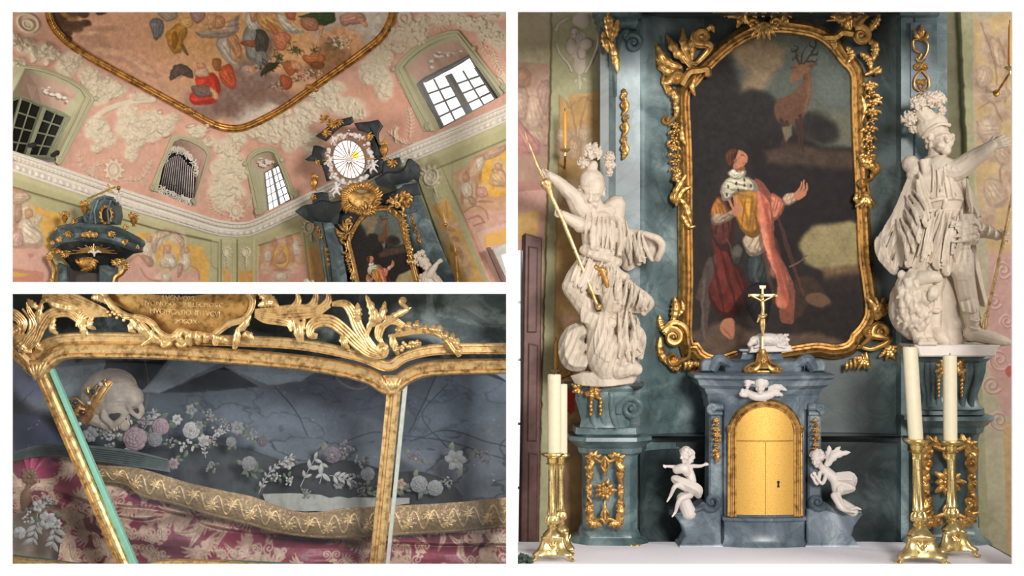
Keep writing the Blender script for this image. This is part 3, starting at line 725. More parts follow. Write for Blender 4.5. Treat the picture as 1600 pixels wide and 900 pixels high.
# dark upper frieze behind the top of the frame
m = MB(402); m.plan([(990, 60), (1006, 46), (1040, 26), (1080, 20), (1200, 18), (1330, 20), (1380, 40), (1410, 60)], [(-12, -60), (14, -60), (12, -10), (8, 0), (9, 8), (4, 14), (5, 22), (2, 27), (-12, 30)])
m.build('frieze', TEALD, R)
# left pilaster with volute capital and dark joint
m = MB(352); m.plan([(948, -70), (952, -6), (962, 0), (1000, 0), (1003, -8)], [(0, -40), (0, 905)]); p1 = m.build('pilaster', TEAL, R, auto=30)
m = MB(358); m.plan([(938, -56), (938, -2), (952, -2)], [(0, -40), (0, 905)]); m.build('side_pilaster', mat_marble('grey_marble', (.05, .06, .055), (.10, .115, .105), (.2, .21, .19)), R)
m = MB(380); m.box(1001, 1009, -40, 640, -6, 1); m.build('joint', BLACK, R, smooth=False)
m = MB(346); m.plan([(938, -60), (942, 4), (994, 6), (1000, -6), (1010, -20)], [(0, -40), (10, -40), (10, 17), (6, 20), (7, 26), (2, 30), (4, 36), (0, 42), (-3, 46)]); m.build('capital', TEAL, R)
m = MB(344); m.scroll(990, 68, 15, 210, 1.5, 5, [(962, 150, -4), (962, 110, 0), (968, 60, 3), (980, 50, 4)], h=5, flat=1.6); m.build('volute', TEAL, R)
# right pilaster
m = MB(352); m.plan([(1400, -40), (1408, 0), (1464, 0), (1466, -12), (1484, -14), (1486, -80)], [(0, -40), (0, 905)]); m.build('pilaster', TEAL, R, auto=30)
m = MB(350); m.plan([(1404, -40), (1408, 3), (1464, 3), (1466, -10)], [(0, -40), (8, -40), (8, 16), (3, 20), (3, 24), (-2, 27)]); m.build('capital', TEAL, R)
m = MB(352); m.plan([(1422, -2), (1422, 5), (1454, 5), (1454, -2)], [(0, 36), (0, 152)]); m.box(1424, 1452, 38, 150, 1, 5.2); m.build('sunk_panel', BLUEM, R)
# pedestals with brackets
PED = [(0, 1), (1, 1)]
def pedestal(x0, x1, y_top, y_base, xc):
    w = x1 - x0
    pl = [(x0, -90), (x0, -12), (x0 + 12, 0), (x1 - 12, 0), (x1, -12), (x1, -90)]
    q = MB(312); q.plan(pl, [(0, y_top), (22, y_top), (23, y_top + 6), (17, y_top + 10), (14, y_top + 14), (9, y_top + 18), (7, y_top + 26), (2, y_top + 30), (0, y_top + 38), (0, y_base - 24), (4, y_base - 20), (6, y_base - 12), (15, y_base - 6), (20, y_base), (20, y_base + 14), (0, y_base + 14)])
    return q.build('pedestal', TEAL, R, auto=35)
p_l = pedestal(912, 996, 682, 852, 950); p_r = pedestal(1436, 1532, 650, 850, 1484)
m = MB(312); m.plan([(903, -70), (906, -4), (916, 2), (990, 2), (996, -8), (998, -70)], [(0, 666), (6, 668), (7, 678), (2, 683), (0, 684)]); m.build('plinth', TEAL, R)
m = MB(312); m.plan([(1436, -70), (1438, -4), (1530, 0), (1534, -70)], [(0, 636), (6, 637), (7, 648), (2, 651), (0, 652)]); m.build('plinth', TEAL, R)
# left bracket: swelling body with flutes, side scroll
m = MB(300)
prof = [(-16, 603), (-9, 606), (-8, 612), (-2, 616), (-6, 630), (-8, 645), (-5, 658), (0, 666)]
m.plan([(912, -60), (906, -6), (918, 2), (945, 6), (975, 2), (985, -8), (990, -60)], [(0, 600), (10, 600), (12, 606), (6, 612), (7, 622), (2, 640), (-2, 655), (0, 668)])
for x in (922, 938, 954): m.tube(cr([(x, 612, 9), (x + 1, 635, 7), (x + 5, 655, 2), (x + 10, 668, -1)], 6), 5.5, 10)
b1 = m.build('bracket', TEAL, R)
m = MB(296); m.scroll(986, 638, 21, 160, 1.7, 5.5, [(955, 610, -2), (965, 606, 0)], h=3, flat=.9); m.build('scroll', TEAL, b1)
m = MB(300); m.plan([(888, -40), (896, 0), (920, 6), (965, 6), (1000, 2), (1004, -40)], [(0, 598), (4, 598), (6, 602), (3, 606), (-4, 610)]); m.build('ledge', TEALD, b1)
m = MB(300)
m.plan([(1434, -60), (1438, -4), (1455, 4), (1520, 4), (1538, -4), (1542, -60)], [(0, 552), (8, 552), (10, 560), (4, 566), (3, 580), (-2, 600), (-8, 618), (-6, 630), (0, 640)])
for x in (1448, 1464, 1508, 1524): m.tube(cr([(x, 566, 6), (x, 590, 4), (x + (1486 - x) * .12, 615, -2), (x + (1486 - x) * .15, 636, -3)], 6), 5, 10)
b2 = m.build('bracket', TEAL, R)
# gilded carvings fixed to the retable
def gild(d, fn, par, name='gilded_ornament', mat=None):
    q = MB(d); fn(q); return q.build(name, mat or GOLD, par)
gild(294, lambda q: pierced(q, 917, 973, 709, 821, 5), p_l); gild(294, lambda q: pierced(q, 1440, 1522, 689, 816, 5), p_r)
def f(q):
    rocaille(q, 922, 606, 22, 10, 5, 150, 14, 3, .28); rocaille(q, 905, 606, 14, 180, 4, 160, 14, 4, .3)
    for x in (922, 937):
        for k in range(5): q.ell((x + (k % 2), 622 + k * 6, 13), (3.2, 3.6, 3)); 
gild(296, f, b1)
def f(q):
    rocaille(q, 1484, 574, 30, 0, 4, 70, 8, 3, .2); rocaille(q, 1484, 574, 30, 180, 4, 70, 8, 6, .2)
    for x in (1464, 1500):
        for k in range(5): q.ell((x, 594 + k * 6, 9), (3.6 - k * .3, 3.8, 3))
gild(298, f, b2)
def f(q):
    for P in ([(410, 80), (425, 130), (430, 190)], [(470, 95), (455, 150), (440, 200)], [(425, 190), (450, 230), (470, 345)], [(400, 150), (410, 200), (425, 250)], [(425, 60), (432, 100), (440, 150)], [(460, 230), (455, 280), (470, 330)]):
        q.leaf([(*z1(*p), 3) for p in P], 7, 4, .6)
gild(334, f, p1)
def f(q):
    for k in range(3):
        y = 150 + k * 34; q.scroll(976 + (k % 2) * 3, y, 6, 90, 1.3, 1.7, [(978, y + 26), (971, y + 14)], h=3); q.scroll(978, y + 16, 5, -90, -1.3, 1.5, [(972, y + 30)], h=3)
        q.leaf([(972, y + 30, 2), (980, y + 18, 3), (974, y - 4, 2)], 4, 3)
    q.leaf([(973, 230, 2), (976, 240, 4), (973, 250, 2)], 5, 3); q.leaf([(973, 155, 2), (976, 146, 4), (973, 138, 2)], 5, 3)
gild(344, f, p1)
def f(q):
    q.leaf([(1438, 62, 2), (1439, 50, 4), (1440, 38, 2)], 6, 3, .5); q.leaf([(1438, 64, 2), (1430, 54, 4), (1428, 46, 2)], 4, 3); q.leaf([(1438, 64, 2), (1447, 58, 4), (1448, 48, 2)], 4, 3)
    q.tube(cr([(1438, 62, 3), (1426, 64, 3), (1428, 78, 3), (1438, 84, 3), (1434, 92, 3)], 6), 1.9, 8); q.tube(cr([(1438, 60, 3), (1448, 68, 3), (1447, 82, 3), (1438, 96, 3), (1430, 92, 3)], 6), 1.9, 8)
    q.scroll(1432, 104, 6, 0, 1.4, 1.7, [(1446, 92, 3)], h=3); q.scroll(1445, 104, 6, 180, -1.4, 1.7, [(1430, 92, 3)], h=3)
    for sx in (-1, 1):
        q.tube(cr([(1439, 110, 3), (1439 + sx * 10, 122, 3), (1439 + sx * 11, 136, 3), (1439 + sx * 3, 143, 3)], 6), 1.9, 8); q.scroll(1439 + sx * 5, 128, 5, 90, sx * 1.4, 1.5, [(1439, 142, 3)], h=3); q.leaf([(1439, 146, 2), (1439 + sx * 6, 152, 4), (1439 + sx * 3, 160, 2)], 3, 2)
gild(345, f, bpy.data.objects['sunk_panel'])
m = MB(290); m.leaf([(985, 851, 2), (992, 858, 3), (1003, 852, 2)], 4, 2); m.leaf([(990, 857, 2), (996, 852, 3), (1001, 858, 2)], 3, 2); m.build('gilded_foot', GOLD, R)

# ---- the altar painting
outline = [z8(*p) for p in [(82, 850), (84, 700), (82, 560), (82, 420), (78, 300), (76, 215), (98, 186), (128, 150), (180, 102), (232, 68), (290, 50), (345, 52), (405, 64), (445, 92), (472, 128), (500, 160), (503, 230), (506, 330), (512, 450), (518, 560), (522, 640), (532, 715), (538, 780), (520, 818), (500, 838), (492, 858), (455, 868), (410, 862), (340, 872), (280, 880), (222, 876), (170, 892), (136, 894), (110, 880), (102, 862)]]
A = Art(1066, 1360, 40, 565, 1.0, (46, 39, 36)); A.mottle(.25, 60).mottle(.12, 12, 9); A.wob(5, 22)
Q = lambda pts: [z8(*p) for p in pts]
A.fill(A.poly(Q([(150, 60), (540, 20), (540, 400), (430, 390), (380, 330), (300, 230), (210, 200)]), 12), (92, 96, 86), .95, .12, 20)
A.fill(A.poly(Q([(180, 90), (260, 60), (330, 90), (310, 150), (260, 215), (215, 205), (230, 150)]), 9), (134, 112, 84), .85, .15, 14)
A.fill(A.poly(Q([(330, 60), (500, 90), (505, 250), (440, 240), (390, 120)]), 14), (96, 104, 98), .8)
A.fill(A.poly(Q([(400, 250), (520, 270), (520, 350), (420, 330)]), 10), (112, 108, 88), .7)
for c in [(110, 250, 60, 50), (150, 180, 60, 70), (240, 260, 65, 55), (270, 320, 60, 40), (180, 320, 90, 60), (110, 400, 50, 120), (400, 290, 42, 36), (430, 310, 38, 30), (250, 225, 40, 25)]:
    x, y = z8(c[0], c[1]); A.fill(A.ell(x, y, c[2] * .6, c[3] * .6, 0, .35), (40, 36, 33), .9, .25, 6)
A.fill(A.poly(Q([(230, 330), (330, 300), (420, 345), (520, 350), (530, 560), (400, 545), (360, 600), (340, 680), (250, 640), (240, 420)]), 7), (36, 30, 29), .95, .2, 12)
A.fill(A.poly(Q([(270, 360), (330, 340), (400, 350), (530, 365), (530, 410), (420, 402), (330, 400), (280, 395)]), 6), (88, 68, 52), .7, .2, 8)
A.fill(A.poly(Q([(365, 600), (400, 555), (460, 548), (515, 545), (525, 660), (470, 680), (420, 672), (375, 650)]), 5), (158, 142, 100), .95, .12, 18)
A.fill(A.poly(Q([(420, 665), (530, 650), (540, 720), (470, 730), (430, 700)]), 5), (112, 88, 62), .9, .15)
A.fill(A.poly(Q([(440, 690), (545, 680), (560, 870), (380, 860), (350, 780)]), 9), (40, 33, 30), .9, .2)
A.fill(A.poly(Q([(80, 840), (170, 800), (230, 830), (330, 840), (420, 830), (480, 860), (420, 890), (120, 900)]), 6), (104, 82, 66), .9, .15, 10)
A.wob(1.6, 9, 6)
BR = (98, 68, 50); BRl = (124, 88, 64); BRd = (64, 44, 34)
# stag
A.fill(A.poly(Q([(305, 232), (345, 210), (372, 180), (376, 150), (388, 140), (397, 170), (392, 230), (382, 262), (362, 285), (318, 290), (303, 268)]), 1.2, 4), BR, 1, .12, 6)
A.fill(A.poly(Q([(346, 150), (360, 134), (385, 130), (395, 148), (378, 160), (352, 182), (340, 178)]), 1, 3), BRl, 1, .1)
A.fill(A.poly(Q([(385, 140), (405, 130), (416, 130), (398, 146)]), .8), BR); A.fill(A.poly(Q([(356, 145), (345, 148), (338, 144), (352, 138)]), .8), BR)
for p, w in [([(318, 280), (326, 310), (320, 345)], 9), ([(332, 285), (334, 320), (326, 350)], 7), ([(368, 270), (372, 310), (372, 350), (378, 362)], 8), ([(358, 280), (364, 320), (362, 355)], 7)]: A.fill(A.line(Q(p), [w * .8, w * .5, w * .4]), BRd, 1)
A.fill(A.line(Q([(388, 150), (390, 200), (380, 255)]), 5, 3), BRl, .7); A.fill(A.poly(Q([(320, 300), (345, 290), (345, 318), (328, 336)]), 2), (150, 140, 110), .6)
for p in [[(366, 134), (356, 108), (362, 90), (350, 84)], [(360, 112), (348, 122), (346, 116)], [(360, 96), (346, 100), (344, 92)], [(376, 132), (398, 104), (408, 78), (404, 62)], [(392, 112), (410, 108), (414, 98)], [(404, 92), (392, 86), (392, 74)], [(384, 126), (406, 128), (412, 118)], [(370, 132), (372, 108), (386, 86)]]: A.fill(A.line(Q(p), [3.2, 2.4, 1.2]), (60, 50, 42), 1)
# hounds
A.fill(A.poly(Q([(128, 640), (160, 628), (165, 640), (148, 664), (150, 720), (132, 760), (122, 848), (104, 852), (112, 760), (96, 740), (110, 690)]), 2, 4), (84, 70, 62), .95, .15); A.fill(A.line(Q([(118, 700), (112, 770), (118, 850)]), 4), (110, 94, 82), .7)
A.fill(A.poly(Q([(350, 700), (400, 690), (440, 740), (448, 760), (420, 768), (390, 755), (370, 790), (345, 790)]), 3, 4), (66, 48, 38), .9, .15); A.fill(A.poly(Q([(385, 735), (425, 730), (446, 752), (420, 766), (388, 756)]), 2, 3), (112, 84, 62), .85)
# man: red cloak, breeches, tunic, ermine cape, pink mantle
A.form(Q([(140, 560), (200, 640), (236, 720), (220, 760), (190, 800), (160, 795), (128, 730), (150, 660)]), (98, 38, 30), 1)
A.form(Q([(135, 510), (160, 470), (196, 520), (190, 600), (160, 620), (136, 570)]), (92, 48, 40), 1)
A.form(Q([(230, 635), (285, 620), (296, 680), (286, 716), (262, 724), (234, 700)]), (52, 58, 58), 1); A.fill(A.line(Q([(252, 640), (250, 690), (268, 712)]), 4, 2), (84, 92, 90), .7)
A.form(Q([(232, 712), (290, 708), (284, 800), (250, 806), (226, 760)]), (36, 32, 31), 1)
A.form(Q([(218, 585), (272, 560), (282, 615), (236, 632)]), (186, 164, 138), 1)
A.form(Q([(196, 470), (240, 455), (262, 470), (272, 540), (258, 580), (236, 586), (210, 560), (198, 520)]), (190, 132, 52), 1)
for p in [[(215, 490), (228, 530), (232, 575)], [(240, 480), (246, 530), (240, 575)]]: A.fill(A.line(Q(p), 4, 2), (134, 86, 34), .7)
A.form(Q([(250, 430), (290, 470), (300, 540), (302, 610), (330, 660), (352, 720), (350, 800), (330, 808), (312, 790), (318, 720), (290, 650), (268, 560), (256, 490)]), (206, 122, 94), 1)
for p in [[(264, 460), (282, 540), (300, 640), (326, 740)], [(280, 500), (292, 580), (316, 680), (340, 780)]]: A.fill(A.line(Q(p), 5, 3), (158, 78, 62), .7)
A.form(Q([(290, 470), (322, 486), (326, 510), (298, 540)]), (196, 118, 92), 1)
A.form(Q([(158, 466), (170, 440), (200, 424), (248, 436), (256, 468), (220, 462), (196, 474), (170, 492)]), (206, 194, 164), 1)
for p in [(180, 452), (200, 444), (222, 450), (206, 462), (238, 450), (176, 474), (222, 436)]: A.fill(A.ell(*z8(*p), 1.5, 3, 0, .3), (60, 50, 44), .9)
A.form(Q([(134, 520), (150, 480), (172, 500), (180, 530), (160, 548), (140, 548)]), (178, 112, 56), 1)
A.form(Q([(136, 528), (176, 524), (196, 512), (196, 530), (160, 552), (138, 548)]), (166, 140, 116), 1)
SK = (188, 124, 92); SKd = (142, 84, 60)
for p, w in [([(206, 525), (190, 505), (182, 488)], 4), ([(206, 525), (198, 500), (194, 480)], 4), ([(204, 525), (206, 505), (206, 486)], 4)]: A.fill(A.line(Q(p), w), SK, 1)
A.fill(A.ell(*z8(202, 516), 7, 9, 20, .2), SK, 1)
A.form(Q([(322, 476), (352, 470), (362, 484), (330, 502)]), (196, 160, 136), 1); 
for p, w in [([(356, 478), (374, 462), (378, 436)], 4), ([(358, 480), (380, 466), (386, 444)], 3.6), ([(352, 480), (368, 456), (372, 440)], 3.4), ([(360, 484), (378, 476), (384, 462)], 3.4)]: A.fill(A.line(Q(p), [w * 1.4, w, w * .6]), SK, 1)
A.fill(A.poly(Q([(192, 404), (222, 400), (222, 420), (208, 432), (192, 428)]), 1.2, 3), SKd, 1)
A.fill(A.poly(Q([(200, 356), (214, 358), (226, 368), (231, 378), (226, 392), (216, 402), (196, 406), (186, 390), (188, 364)]), 1.0, 4), SK, 1, .08, 4)
A.form(Q([(174, 366), (190, 352), (206, 354), (202, 368), (196, 386), (186, 404), (176, 390)]), (90, 54, 38), 1); A.fill(A.ell(*z8(198, 386), 3, 4), SKd, .8); A.fill(A.line(Q([(212, 372), (220, 372)]), 1.6), (80, 46, 34), .9); A.fill(A.line(Q([(218, 392), (224, 391)]), 1.4), (130, 60, 48), .9)
A.form(Q([(180, 420), (192, 406), (206, 420), (226, 410), (222, 428), (196, 434)]), (216, 206, 180), 1)
A.form(Q([(190, 610), (214, 600), (222, 630), (206, 660), (190, 650)]), (60, 54, 48), 1); A.fill(A.ell(*z8(204, 622), 7, 9, 0, .3), (96, 88, 76), .9); A.fill(A.line(Q([(176, 590), (186, 610), (194, 640)]), 2), (96, 80, 60), .8)
A.fill(A.poly(Q([(166, 800), (192, 796), (196, 838), (186, 850), (160, 830)]), 1.5, 4), SK, .95); A.fill(A.line(Q([(170, 824), (188, 846)]), 3), SKd, .7)
A.fill(A.line(Q([(340, 660), (366, 648), (384, 632)]), 2.4), (110, 92, 72), 1)
A.wob(0, 1); A.mottle(.10, 4, 3).mottle(.06, 2, 14)
PT = thing('altar_painting', 'tall oil painting of a kneeling man and a stag in a carved gilt frame', 'painting', 1205, 560, 390)
A.alb = 0.85; keep = A.inside(outline); A.mesh(392, keep=keep).build('canvas', OIL, PT, auto=0)
oc = resample(cr(outline, 4, True), 170)
ar = 0.5 * np.sum(oc[:, 0] * np.roll(oc[:, 1], -1) - np.roll(oc[:, 0], -1) * oc[:, 1])
sg = 1 if ar > 0 else -1
m = MB(390); m.sweep(oc, [(sg * o, h) for o, h in [(3, 0), (2, 6), (-1, 7), (-3, 4), (-6, 5), (-9, 11), (-12, 13), (-15, 11), (-17, 5), (-20, 3), (-21, -14)]], True); fr = m.build('frame', GOLD, PT)
def orn(fn, d=378, mat=None, nm='carved_ornament'): 
    q = MB(d); fn(q); return q.build(nm, mat or GOLD, PT)
L1 = lambda q, pts, w, lb=4, h=3: q.leaf([(*z1(*p), h + 2 * (i == 1)) for i, p in enumerate(pts)], w, lb, .55)
def f(q):
    for pts, w in [([(800, 300), (740, 240), (695, 160)], 9), ([(805, 290), (778, 210), (772, 130)], 8), ([(815, 285), (815, 210), (830, 150)], 8), ([(770, 320), (690, 290), (640, 195)], 10), ([(760, 340), (690, 330), (640, 260)], 9), ([(750, 360), (690, 390), (680, 350)], 7), ([(700, 400), (740, 460), (745, 500)], 8)]: L1(q, pts, w)
    q.scroll(*z1(862, 175), 13, 130, 1.3, 6, [(*z1(790, 330), 4), (*z1(850, 285), 6), (*z1(900, 220), 6)], h=6, ripple=5, rip=.2)
    q.leaf([(*z1(880, 150), 4), (*z1(905, 130), 8), (*z1(920, 155), 4)], 5, 3); q.scroll(*z1(745, 370), 11, -30, -1.4, 4.5, [(*z1(700, 440), 4), (*z1(690, 380), 5)], h=6)
    for k in range(4): q.tube(cr([(*z1(790 - 6 * k, 240 + 12 * k), 7), (*z1(800, 290 + 8 * k), 9), (*z1(840 - 10 * k, 300 + 10 * k), 7)], 5), 2, 7)
    q.tube(cr([(*z1(765, 400), 8), (*z1(800, 345), 12), (*z1(850, 335), 12), (*z1(885, 330), 10), (*z1(888, 365), 9)], 6), [5] * 24 + [3], 10, ripple=5, rip=.12); q.leaf([(*z1(830, 360), 9), (*z1(815, 410), 11), (*z1(830, 455), 8)], 5, 3)
    L1(q, [(735, 470), (745, 520), (735, 560)], 6); q.scroll(*z1(695, 560), 7, 30, 1.2, 3, [(*z1(735, 500), 3), (*z1(738, 545), 4)], h=4)
orn(f)
def f(q): garland(q, [z1(738, 590), z1(730, 700), z1(742, 830)], 8, 4, 1); L1(q, [(790, 690), (770, 650), (765, 580)], 5, 4, 9)
orn(f)
def f(q):
    for pts, w in [([(590, 120), (560, 170), (545, 215)], 7), ([(555, 230), (575, 180), (610, 160)], 7), ([(560, 200), (590, 230), (610, 300)], 8), ([(575, 260), (600, 300), (625, 300)], 6), ([(570, 150), (555, 130), (575, 110)], 6)]: q.leaf([(*z3(*p)[:2], 6) for p in pts], w, 4, .55)
    q.scroll(*z3(556, 196)[:2], 9, 90, 1.3, 3.4, [(*z3(600, 200)[:2], 6)], h=6)
orn(f)
# bottom left corner
def f(q):
    for pts, w in [([(545, 640), (555, 590), (550, 545)], 9), ([(520, 680), (500, 640), (498, 610)], 8), ([(500, 690), (500, 740), (530, 790)], 9), ([(560, 620), (580, 590), (575, 560)], 6), ([(600, 780), (640, 790), (665, 800)], 8), ([(590, 760), (610, 800), (640, 820)], 7), ([(530, 790), (560, 800), (575, 770)], 6)]: q.leaf([(*z3(*p)[:2], 4) for p in pts], w, 5, .55)
    q.scroll(*z3(545, 690)[:2], 17, 200, 1.5, 6, [(*z3(600, 720)[:2], 4), (*z3(590, 660)[:2], 6), (*z3(545, 640)[:2], 6)], h=6, ripple=5, rip=.18)
    q.scroll(*z3(545, 765)[:2], 12, 20, 1.3, 4.5, [(*z3(600, 700)[:2], 4), (*z3(600, 760)[:2], 6)], h=5)
    for k in range(6): q.leaf([(1070 + k * 7, 562 + k * 4, 5), (1071 + k * 7, 572 + k * 3, 6), (1069 + k * 8, 579 + k * 2.2, 3)], 4.2, 2, .5)
    rocaille(q, 1112, 574, 14, 100, 4, 100, 4, 4, .25, False)
orn(f)
# bottom right corner
def f(q):
    for P in [(1368, 500, 38, -70, 5, 70), (1385, 540, 28, 60, 5, 120), (1352, 555, 26, 120, 5, 90)]: rocaille(q, P[0], P[1], P[2], P[3], P[4], P[5], 4, int(P[0]), .2, False)
    q.scroll(1376, 518, 14, 160, 1.5, 5.5, [(1340, 540, 5), (1362, 545, 6), (1390, 530, 6)], h=6, ripple=5, rip=.18); q.scroll(1357, 520, 10, 0, -1.3, 4.5, [(1338, 545, 5), (1348, 538, 6)], h=6)
    for k in range(6): q.leaf([(1322 + k * 6, 565 - k * 3, 5), (1322 + k * 6.6, 573 - k * 2, 6), (1320 + k * 7.6, 580 - k * 1.5, 3)], 4, 2, .5)
orn(f)
# right side, garlands and shells
def f(q):
    garland(q, [(1358, 135), (1362, 170), (1357, 205), (1356, 245)], 9, 5, 4)
    for P in ([(1350, 118), (1362, 112), (1374, 104)], [(1360, 160), (1370, 156), (1378, 152)], [(1345, 150), (1350, 170), (1346, 190)]): q.leaf([(*p, 6) for p in P], 5, 4)
orn(f)
def f(q):
    rocaille(q, 1350, 262, 24, -60, 4, 100, 5, 8, .25, False); q.scroll(1364, 262, 10, 100, -1.3, 4, [(1345, 285, 5), (1360, 280, 6)], h=6)
    rocaille(q, 1352, 300, 28, 90, 5, 60, 6, 9, .22, False); q.scroll(1346, 285, 8, 0, 1.3, 3.4, [(1358, 305, 5)], h=6); q.leaf([(1340, 300, 6), (1336, 310, 8), (1342, 322, 5)], 5, 3)
orn(f)
# top right corner and crown
def f(q):
    q.scroll(*z2(430, 170), 15, -120, 1.5, 5.5, [(*z2(490, 60), 4), (*z2(440, 90), 6)], h=7, ripple=5, rip=.18)
    for pts, w in [([(380, 150), (340, 90), (280, 70)], 9), ([(385, 140), (370, 80), (350, 20)], 9), ([(400, 130), (430, 70), (470, 20)], 9), ([(470, 150), (505, 100), (520, 60)], 8), ([(470, 190), (500, 220), (490, 290)], 8), ([(300, 170), (310, 220), (300, 240)], 6), ([(370, 220), (390, 260), (370, 300)], 7), ([(480, 320), (510, 340), (530, 320)], 6), ([(430, 250), (470, 280), (480, 330)], 7)]: q.leaf([(*z2(*p), 5) for p in pts], w, 5, .55)
    q.tube(cr([(*z2(255, 180), 8), (*z2(310, 180), 12), (*z2(340, 160), 12), (*z2(390, 165), 10)], 6), 5, 10, ripple=5, rip=.15); q.scroll(*z2(330, 75), 9, 30, 1.3, 3.5, [(*z2(270, 100), 5)], h=6)
orn(f)
def f(q):
    for k in range(7):
        a = math.radians(90 + (k - 3) * 22); q.leaf([(1192 , 36, 8), (1192 + 16 * math.cos(a), 38 + 16 * math.sin(a), 12), (1192 + 28 * math.cos(a), 38 + 28 * math.sin(a), 7)], 4.5, 3, .5)
    for pts, w in [([(1175, 40), (1160, 30), (1150, 45)], 7), ([(1210, 36), (1222, 28), (1232, 42)], 7), ([(1168, 28), (1158, 18), (1146, 22)], 7), ([(1180, 30), (1172, 14), (1160, 8)], 8), ([(1205, 30), (1216, 12), (1228, 4)], 8), ([(1192, 28), (1192, 8), (1190, -8)], 8), ([(1152, 28), (1128, 20), (1112, 22)], 7), ([(1150, 18), (1138, 6), (1124, 2)], 8), ([(1232, 20), (1250, 14), (1268, 22)], 7), ([(1240, 10), (1262, 4), (1280, 12)], 8)]: q.leaf([(*p, 6) for p in pts], w, 5, .55)
    q.scroll(1176, 40, 9, 200, 1.4, 3.6, [(1150, 30, 6), (1162, 24, 8)], h=9); q.scroll(1210, 38, 9, -20, -1.4, 3.6, [(1236, 28, 6), (1224, 22, 8)], h=9)
orn(f)

# ---- white soldier saint with the long lance, left
D = 292
S1 = thing('saint_statue', 'white plumed soldier statue thrusting a lance into a beast, left of the big painting', 'statue', 942, 600, D)
m = MB(D)
G = lambda *p: [z3(*q) for q in p]
head(m, z3(262, 182, 26), 46, (-.25, .55, 1), hair=None, roll=12, beard=True)
m.limb(G((262, 205, 18), (272, 235, 12)), [11, 13])
# helmet and crest
m.ell(z3(258, 150, 22), (20, 22, 20), 18, 12, -8); m.tube(cr(G((214, 165, 22), (240, 172, 40), (275, 176, 40), (302, 172, 24)), 6), 4, 8, flat=.7); m.limb(G((255, 118, 24), (262, 90, 22)), [9, 8])
# torso
m.limb(G((285, 290, 10), (288, 325, 14), (285, 370, 14), (282, 420, 12), (285, 455, 8)), [23, 29, 27, 25, 27], 18); m.limb(G((240, 255, 12), (322, 248, 6)), [13, 13])
m.ell(z3(258, 290, 20), (17, 15, 16)); m.ell(z3(305, 300, 22), (17, 15, 14)); m.ell(z3(290, 345, 26), (13, 10, 10))
# raised arm and lower arm
m.limb(G((235, 245, 14), (200, 205, 26), (170, 178, 34)), [14, 12, 11]); m.limb(G((170, 178, 34), (130, 145, 40), (108, 128, 42)), [11, 9, 6.5]); hand(m, z3(112, 132, 42), (-1, -.25, .1), (.1, 1, .6), 20, .85, -1)
m.limb(G((245, 275, 20), (232, 300, 34), (215, 300, 40)), [15, 13, 12]); m.limb(G((218, 300, 40), (180, 280, 44), (155, 265, 46)), [11.5, 9, 6.5]); hand(m, z3(158, 268, 46), (-1, -.2, .1), (.1, 1, .6), 20, .85, -1)
for k in range(5): m.limb(G((228 + 8 * k, 262 - 4 * k, 24), (236 + 9 * k, 315 - 4 * k, 32)), [6, 4.5], 8)   # leather sleeve straps
m.limb(G((200, 205, 26), (225, 245, 24), (240, 262, 22)), [15, 17, 14])
# sash at the waist, skirts, thighs
m.tube(cr(G((222, 380, 30), (250, 398, 38), (300, 412, 38), (352, 430, 20)), 6), [7, 9, 8], 10); m.tube(cr(G((230, 372, 30), (270, 382, 42), (330, 395, 30)), 6), [5, 7, 6], 10)
m.drape(G((215, 400, 18), (250, 410, 34), (300, 425, 36), (345, 430, 18)), G((165, 505, 8), (205, 520, 30), (300, 545, 34), (350, 520, 14)), 4, 5, 5)
m.limb(G((250, 440, 16), (205, 490, 34), (190, 510, 36)), [22, 19, 16]); m.limb(G((190, 512, 34), (225, 570, 22), (252, 615, 18)), [17, 15, 12])
m.limb(G((300, 450, 14), (325, 540, 22), (330, 575, 20)), [24, 20, 17]); m.limb(G((328, 575, 18), (312, 640, 10), (318, 700, 8)), [16, 13, 11])
m.drape(G((190, 500, 38), (230, 540, 40), (262, 560, 34)), G((200, 570, 26), (232, 590, 34), (262, 600, 30)), 3, 3, 4)
for k in range(6): m.limb(G((226 + 9 * k, 596 + 4 * k, 34), (224 + 9 * k, 630 + 3 * k, 34)), [4.5, 3.5], 7)
# cape behind the shoulder, flung to the right
m.limb(G((325, 230, 4), (352, 215, 2), (350, 260, 0)), [11, 12, 12])
m.drape(G((330, 250, 2), (365, 275, -4), (395, 315, 6), (440, 340, 22), (480, 340, 26), (502, 372, 22)), G((330, 380, -4), (375, 455, -8), (420, 440, 4), (445, 412, 14), (470, 425, 20), (490, 415, 18)), 3, 6, 5, mid=G((332, 320, 6), (372, 360, 10), (405, 380, 0), (440, 378, 2), (476, 372, 6), (505, 390, 10)))
m.limb(G((400, 318, 8), (452, 332, 22), (492, 350, 26), (503, 378, 22), (488, 416, 16)), [4, 5, 6, 6, 5]); m.limb(G((345, 260, 6), (380, 340, 4), (385, 440, -4)), [8, 9, 6]); m.limb(G((360, 290, 8), (410, 360, 10), (425, 430, 4)), [5, 7, 5])
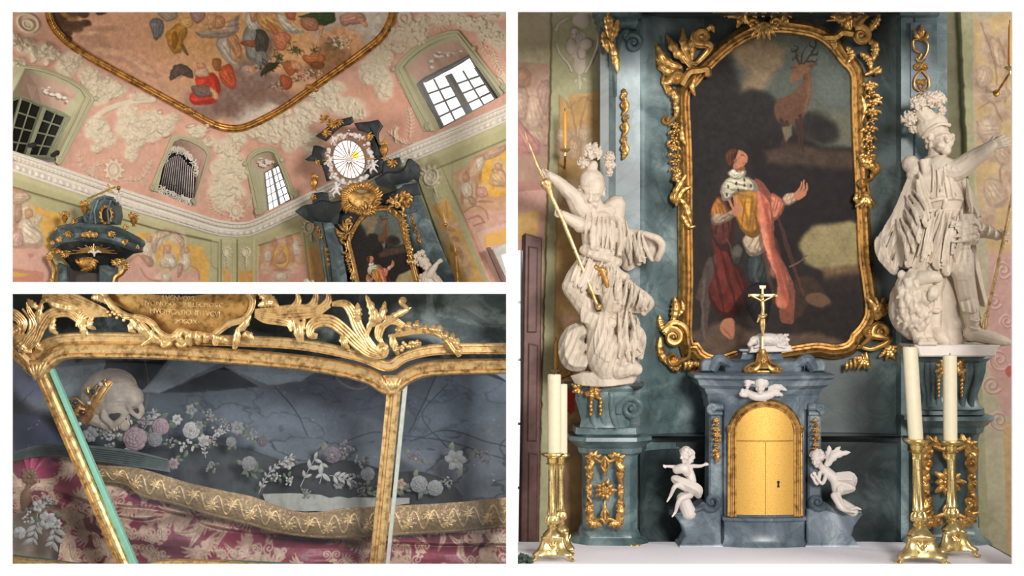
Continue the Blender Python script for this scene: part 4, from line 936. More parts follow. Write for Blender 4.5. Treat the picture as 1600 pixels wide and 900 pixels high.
# flaring cloth at the thigh and below
m.drape(G((330, 440, 12), (360, 460, 14), (400, 500, 20), (440, 535, 26), (464, 560, 24)), G((320, 590, 12), (360, 590, 10), (400, 605, 12), (430, 605, 14), (455, 595, 18)), 3, 5, 5)
m.limb(G((350, 465, 14), (405, 520, 24), (452, 552, 28), (462, 575, 24), (440, 605, 16)), [6, 7, 6, 6, 5]); m.limb(G((310, 430, 30), (345, 470, 34), (375, 480, 26)), [9, 10, 7])
m.drape(G((345, 600, 6), (380, 590, 2), (412, 605, 2), (430, 640, 4)), G((350, 790, 4), (385, 800, 0), (415, 790, -2), (436, 740, 0)), 3, 6, 5); m.limb(G((355, 595, 12), (400, 640, 12), (438, 690, 8), (430, 760, 2)), [7, 7, 6, 5])
m.limb(G((330, 600, 16), (360, 660, 16), (350, 730, 12)), [9, 9, 7])
# the beast: trunk, coiled flank, paw, snout
m.limb(G((290, 640, 22), (290, 700, 22), (295, 760, 20), (310, 800, 14)), [19, 23, 25, 22], 16); m.limb(G((265, 640, 28), (300, 632, 30), (325, 640, 28)), [9, 8, 9]); m.limb(G((245, 620, 26), (262, 648, 28)), [10, 10])
m.tube(cr(G((240, 660, 10), (200, 680, 12), (186, 720, 14), (195, 765, 16), (240, 775, 14)), 7), [10, 16, 19, 18, 13], 12, ripple=6, rip=.08)
m.limb(G((320, 740, 24), (360, 730, 26), (405, 740, 28), (418, 735, 28)), [15, 13, 10, 8]); m.limb(G((340, 700, 22), (375, 705, 26), (395, 722, 26)), [9, 8, 8]); m.limb(G((350, 800, 24), (395, 795, 28), (412, 800, 28)), [16, 13, 10]); m.limb(G((330, 770, 22), (370, 775, 30)), [13, 13])
for k in range(4): m.ell(z3(392 + 7 * k, 808 - 4 * k, 34), (4, 6, 5)); m.ell(z3(352 + 10 * k, 690 + 9 * k, 24), (4, 5, 4))
# rock base
m.drape(G((185, 826, 10), (235, 812, 22), (320, 815, 26), (410, 805, 20)), G((200, 855, 8), (260, 860, 26), (330, 858, 28), (405, 850, 16)), 2, 3, 22); m.limb(G((230, 835, 8), (300, 835, 12), (390, 830, 6)), [12, 13, 12])
folds(m, G((222, 405, 34), (270, 425, 42), (345, 430, 24)), G((175, 505, 22), (240, 540, 36), (345, 525, 24)), 12, 4, 3)
folds(m, G((235, 260, 26), (300, 250, 28), (335, 270, 14)), G((232, 385, 30), (285, 395, 38), (345, 400, 18)), 9, 3, 4, 5, 1)
folds(m, G((340, 245, 8), (380, 285, 8), (440, 335, 24)), G((340, 400, 2), (400, 445, 8), (480, 425, 24)), 9, 4, 5)
folds(m, G((335, 440, 20), (400, 490, 24), (455, 555, 28)), G((325, 585, 18), (390, 605, 18), (450, 600, 22)), 8, 4, 6)
folds(m, G((345, 600, 14), (390, 600, 10), (430, 640, 10)), G((350, 780, 12), (390, 790, 8), (432, 745, 6)), 7, 4, 7)
folds(m, G((270, 640, 40), (310, 640, 40)), G((270, 780, 40), (325, 780, 36)), 14, 2.4, 8, 4, 0)
m.ell(z3(212, 725, 4), (15, 22, 8)); m.limb(G((200, 700, 22), (225, 720, 26), (215, 755, 22)), [5, 6, 4], 8)
m.remesh(1.0, 1, 1.2, 5, (1.6, 375, 590, .35)); m.build('body', STONE, S1, auto=0)
m = MB(D)
for x, y, h, r, sd in [(262, 45, 30, 15, 1), (318, 62, 22, 10, 2), (322, 92, 20, 10, 3), (228, 82, 24, 10, 4), (318, 115, 18, 7, 5)]: plume(m, *z3(x, y, h), r, sd)
m.remesh(.9, 0); m.build('helmet_plume', STONE, S1, auto=0)
m = MB(D); m.limb(G((272, 448, 46), (290, 455, 48), (302, 462, 48)), [3.5, 4.5, 3]); m.limb(G((292, 458, 48), (306, 500, 46), (308, 512, 46)), [4.5, 4, 2.5]); m.ell(z3(268, 446, 46), 4); m.limb(G((280, 470, 46), (300, 448, 50)), [2, 2]); m.build('gilded_sword_hilt', GOLD, S1, label='gilded sword hilt')
t = thing('lance', 'long thin gilded lance held by the left statue, running down to the beast', 'lance', *z3(280, 590)[:2], D)
m = MB(D); m.tube([z3(24, -20, 44), z3(70, 100, 48), z3(98, 155, 50)], [.6, 2.2, 3], 10); m.build('point', GOLDP, t)
m = MB(D); m.lathe(0, [(2, -14), (8, -10), (9, -4), (5, 4), (4, 14), (2, 22)], 0, 12)
m.xf(lambda V: np.c_[V[:, 0] * .92 + V[:, 1] * .4 + z3(102, 170)[0], V[:, 1] * .92 - V[:, 0] * .4 + z3(102, 170)[1], V[:, 2] + 50]); m.build('hand_guard', GOLDP, t)
m = MB(D); m.tube([z3(108, 185, 50), z3(155, 285, 52), z3(275, 580, 50)], [3.4, 3.2, 2.6], 10); m.ell(z3(278, 582, 50), 5); m.build('shaft', GOLDP, t)

# ---- white soldier saint with lion, right
D = 300
S2 = thing('saint_statue', 'white plumed soldier statue with outstretched arm on a slab right of the big painting', 'statue', 1482, 552, D)
m = MB(D); G = lambda *p: [z4(*q) for q in p]
head(m, z4(349, 198, 14), 49, (.1, -.3, 1), hair=21, roll=-8)
m.limb(G((342, 215, 2), (340, 258, 2)), [13, 15])
m.ell(z4(324, 142, 2), (26, 21, 25), 18, 12, -20); m.tube(cr(G((290, 182, 12), (306, 156, 25), (338, 140, 30), (374, 142, 22)), 6), 3, 8, flat=.8); m.limb(G((315, 125, 8), (292, 98, 6), (290, 80, 6)), [15, 14, 12])
m.limb(G((335, 296, 0), (336, 318, 4), (345, 350, 8), (355, 410, 4), (355, 450, 0)), [30, 41, 38, 34, 38], 20); m.limb(G((290, 285, 0), (385, 285, 4)), [17, 17])
m.ell(z4(305, 320, 28), (20, 17, 14)); m.ell(z4(370, 315, 28), (20, 17, 14)); m.ell(z4(345, 375, 32), (22, 14, 12))
m.tube(cr(G((282, 400, 28), (320, 385, 42), (380, 380, 40), (412, 385, 24)), 6), 3, 8); m.limb(G((335, 370, 40), (345, 390, 44), (340, 410, 42)), [4, 4, 3])
# shoulder straps and outstretched arm
for k in range(6): m.limb(G((282 + 10 * k, 262 - 1 * k, 26), (284 + 10 * k, 305, 34)), [5.5, 4], 8)
m.drape(G((308, 300, 40), (330, 285, 46), (350, 300, 44)), G((308, 345, 42), (325, 358, 48), (340, 350, 46)), 3, 4, 4)
m.limb(G((335, 280, 24), (380, 292, 36), (425, 262, 44)), [20, 18, 15]); m.limb(G((425, 262, 44), (470, 230, 48), (492, 212, 48)), [15, 11.5, 8]); hand(m, z4(488, 216, 48), (1, -.42, .1), (.35, 1, .3), 34, .25, -1)
# cape from both shoulders
m.limb(G((258, 265, 0), (270, 285, 8), (262, 300, 6)), [14, 13, 11])
m.drape(G((268, 285, 2), (255, 330, -2), (225, 390, -6), (185, 470, -10), (155, 515, -6)), G((310, 420, 0), (290, 480, 0), (262, 545, -4), (235, 600, -8), (205, 615, -6)), 4, 7, 6, mid=G((290, 350, 6), (262, 410, 4), (238, 470, 0), (205, 540, -4), (172, 570, -2)))
for p in [((262, 300, 6), (215, 430, 2), (160, 510, -2)), ((285, 340, 10), (250, 450, 8), (205, 610, 0)), ((275, 320, 8), (235, 440, 6), (180, 570, 0)), ((155, 512, -4), (165, 560, 0), (205, 618, -2))]: m.limb(G(*p), [6, 8, 5], 9)
m.drape(G((400, 300, -6), (425, 320, -6), (440, 350, -8)), G((420, 440, -4), (450, 450, -4), (478, 460, -8)), 3, 5, 6); m.limb(G((415, 310, 0), (440, 370, 2), (475, 450, -2)), [8, 9, 7], 9); m.limb(G((410, 320, 2), (420, 380, 4), (440, 440, 4)), [5, 7, 6], 9)
# tunic skirts and sash
m.drape(G((258, 405, 16), (300, 412, 38), (350, 420, 42), (400, 415, 30), (425, 420, 10)), G((215, 600, 10), (260, 615, 30), (300, 600, 36), (340, 625, 38), (380, 600, 24)), 7, 7, 6)
for p, w in [(((270, 420, 34), (250, 500, 36), (232, 595, 30)), 7), (((300, 420, 42), (285, 510, 46), (270, 612, 40)), 8), (((325, 425, 46), (318, 520, 46), (320, 600, 42)), 8), (((345, 430, 46), (350, 520, 46), (350, 620, 42)), 8), (((285, 440, 38), (270, 540, 40), (250, 605, 34)), 5)]: m.limb(G(*p), [w * .6, w, w * .8], 9)
m.drape(G((345, 460, 44), (390, 455, 42), (440, 440, 30), (460, 470, 20)), G((360, 540, 40), (400, 535, 44), (440, 520, 36), (455, 500, 22)), 4, 5, 6)
for p in [((345, 460, 46), (395, 478, 52), (450, 500, 34)), ((350, 490, 46), (400, 510, 50), (452, 515, 30)), ((360, 520, 44), (400, 545, 42), (420, 540, 36)), ((380, 450, 44), (430, 455, 40), (462, 480, 24))]: m.limb(G(*p), [6, 9, 6], 9)
m.drape(G((440, 520, -4), (455, 530, -6), (470, 560, -8)), G((440, 640, -8), (480, 680, -10), (518, 720, -12)), 2, 6, 5); m.limb(G((450, 530, 0), (470, 620, -4), (500, 720, -8)), [8, 8, 6], 9)
# legs and boots
m.limb(G((370, 500, 14), (395, 580, 34), (408, 620, 34)), [26, 23, 18]); m.limb(G((408, 618, 34), (425, 680, 22), (440, 740, 20), (450, 800, 20)), [17, 16, 14, 12]); m.limb(G((445, 815, 20), (480, 825, 30), (520, 838, 38), (548, 843, 40)), [14, 12, 10, 6])
m.drape(G((395, 715, 36), (430, 705, 42), (468, 712, 22)), G((402, 745, 40), (435, 750, 46), (470, 742, 24)), 5, 3, 5); 
for y in (770, 795): m.tube(cr(G((428, y, 34), (450, y + 6, 36), (468, y - 4, 26)), 5), 2.4, 7)
m.limb(G((318, 560, 10), (325, 640, 16), (322, 680, 14)), [21, 18, 15]); m.limb(G((322, 680, 12), (325, 740, 10), (328, 810, 10)), [15, 14, 11]); m.limb(G((325, 815, 12), (340, 832, 26), (352, 842, 30)), [13, 12, 8]); m.tube(cr(G((300, 735, 22), (325, 745, 28), (345, 738, 18)), 5), 4, 8)
# second arm with the staff
m.limb(G((430, 400, -4), (455, 455, 6), (470, 485, 14)), [14, 13, 12]); m.limb(G((470, 480, 14), (500, 490, 26), (520, 500, 32)), [12, 10, 8]); hand(m, z4(516, 498, 32), (1, .12, .2), (0, 1, .2), 26, .8, -1)
# tree stump support
m.limb(G((362, 640, -8), (372, 700, -6), (378, 760, -6), (385, 840, -4)), [19, 20, 21, 24], 14); m.ell(z4(395, 790, 8), (12, 14, 10)); m.ell(z4(392, 838, 8), (16, 10, 12))
folds(m, G((262, 410, 30), (330, 420, 46), (410, 420, 30)), G((222, 600, 26), (300, 610, 44), (375, 605, 36)), 15, 4, 9)
folds(m, G((268, 290, 8), (240, 350, 4), (200, 440, 0)), G((300, 420, 6), (265, 540, 4), (215, 612, 2)), 9, 4.5, 10)
folds(m, G((405, 310, 2), (435, 340, 0)), G((425, 440, 4), (478, 455, -2)), 5, 4, 11)
folds(m, G((300, 270, 36), (370, 275, 36)), G((290, 390, 36), (400, 385, 34)), 6, 2.2, 12, 4, 0)
folds(m, G((345, 465, 48), (360, 530, 46)), G((440, 450, 36), (455, 510, 34)), 8, 4, 13)
m.ell(z4(335, 560, 20), (16, 20, 14))
m.remesh(1.0, 1, 1.1, 6, (1.7, 325, 430, .2)); body2 = m.build('body', STONE, S2, auto=0)
m = MB(D)
for x, y, h, r, sd in [(272, 72, 16, 13, 1), (310, 58, 18, 13, 2), (340, 60, 14, 13, 3), (338, 48, 10, 11, 6), (245, 118, 10, 13, 4), (352, 92, 10, 8, 5), (265, 150, 4, 8, 8), (290, 60, 14, 9, 9)]: plume(m, *z4(x, y, h), r, sd)
m.remesh(.9, 0); m.build('helmet_plume', STONE, S2, auto=0)
m = MB(D); m.prism([z4(x, y)[:2] for x, y in [(246, 852), (520, 852), (520, 858), (510, 866), (505, 890), (262, 890), (255, 866), (246, 858)]], -50, 46, 2); m.build('slab', STONEW, S2, smooth=False)
t = thing('staff', 'gilded spear shaft held upright by the hand of the right statue', 'staff', *z4(478, 800)[:2], D)
m = MB(D); m.tube([z4(586, 262, 40), z4(535, 505, 42), z4(488, 745, 34)], [3, 2.8, 2.6], 10); m.ell(z4(584, 266, 40), (4.5, 5, 4.5)); m.build('shaft', GOLDP, t)
m = MB(D); m.lathe(0, [(1.5, -12), (4.5, -8), (3, 0), (5, 8), (3.5, 18), (1, 26)], 0, 10); x0, y0, _ = z4(482, 770)
m.xf(lambda V: np.c_[V[:, 0] - V[:, 1] * .16 + x0, V[:, 1] + y0, V[:, 2] + 33]); m.build('tassel', GOLDP, t)
# lion sits against the saint's knee
LN = thing('stone_lion', 'white stone lion with open mouth beside the leg of the right statue', 'statue', *z4(262, 850)[:2], D)
m = MB(D)
m.limb(G((235, 700, 8), (230, 760, 6), (265, 800, 4)), [24, 22, 20], 16)
m.limb(G((245, 670, 26), (252, 730, 24), (262, 780, 18)), [26, 27, 18], 16)
m.ell(z4(255, 645, 34), (20, 19, 20)); m.limb(G((268, 638, 50), (296, 634, 60), (310, 638, 60)), [12, 10, 8]); m.limb(G((270, 672, 48), (300, 672, 58)), [8, 6]); m.ell(z4(306, 630, 57), (4, 3.5, 4)); m.limb(G((262, 628, 52), (282, 626, 54)), [5, 4])
m.ell(z4(272, 632, 55), 2.6); m.ell(z4(240, 622, 38), (7, 8, 5)); m.ell(z4(212, 628, 30), (7, 8, 5))
for k in range(5): m.ell(z4(288 + 4 * k, 650, 55), (1.3, 3, 1.3)) 
rn = random.Random(4); base_(m)
for k in range(90):
    a = rn.uniform(0, 1); x = rn.uniform(198, 305); y = 640 + a * 150
    if (x - 250) ** 2 / 58 ** 2 + (y - 700) ** 2 / 95 ** 2 > 1 or (x > 262 and y < 672): continue
    px_, py_, _ = z4(x, y + 12); hh = max(surf(m, px_, py_, 5), 14) - 1
    m.limb(G((x, y, hh), (x + rn.uniform(-6, 6), y + 14, hh + 3), (x + rn.uniform(-9, 9), y + 28, hh)), [5, 5, 2.5], 6)
for x, dx in ((250, 18), (288, 8)): m.limb(G((x, 760, 26), (x + dx * .4, 800, 28), (x + dx, 835, 28)), [13, 10, 9]); m.limb(G((x + dx, 840, 28), (x + dx + 4, 846, 40)), [9, 8]); [m.ell(z4(x + dx - 6 + 7 * k, 848, 45), (3.6, 4, 5)) for k in range(4)]
m.remesh(1.1, 1, 1.0, 5); m.build('body', STONE, LN, auto=0)

# ---- altar table with linen
TZ = 452.0                      # table height below the eye, grid units
def ty(d): return 450 + TZ * F / (F + d)       # row of the table top at depth d
TB = thing('altar_table', 'altar table with a white linen cloth in front of the green marble altar', 'table', 1190, ty(200), 200)
m = MB(200)
k2 = (F + 200) / F
def flat_sheet(mb, x0, x1, d0, d1, nx=60, ny=14, wav=1.2):
    G = np.zeros((ny, nx, 3))
    for j, d in enumerate(np.linspace(d0, d1, ny)):
        for i, x in enumerate(np.linspace(x0, x1, nx)):
            k = (F + d) / F
            G[j, i] = (x, 450 + TZ / k2 - wav * vn(np.array(x * 1.0), np.array(d * 1.0), 37, 2), (200 - d) / k2)
    mb.grid(G)
flat_sheet(m, 806, 1572, 20, 330)
m.build('linen_cloth', LINEN, TB, auto=0)
m = MB(200); m.box(800, 1580, 450 + TZ / k2 + 1.5, 450 + TZ / k2 + 14, -120, 160, 1); m.box(812, 1568, 450 + TZ / k2 + 14, 450 + TZ / k2 + 110, -110, 150, 1); m.build('table_body', TEALD, TB, smooth=False)

# ---- tabernacle
D = 285
TAB = thing('tabernacle', 'blue-grey marble tabernacle with a gilded arched door standing on the altar table', 'tabernacle', 1192, ty(D), D)
def bowed(x0, x1, bow, n=15): return [(x, bow * (1 - ((x - (x0 + x1) / 2) / ((x1 - x0) / 2)) ** 2)) for x in np.linspace(x0, x1, n)]
m = MB(D)
m.plan([(1126, -60), (1128, -10)] + bowed(1132, 1256, 12) + [(1262, -10), (1264, -60)], [(0, 600), (0, 806), (4, 808), (4, 812), (1, 815), (0, 820), (0, 842), (3, 848), (6, 852), (6, 860)])
m.build('body', BLUEM, TAB, auto=30)
m = MB(D)
cp = [(1108, -70), (1110, -12), (1136, 0)] + bowed(1142, 1246, 12, 9) + [(1252, 0), (1278, -12), (1280, -70)]
m.plan(cp, [(-6, 640), (0, 640), (1, 630), (3, 626), (3, 618), (6, 614), (8, 608), (17, 602), (20, 594), (26, 590), (26, 586), (20, 583), (4, 580), (-8, 579)])
m.build('cornice', BLUEM, TAB, auto=30)
m = MB(D)
m.plan([(1128, -60), (1130, -14)] + bowed(1136, 1248, 8, 9) + [(1254, -14), (1256, -60)], [(-4, 582), (4, 582), (5, 574), (1, 570), (2, 566), (-6, 562)])
m.plan([(1158, -50), (1160, -14), (1226, -14), (1228, -50)], [(0, 566), (2, 564), (-2, 556), (-3, 552), (3, 549), (3, 546), (-8, 545)])
for sx in (-1, 1):
    x = 1192 + sx * 84; m.tube(cr([(x - sx * 4, 578, 0), (x - sx * 14, 562, 2), (x - sx * 26, 566, 2), (x - sx * 40, 574, 0)], 6), [9, 10, 8, 5], 10); m.prism([(x - 13, 580), (x - 13, 566), (x - 8, 561), (x + 8, 561), (x + 13, 566), (x + 13, 580)], -26, 6, 2)
m.build('crown', BLUEM, TAB, auto=35)
# side pilasters with little capitals
for sx, x in ((-1, 1119), (1, 1274)):
    m = MB(D - 4); m.prism([(x - 10, 640), (x + 10, 640), (x + 11, 806), (x - 11, 806)], -60, -4, 3)
    m.tube([(x - 11, 636, -2), (x + 11, 636, -2)], 6, 10); m.tube([(x - 10, 646, -3), (x + 10, 646, -3)], 4, 10); m.scroll(x + sx * 6, 638, 8, 90, -sx * 1.3, 3, h=4)
    pp = m.build('pilaster', BLUEM, TAB, auto=35)
    m = MB(D - 12); garland(m, [(x, 656), (x + 1, 680), (x, 710)], 5.2, 0, int(x)); m.leaf([(x, 704, 0), (x + 2, 714, 2), (x, 724, 0)], 5, 3); m.build('gilded_garland', GOLD, pp)
# scroll wings carrying the putti
for sx, xs in ((-1, [1126, 1112, 1098, 1082, 1062, 1050, 1056, 1066, 1070, 1064, 1062, 1126]), (1, [1260, 1274, 1288, 1304, 1330, 1348, 1344, 1334, 1330, 1338, 1340, 1260])):
    ysw = [796, 790, 784, 796, 803, 803, 808, 822, 836, 848, 862, 862]
    m = MB(D - 2); m.prism(list(zip(xs, ysw)), -46, 4, 2.5)
    x0 = 1112 if sx < 0 else 1276
    m.scroll(x0, 784, 15 if sx < 0 else 13, 90 - sx * 60, sx * 1.35, 5.5, [(x0 + sx * 44, 806, 0), (x0 + sx * 26, 798, 0)], h=1, flat=2.2)
    m.tube(cr([(xs[5], 804, -18), (xs[4], 803, 2), (xs[3], 797, 4)], 6), 3, 8); m.plan([(min(xs[9], xs[11]) - 2, -46), (min(xs[9], xs[11]), 4), (max(xs[9], xs[11]), 4), (max(xs[9], xs[11]) + 2, -46)], [(0, 848), (3, 852), (4, 864)])
    m.build('scroll_wing', BLUEM, TAB, auto=35)
# door: bowed like the body
cx, x0, x1, yt, yb = 1194, 1149, 1239, 634, 803
def arch(x0, x1, yt, yb, n=22):
    r = (x1 - x0) / 2; c = (x0 + x1) / 2; ry = r * .92
    a = np.linspace(PI, 0, n); return [(x0, yb)] + [(c + r * math.cos(t), yt + ry - ry * math.sin(t)) for t in a] + [(x1, yb)]
bowh = lambda x: 12 * (1 - ((x - 1194) / 62.) ** 2)
m = MB(D - 2); ys_ = np.linspace(0, 1, 16); Gd = []
r = (x1 - x0) / 2
for x in np.linspace(x0, x1, 25):
    top = yt + r * .92 * (1 - math.sqrt(max(0, 1 - ((x - cx) / r) ** 2)))
    Gd.append([(x, top * (1 - v) + yb * v, bowh(x) + 1.5) for v in ys_])
m.grid(np.array(Gd)); dr = m.build('door', DOORG, TAB)
m = MB(D - 2); m.tube([(x, 688, bowh(x) + 2) for x in np.linspace(1149.5, 1238.5, 14)], .9, 6); m.tube([(1194, 690, bowh(1194) + 1.8), (1194, 802, bowh(1194) + 1.8)], .6, 6); m.build('seam', mat_gold('door_seam', (.35, .2, .04), (.5, .3, .07)), dr)
m = MB(D - 2); m.ell((1214, 752, bowh(1214) + 2), (2.2, 2.6, .8)); m.prism([(1213, 753), (1215, 753), (1216, 760), (1212, 760)], bowh(1214) + 1, bowh(1214) + 2.4, .2); m.build('keyhole', BLACK, dr, label='black keyhole')
fp = np.array(arch(1143.5, 1245.5, 628.5, 806)); fp3 = np.c_[resample(fp, 70), np.zeros(70)]; fp3[:, 2] = [bowh(x) + 1 for x in fp3[:, 0]]
m = MB(D - 2); m.sweep(fp3, [(6.5, 0), (6, 3), (3.5, 3.5), (3, 2.4), (0, 5), (-3, 5.5), (-5, 4), (-6.5, 1)]); 
for x in (1141, 1248): m.scroll(x, 668, 5.5, 90, 1.3 if x < 1194 else -1.3, 2.6, [(x, 690, bowh(x) + 4)], h=bowh(x) + 6); m.prism([(x - 5, 672), (x + 5, 672), (x + 6, 806), (x - 6, 806)], bowh(x) + 2, bowh(x) + 6, 1.5)
m.build('door_frame', GOLD, TAB, auto=35)

# ---- lamb on the book
t = thing('lamb_figure', 'small white lamb lying on a book on top of the tabernacle', 'figurine', 1202, 550, D + 10)
m = MB(D + 10); m.prism([(1170, 551), (1172, 541), (1234, 539), (1237, 549)], -14, 10, 1.5); m.build('book', STONEW, t, smooth=False)
m = MB(D + 10); m.limb([(1178, 532, 2), (1196, 530, 4), (1222, 532, 3)], [7, 10, 9]); m.limb([(1176, 533, 4), (1170, 538, 8)], [6, 4]); m.limb([(1172, 530, 8), (1176, 527, 9)], [2, 2]); m.limb([(1186, 540, 10), (1178, 542, 13)], [3, 2.4]); m.limb([(1214, 540, 10), (1224, 542, 12)], [3, 2.4])
rn = random.Random(2)
for k in range(60): a = rn.uniform(0, 6.28); x = rn.uniform(1182, 1230); m.ell((x, 531 + 8 * math.sin(a), 4 + 8 * abs(math.cos(a))), 2.4, 7, 5)
m.remesh(.8, 1); m.build('lamb', STONEW, t, auto=0)

# ---- crucifix
t = thing('crucifix', 'gilded standing crucifix with corpus on top of the tabernacle in front of the painting', 'crucifix', 1191, 582, D - 16)
m = MB(D - 16); m.box(1189.6, 1193.4, 447, 552, -1.6, 1.6, .6); m.box(1169, 1215, 459, 463.5, -1.6, 1.6, .6); m.prism([(1186, 446), (1197, 446), (1196, 451), (1187, 451)], 1, 2.6, .3); 
c_ = m.build('cross', GOLDP, t, smooth=False)
m = MB(D - 16)
m.limb([(1191, 472, 4), (1191.5, 484, 5), (1190.5, 494, 4)], [3.6, 3.2, 3.4], 10); m.limb([(1189, 470, 4), (1180, 465, 4), (1171, 461, 3)], [1.9, 1.6, 1.2], 8); m.limb([(1193, 470, 4), (1203, 465, 4), (1213, 460, 3)], [1.9, 1.6, 1.2], 8)
m.limb([(1189.5, 495, 4), (1188.5, 507, 6), (1190.6, 519, 4), (1191, 524, 4)], [2.6, 2.3, 1.7, 1.3], 8); m.limb([(1192.5, 495, 4), (1193, 508, 6), (1191.8, 519, 5), (1191.6, 524, 5)], [2.6, 2.3, 1.7, 1.3], 8)
head(m, (1189.5, 463.5, 6), 8.5, (-.3, .4, 1), hair=5); m.limb([(1186, 493, 5), (1191, 495, 7.5), (1196, 492, 5)], [2.4, 3, 2.4], 8); m.limb([(1186, 494, 4), (1183, 503, 4)], [2, 1.4], 8)
m.remesh(.5, 1); m.build('corpus', GOLDP, t, auto=0)
m = MB(D - 16); m.lathe(1191.5, [(4, 545), (6, 549), (6, 553), (9, 557), (11, 563), (10, 567), (14, 570), (16, 575)], 0, 18)
for sx in (-1, 1): m.scroll(1191.5 + sx * 22, 577, 6, 180 if sx < 0 else 0, sx * 1.2, 2.6, [(1191.5 + sx * 8, 552, 3), (1191.5 + sx * 11, 566, 4), (1191.5 + sx * 20, 570, 4)], h=4); m.leaf([(1191.5 + sx * 4, 566, 10), (1191.5 + sx * 12, 576, 13), (1191.5 + sx * 30, 582, 8)], 5, 3)
m.rosette(1191.5, 563, 5, 11, 6); m.box(1168, 1216, 578, 582, -14, 8, 1); m.build('foot', GOLD, t)

# ---- cherub head with wings on a cloud
t = MB(D - 26)
head(t, (1187, 602, 8), 26, (-.35, .25, 1), hair=8); head(t, (1168, 598, 3), 18, (-.5, .3, 1), hair=12)
for P in ([(1198, 606, 4), (1214, 604, 6), (1230, 610, 2)], [(1196, 612, 5), (1212, 614, 6), (1224, 618, 2)], [(1172, 612, 4), (1160, 616, 5), (1160, 606, 3)], [(1180, 616, 6), (1190, 622, 6), (1204, 621, 4)]): t.leaf(P, 6, 4, .6, deep=.3)
t.limb([(1165, 612, 2), (1180, 619, 5), (1200, 617, 4), (1212, 611, 2)], [5, 7, 7, 5]); t.remesh(.8, 1)
tag(t.build('cherub_cloud', STONEW, auto=0), 'white winged cherub heads on a cloud above the gilded tabernacle door', 'cherub')

# ---- putti
def putto(label, D, J, s, face, hr, wings, extra=None):
    o = thing('putto', label, 'putto', (J['lan'][0] + J['ran'][0]) / 2, max(J['lto'][1], J['rto'][1], J['hip'][1]) + 4, D)
    m = MB(D); putto_body(m, J, s); head(m, J['head'], s * 1.0, face, hair=hr); m.limb([J['head'], J['neck']], [s * .2, s * .2])
    hand(m, J['lwr'], np.array(J['lwr']) - np.array(J['lel']), (0, 1, .3), s * .34, .5, 1); hand(m, J['rwr'], np.array(J['rwr']) - np.array(J['rel']), (0, 1, .3), s * .34, .5, -1)
    if extra: extra(m)
    m.remesh(.85, 1); m.build('body', STONEW, o, auto=0)
    m = MB(D)
    for P in wings: m.leaf(P, s * .26, 4, .5, deep=.3, thick=2.5)
    m.build('wing', STONEW, o)
    return o
Z = lambda x, y, h=0: z6(x, y, h)
J = dict(head=Z(98, 566, 12), neck=Z(100, 596, 4), chest=Z(106, 612, 4), belly=Z(116, 650, 6), hip=Z(108, 680, 4), lsh=Z(84, 605, 8), lel=Z(62, 602, 14), lwr=Z(40, 600, 16), rsh=Z(120, 602, 4), rel=Z(142, 602, 6), rwr=Z(154, 598, 8), lhp=Z(98, 668, 12), lkn=Z(66, 656, 24), lan=Z(50, 690, 18), lto=Z(40, 706, 20), rhp=Z(112, 690, 8), rkn=Z(78, 700, 22), ran=Z(66, 740, 14), rto=Z(56, 752, 18))
def ex(m): m.limb([Z(70, 610, 16), Z(90, 606, 20), Z(100, 620, 16)], [7, 8, 6]); m.limb([Z(64, 640, 10), Z(90, 652, 16), Z(130, 672, 12), Z(138, 690, 4)], [6, 7, 8, 6], 9); m.limb([Z(90, 700, 8), Z(110, 745, 0)], [10, 12])
putto('white putto with both arms stretched out, sitting on the left scroll of the tabernacle', D - 2, J, 25, (-.75, .15, .7), 4, [[Z(104, 600, 2), Z(120, 575, -4), Z(126, 555, -4)]], ex)
J = dict(head=Z(498, 578, 10), neck=Z(510, 602, 4), chest=Z(522, 614, 4), belly=Z(552, 642, 6), hip=Z(560, 676, 4), lsh=Z(506, 622, 10), lel=Z(496, 654, 16), lwr=Z(482, 634, 18), rsh=Z(530, 620, 6), rel=Z(510, 652, 20), rwr=Z(490, 628, 20), lhp=Z(558, 690, 12), lkn=Z(580, 730, 18), lan=Z(618, 728, 12), lto=Z(630, 732, 12), rhp=Z(548, 690, 14), rkn=Z(566, 724, 26), ran=Z(596, 736, 20), rto=Z(612, 738, 22))
def ex(m): m.limb([Z(560, 640, 6), Z(600, 640, 8), Z(608, 664, 4)], [8, 9, 5], 9); m.limb([Z(570, 670, 10), Z(608, 670, 6)], [9, 5], 9); m.limb([Z(575, 720, 4), Z(610, 740, 2)], [10, 9])
putto('white winged putto praying with bowed head on the right scroll of the tabernacle', D - 2, J, 26, (-.6, .45, .8), 6, [[Z(526, 608, 4), Z(545, 575, 0), Z(572, 542, 4)], [Z(530, 606, 2), Z(556, 570, 4), Z(604, 560, 2)], [Z(534, 600, 0), Z(540, 560, -3), Z(540, 540, -3)]], ex)

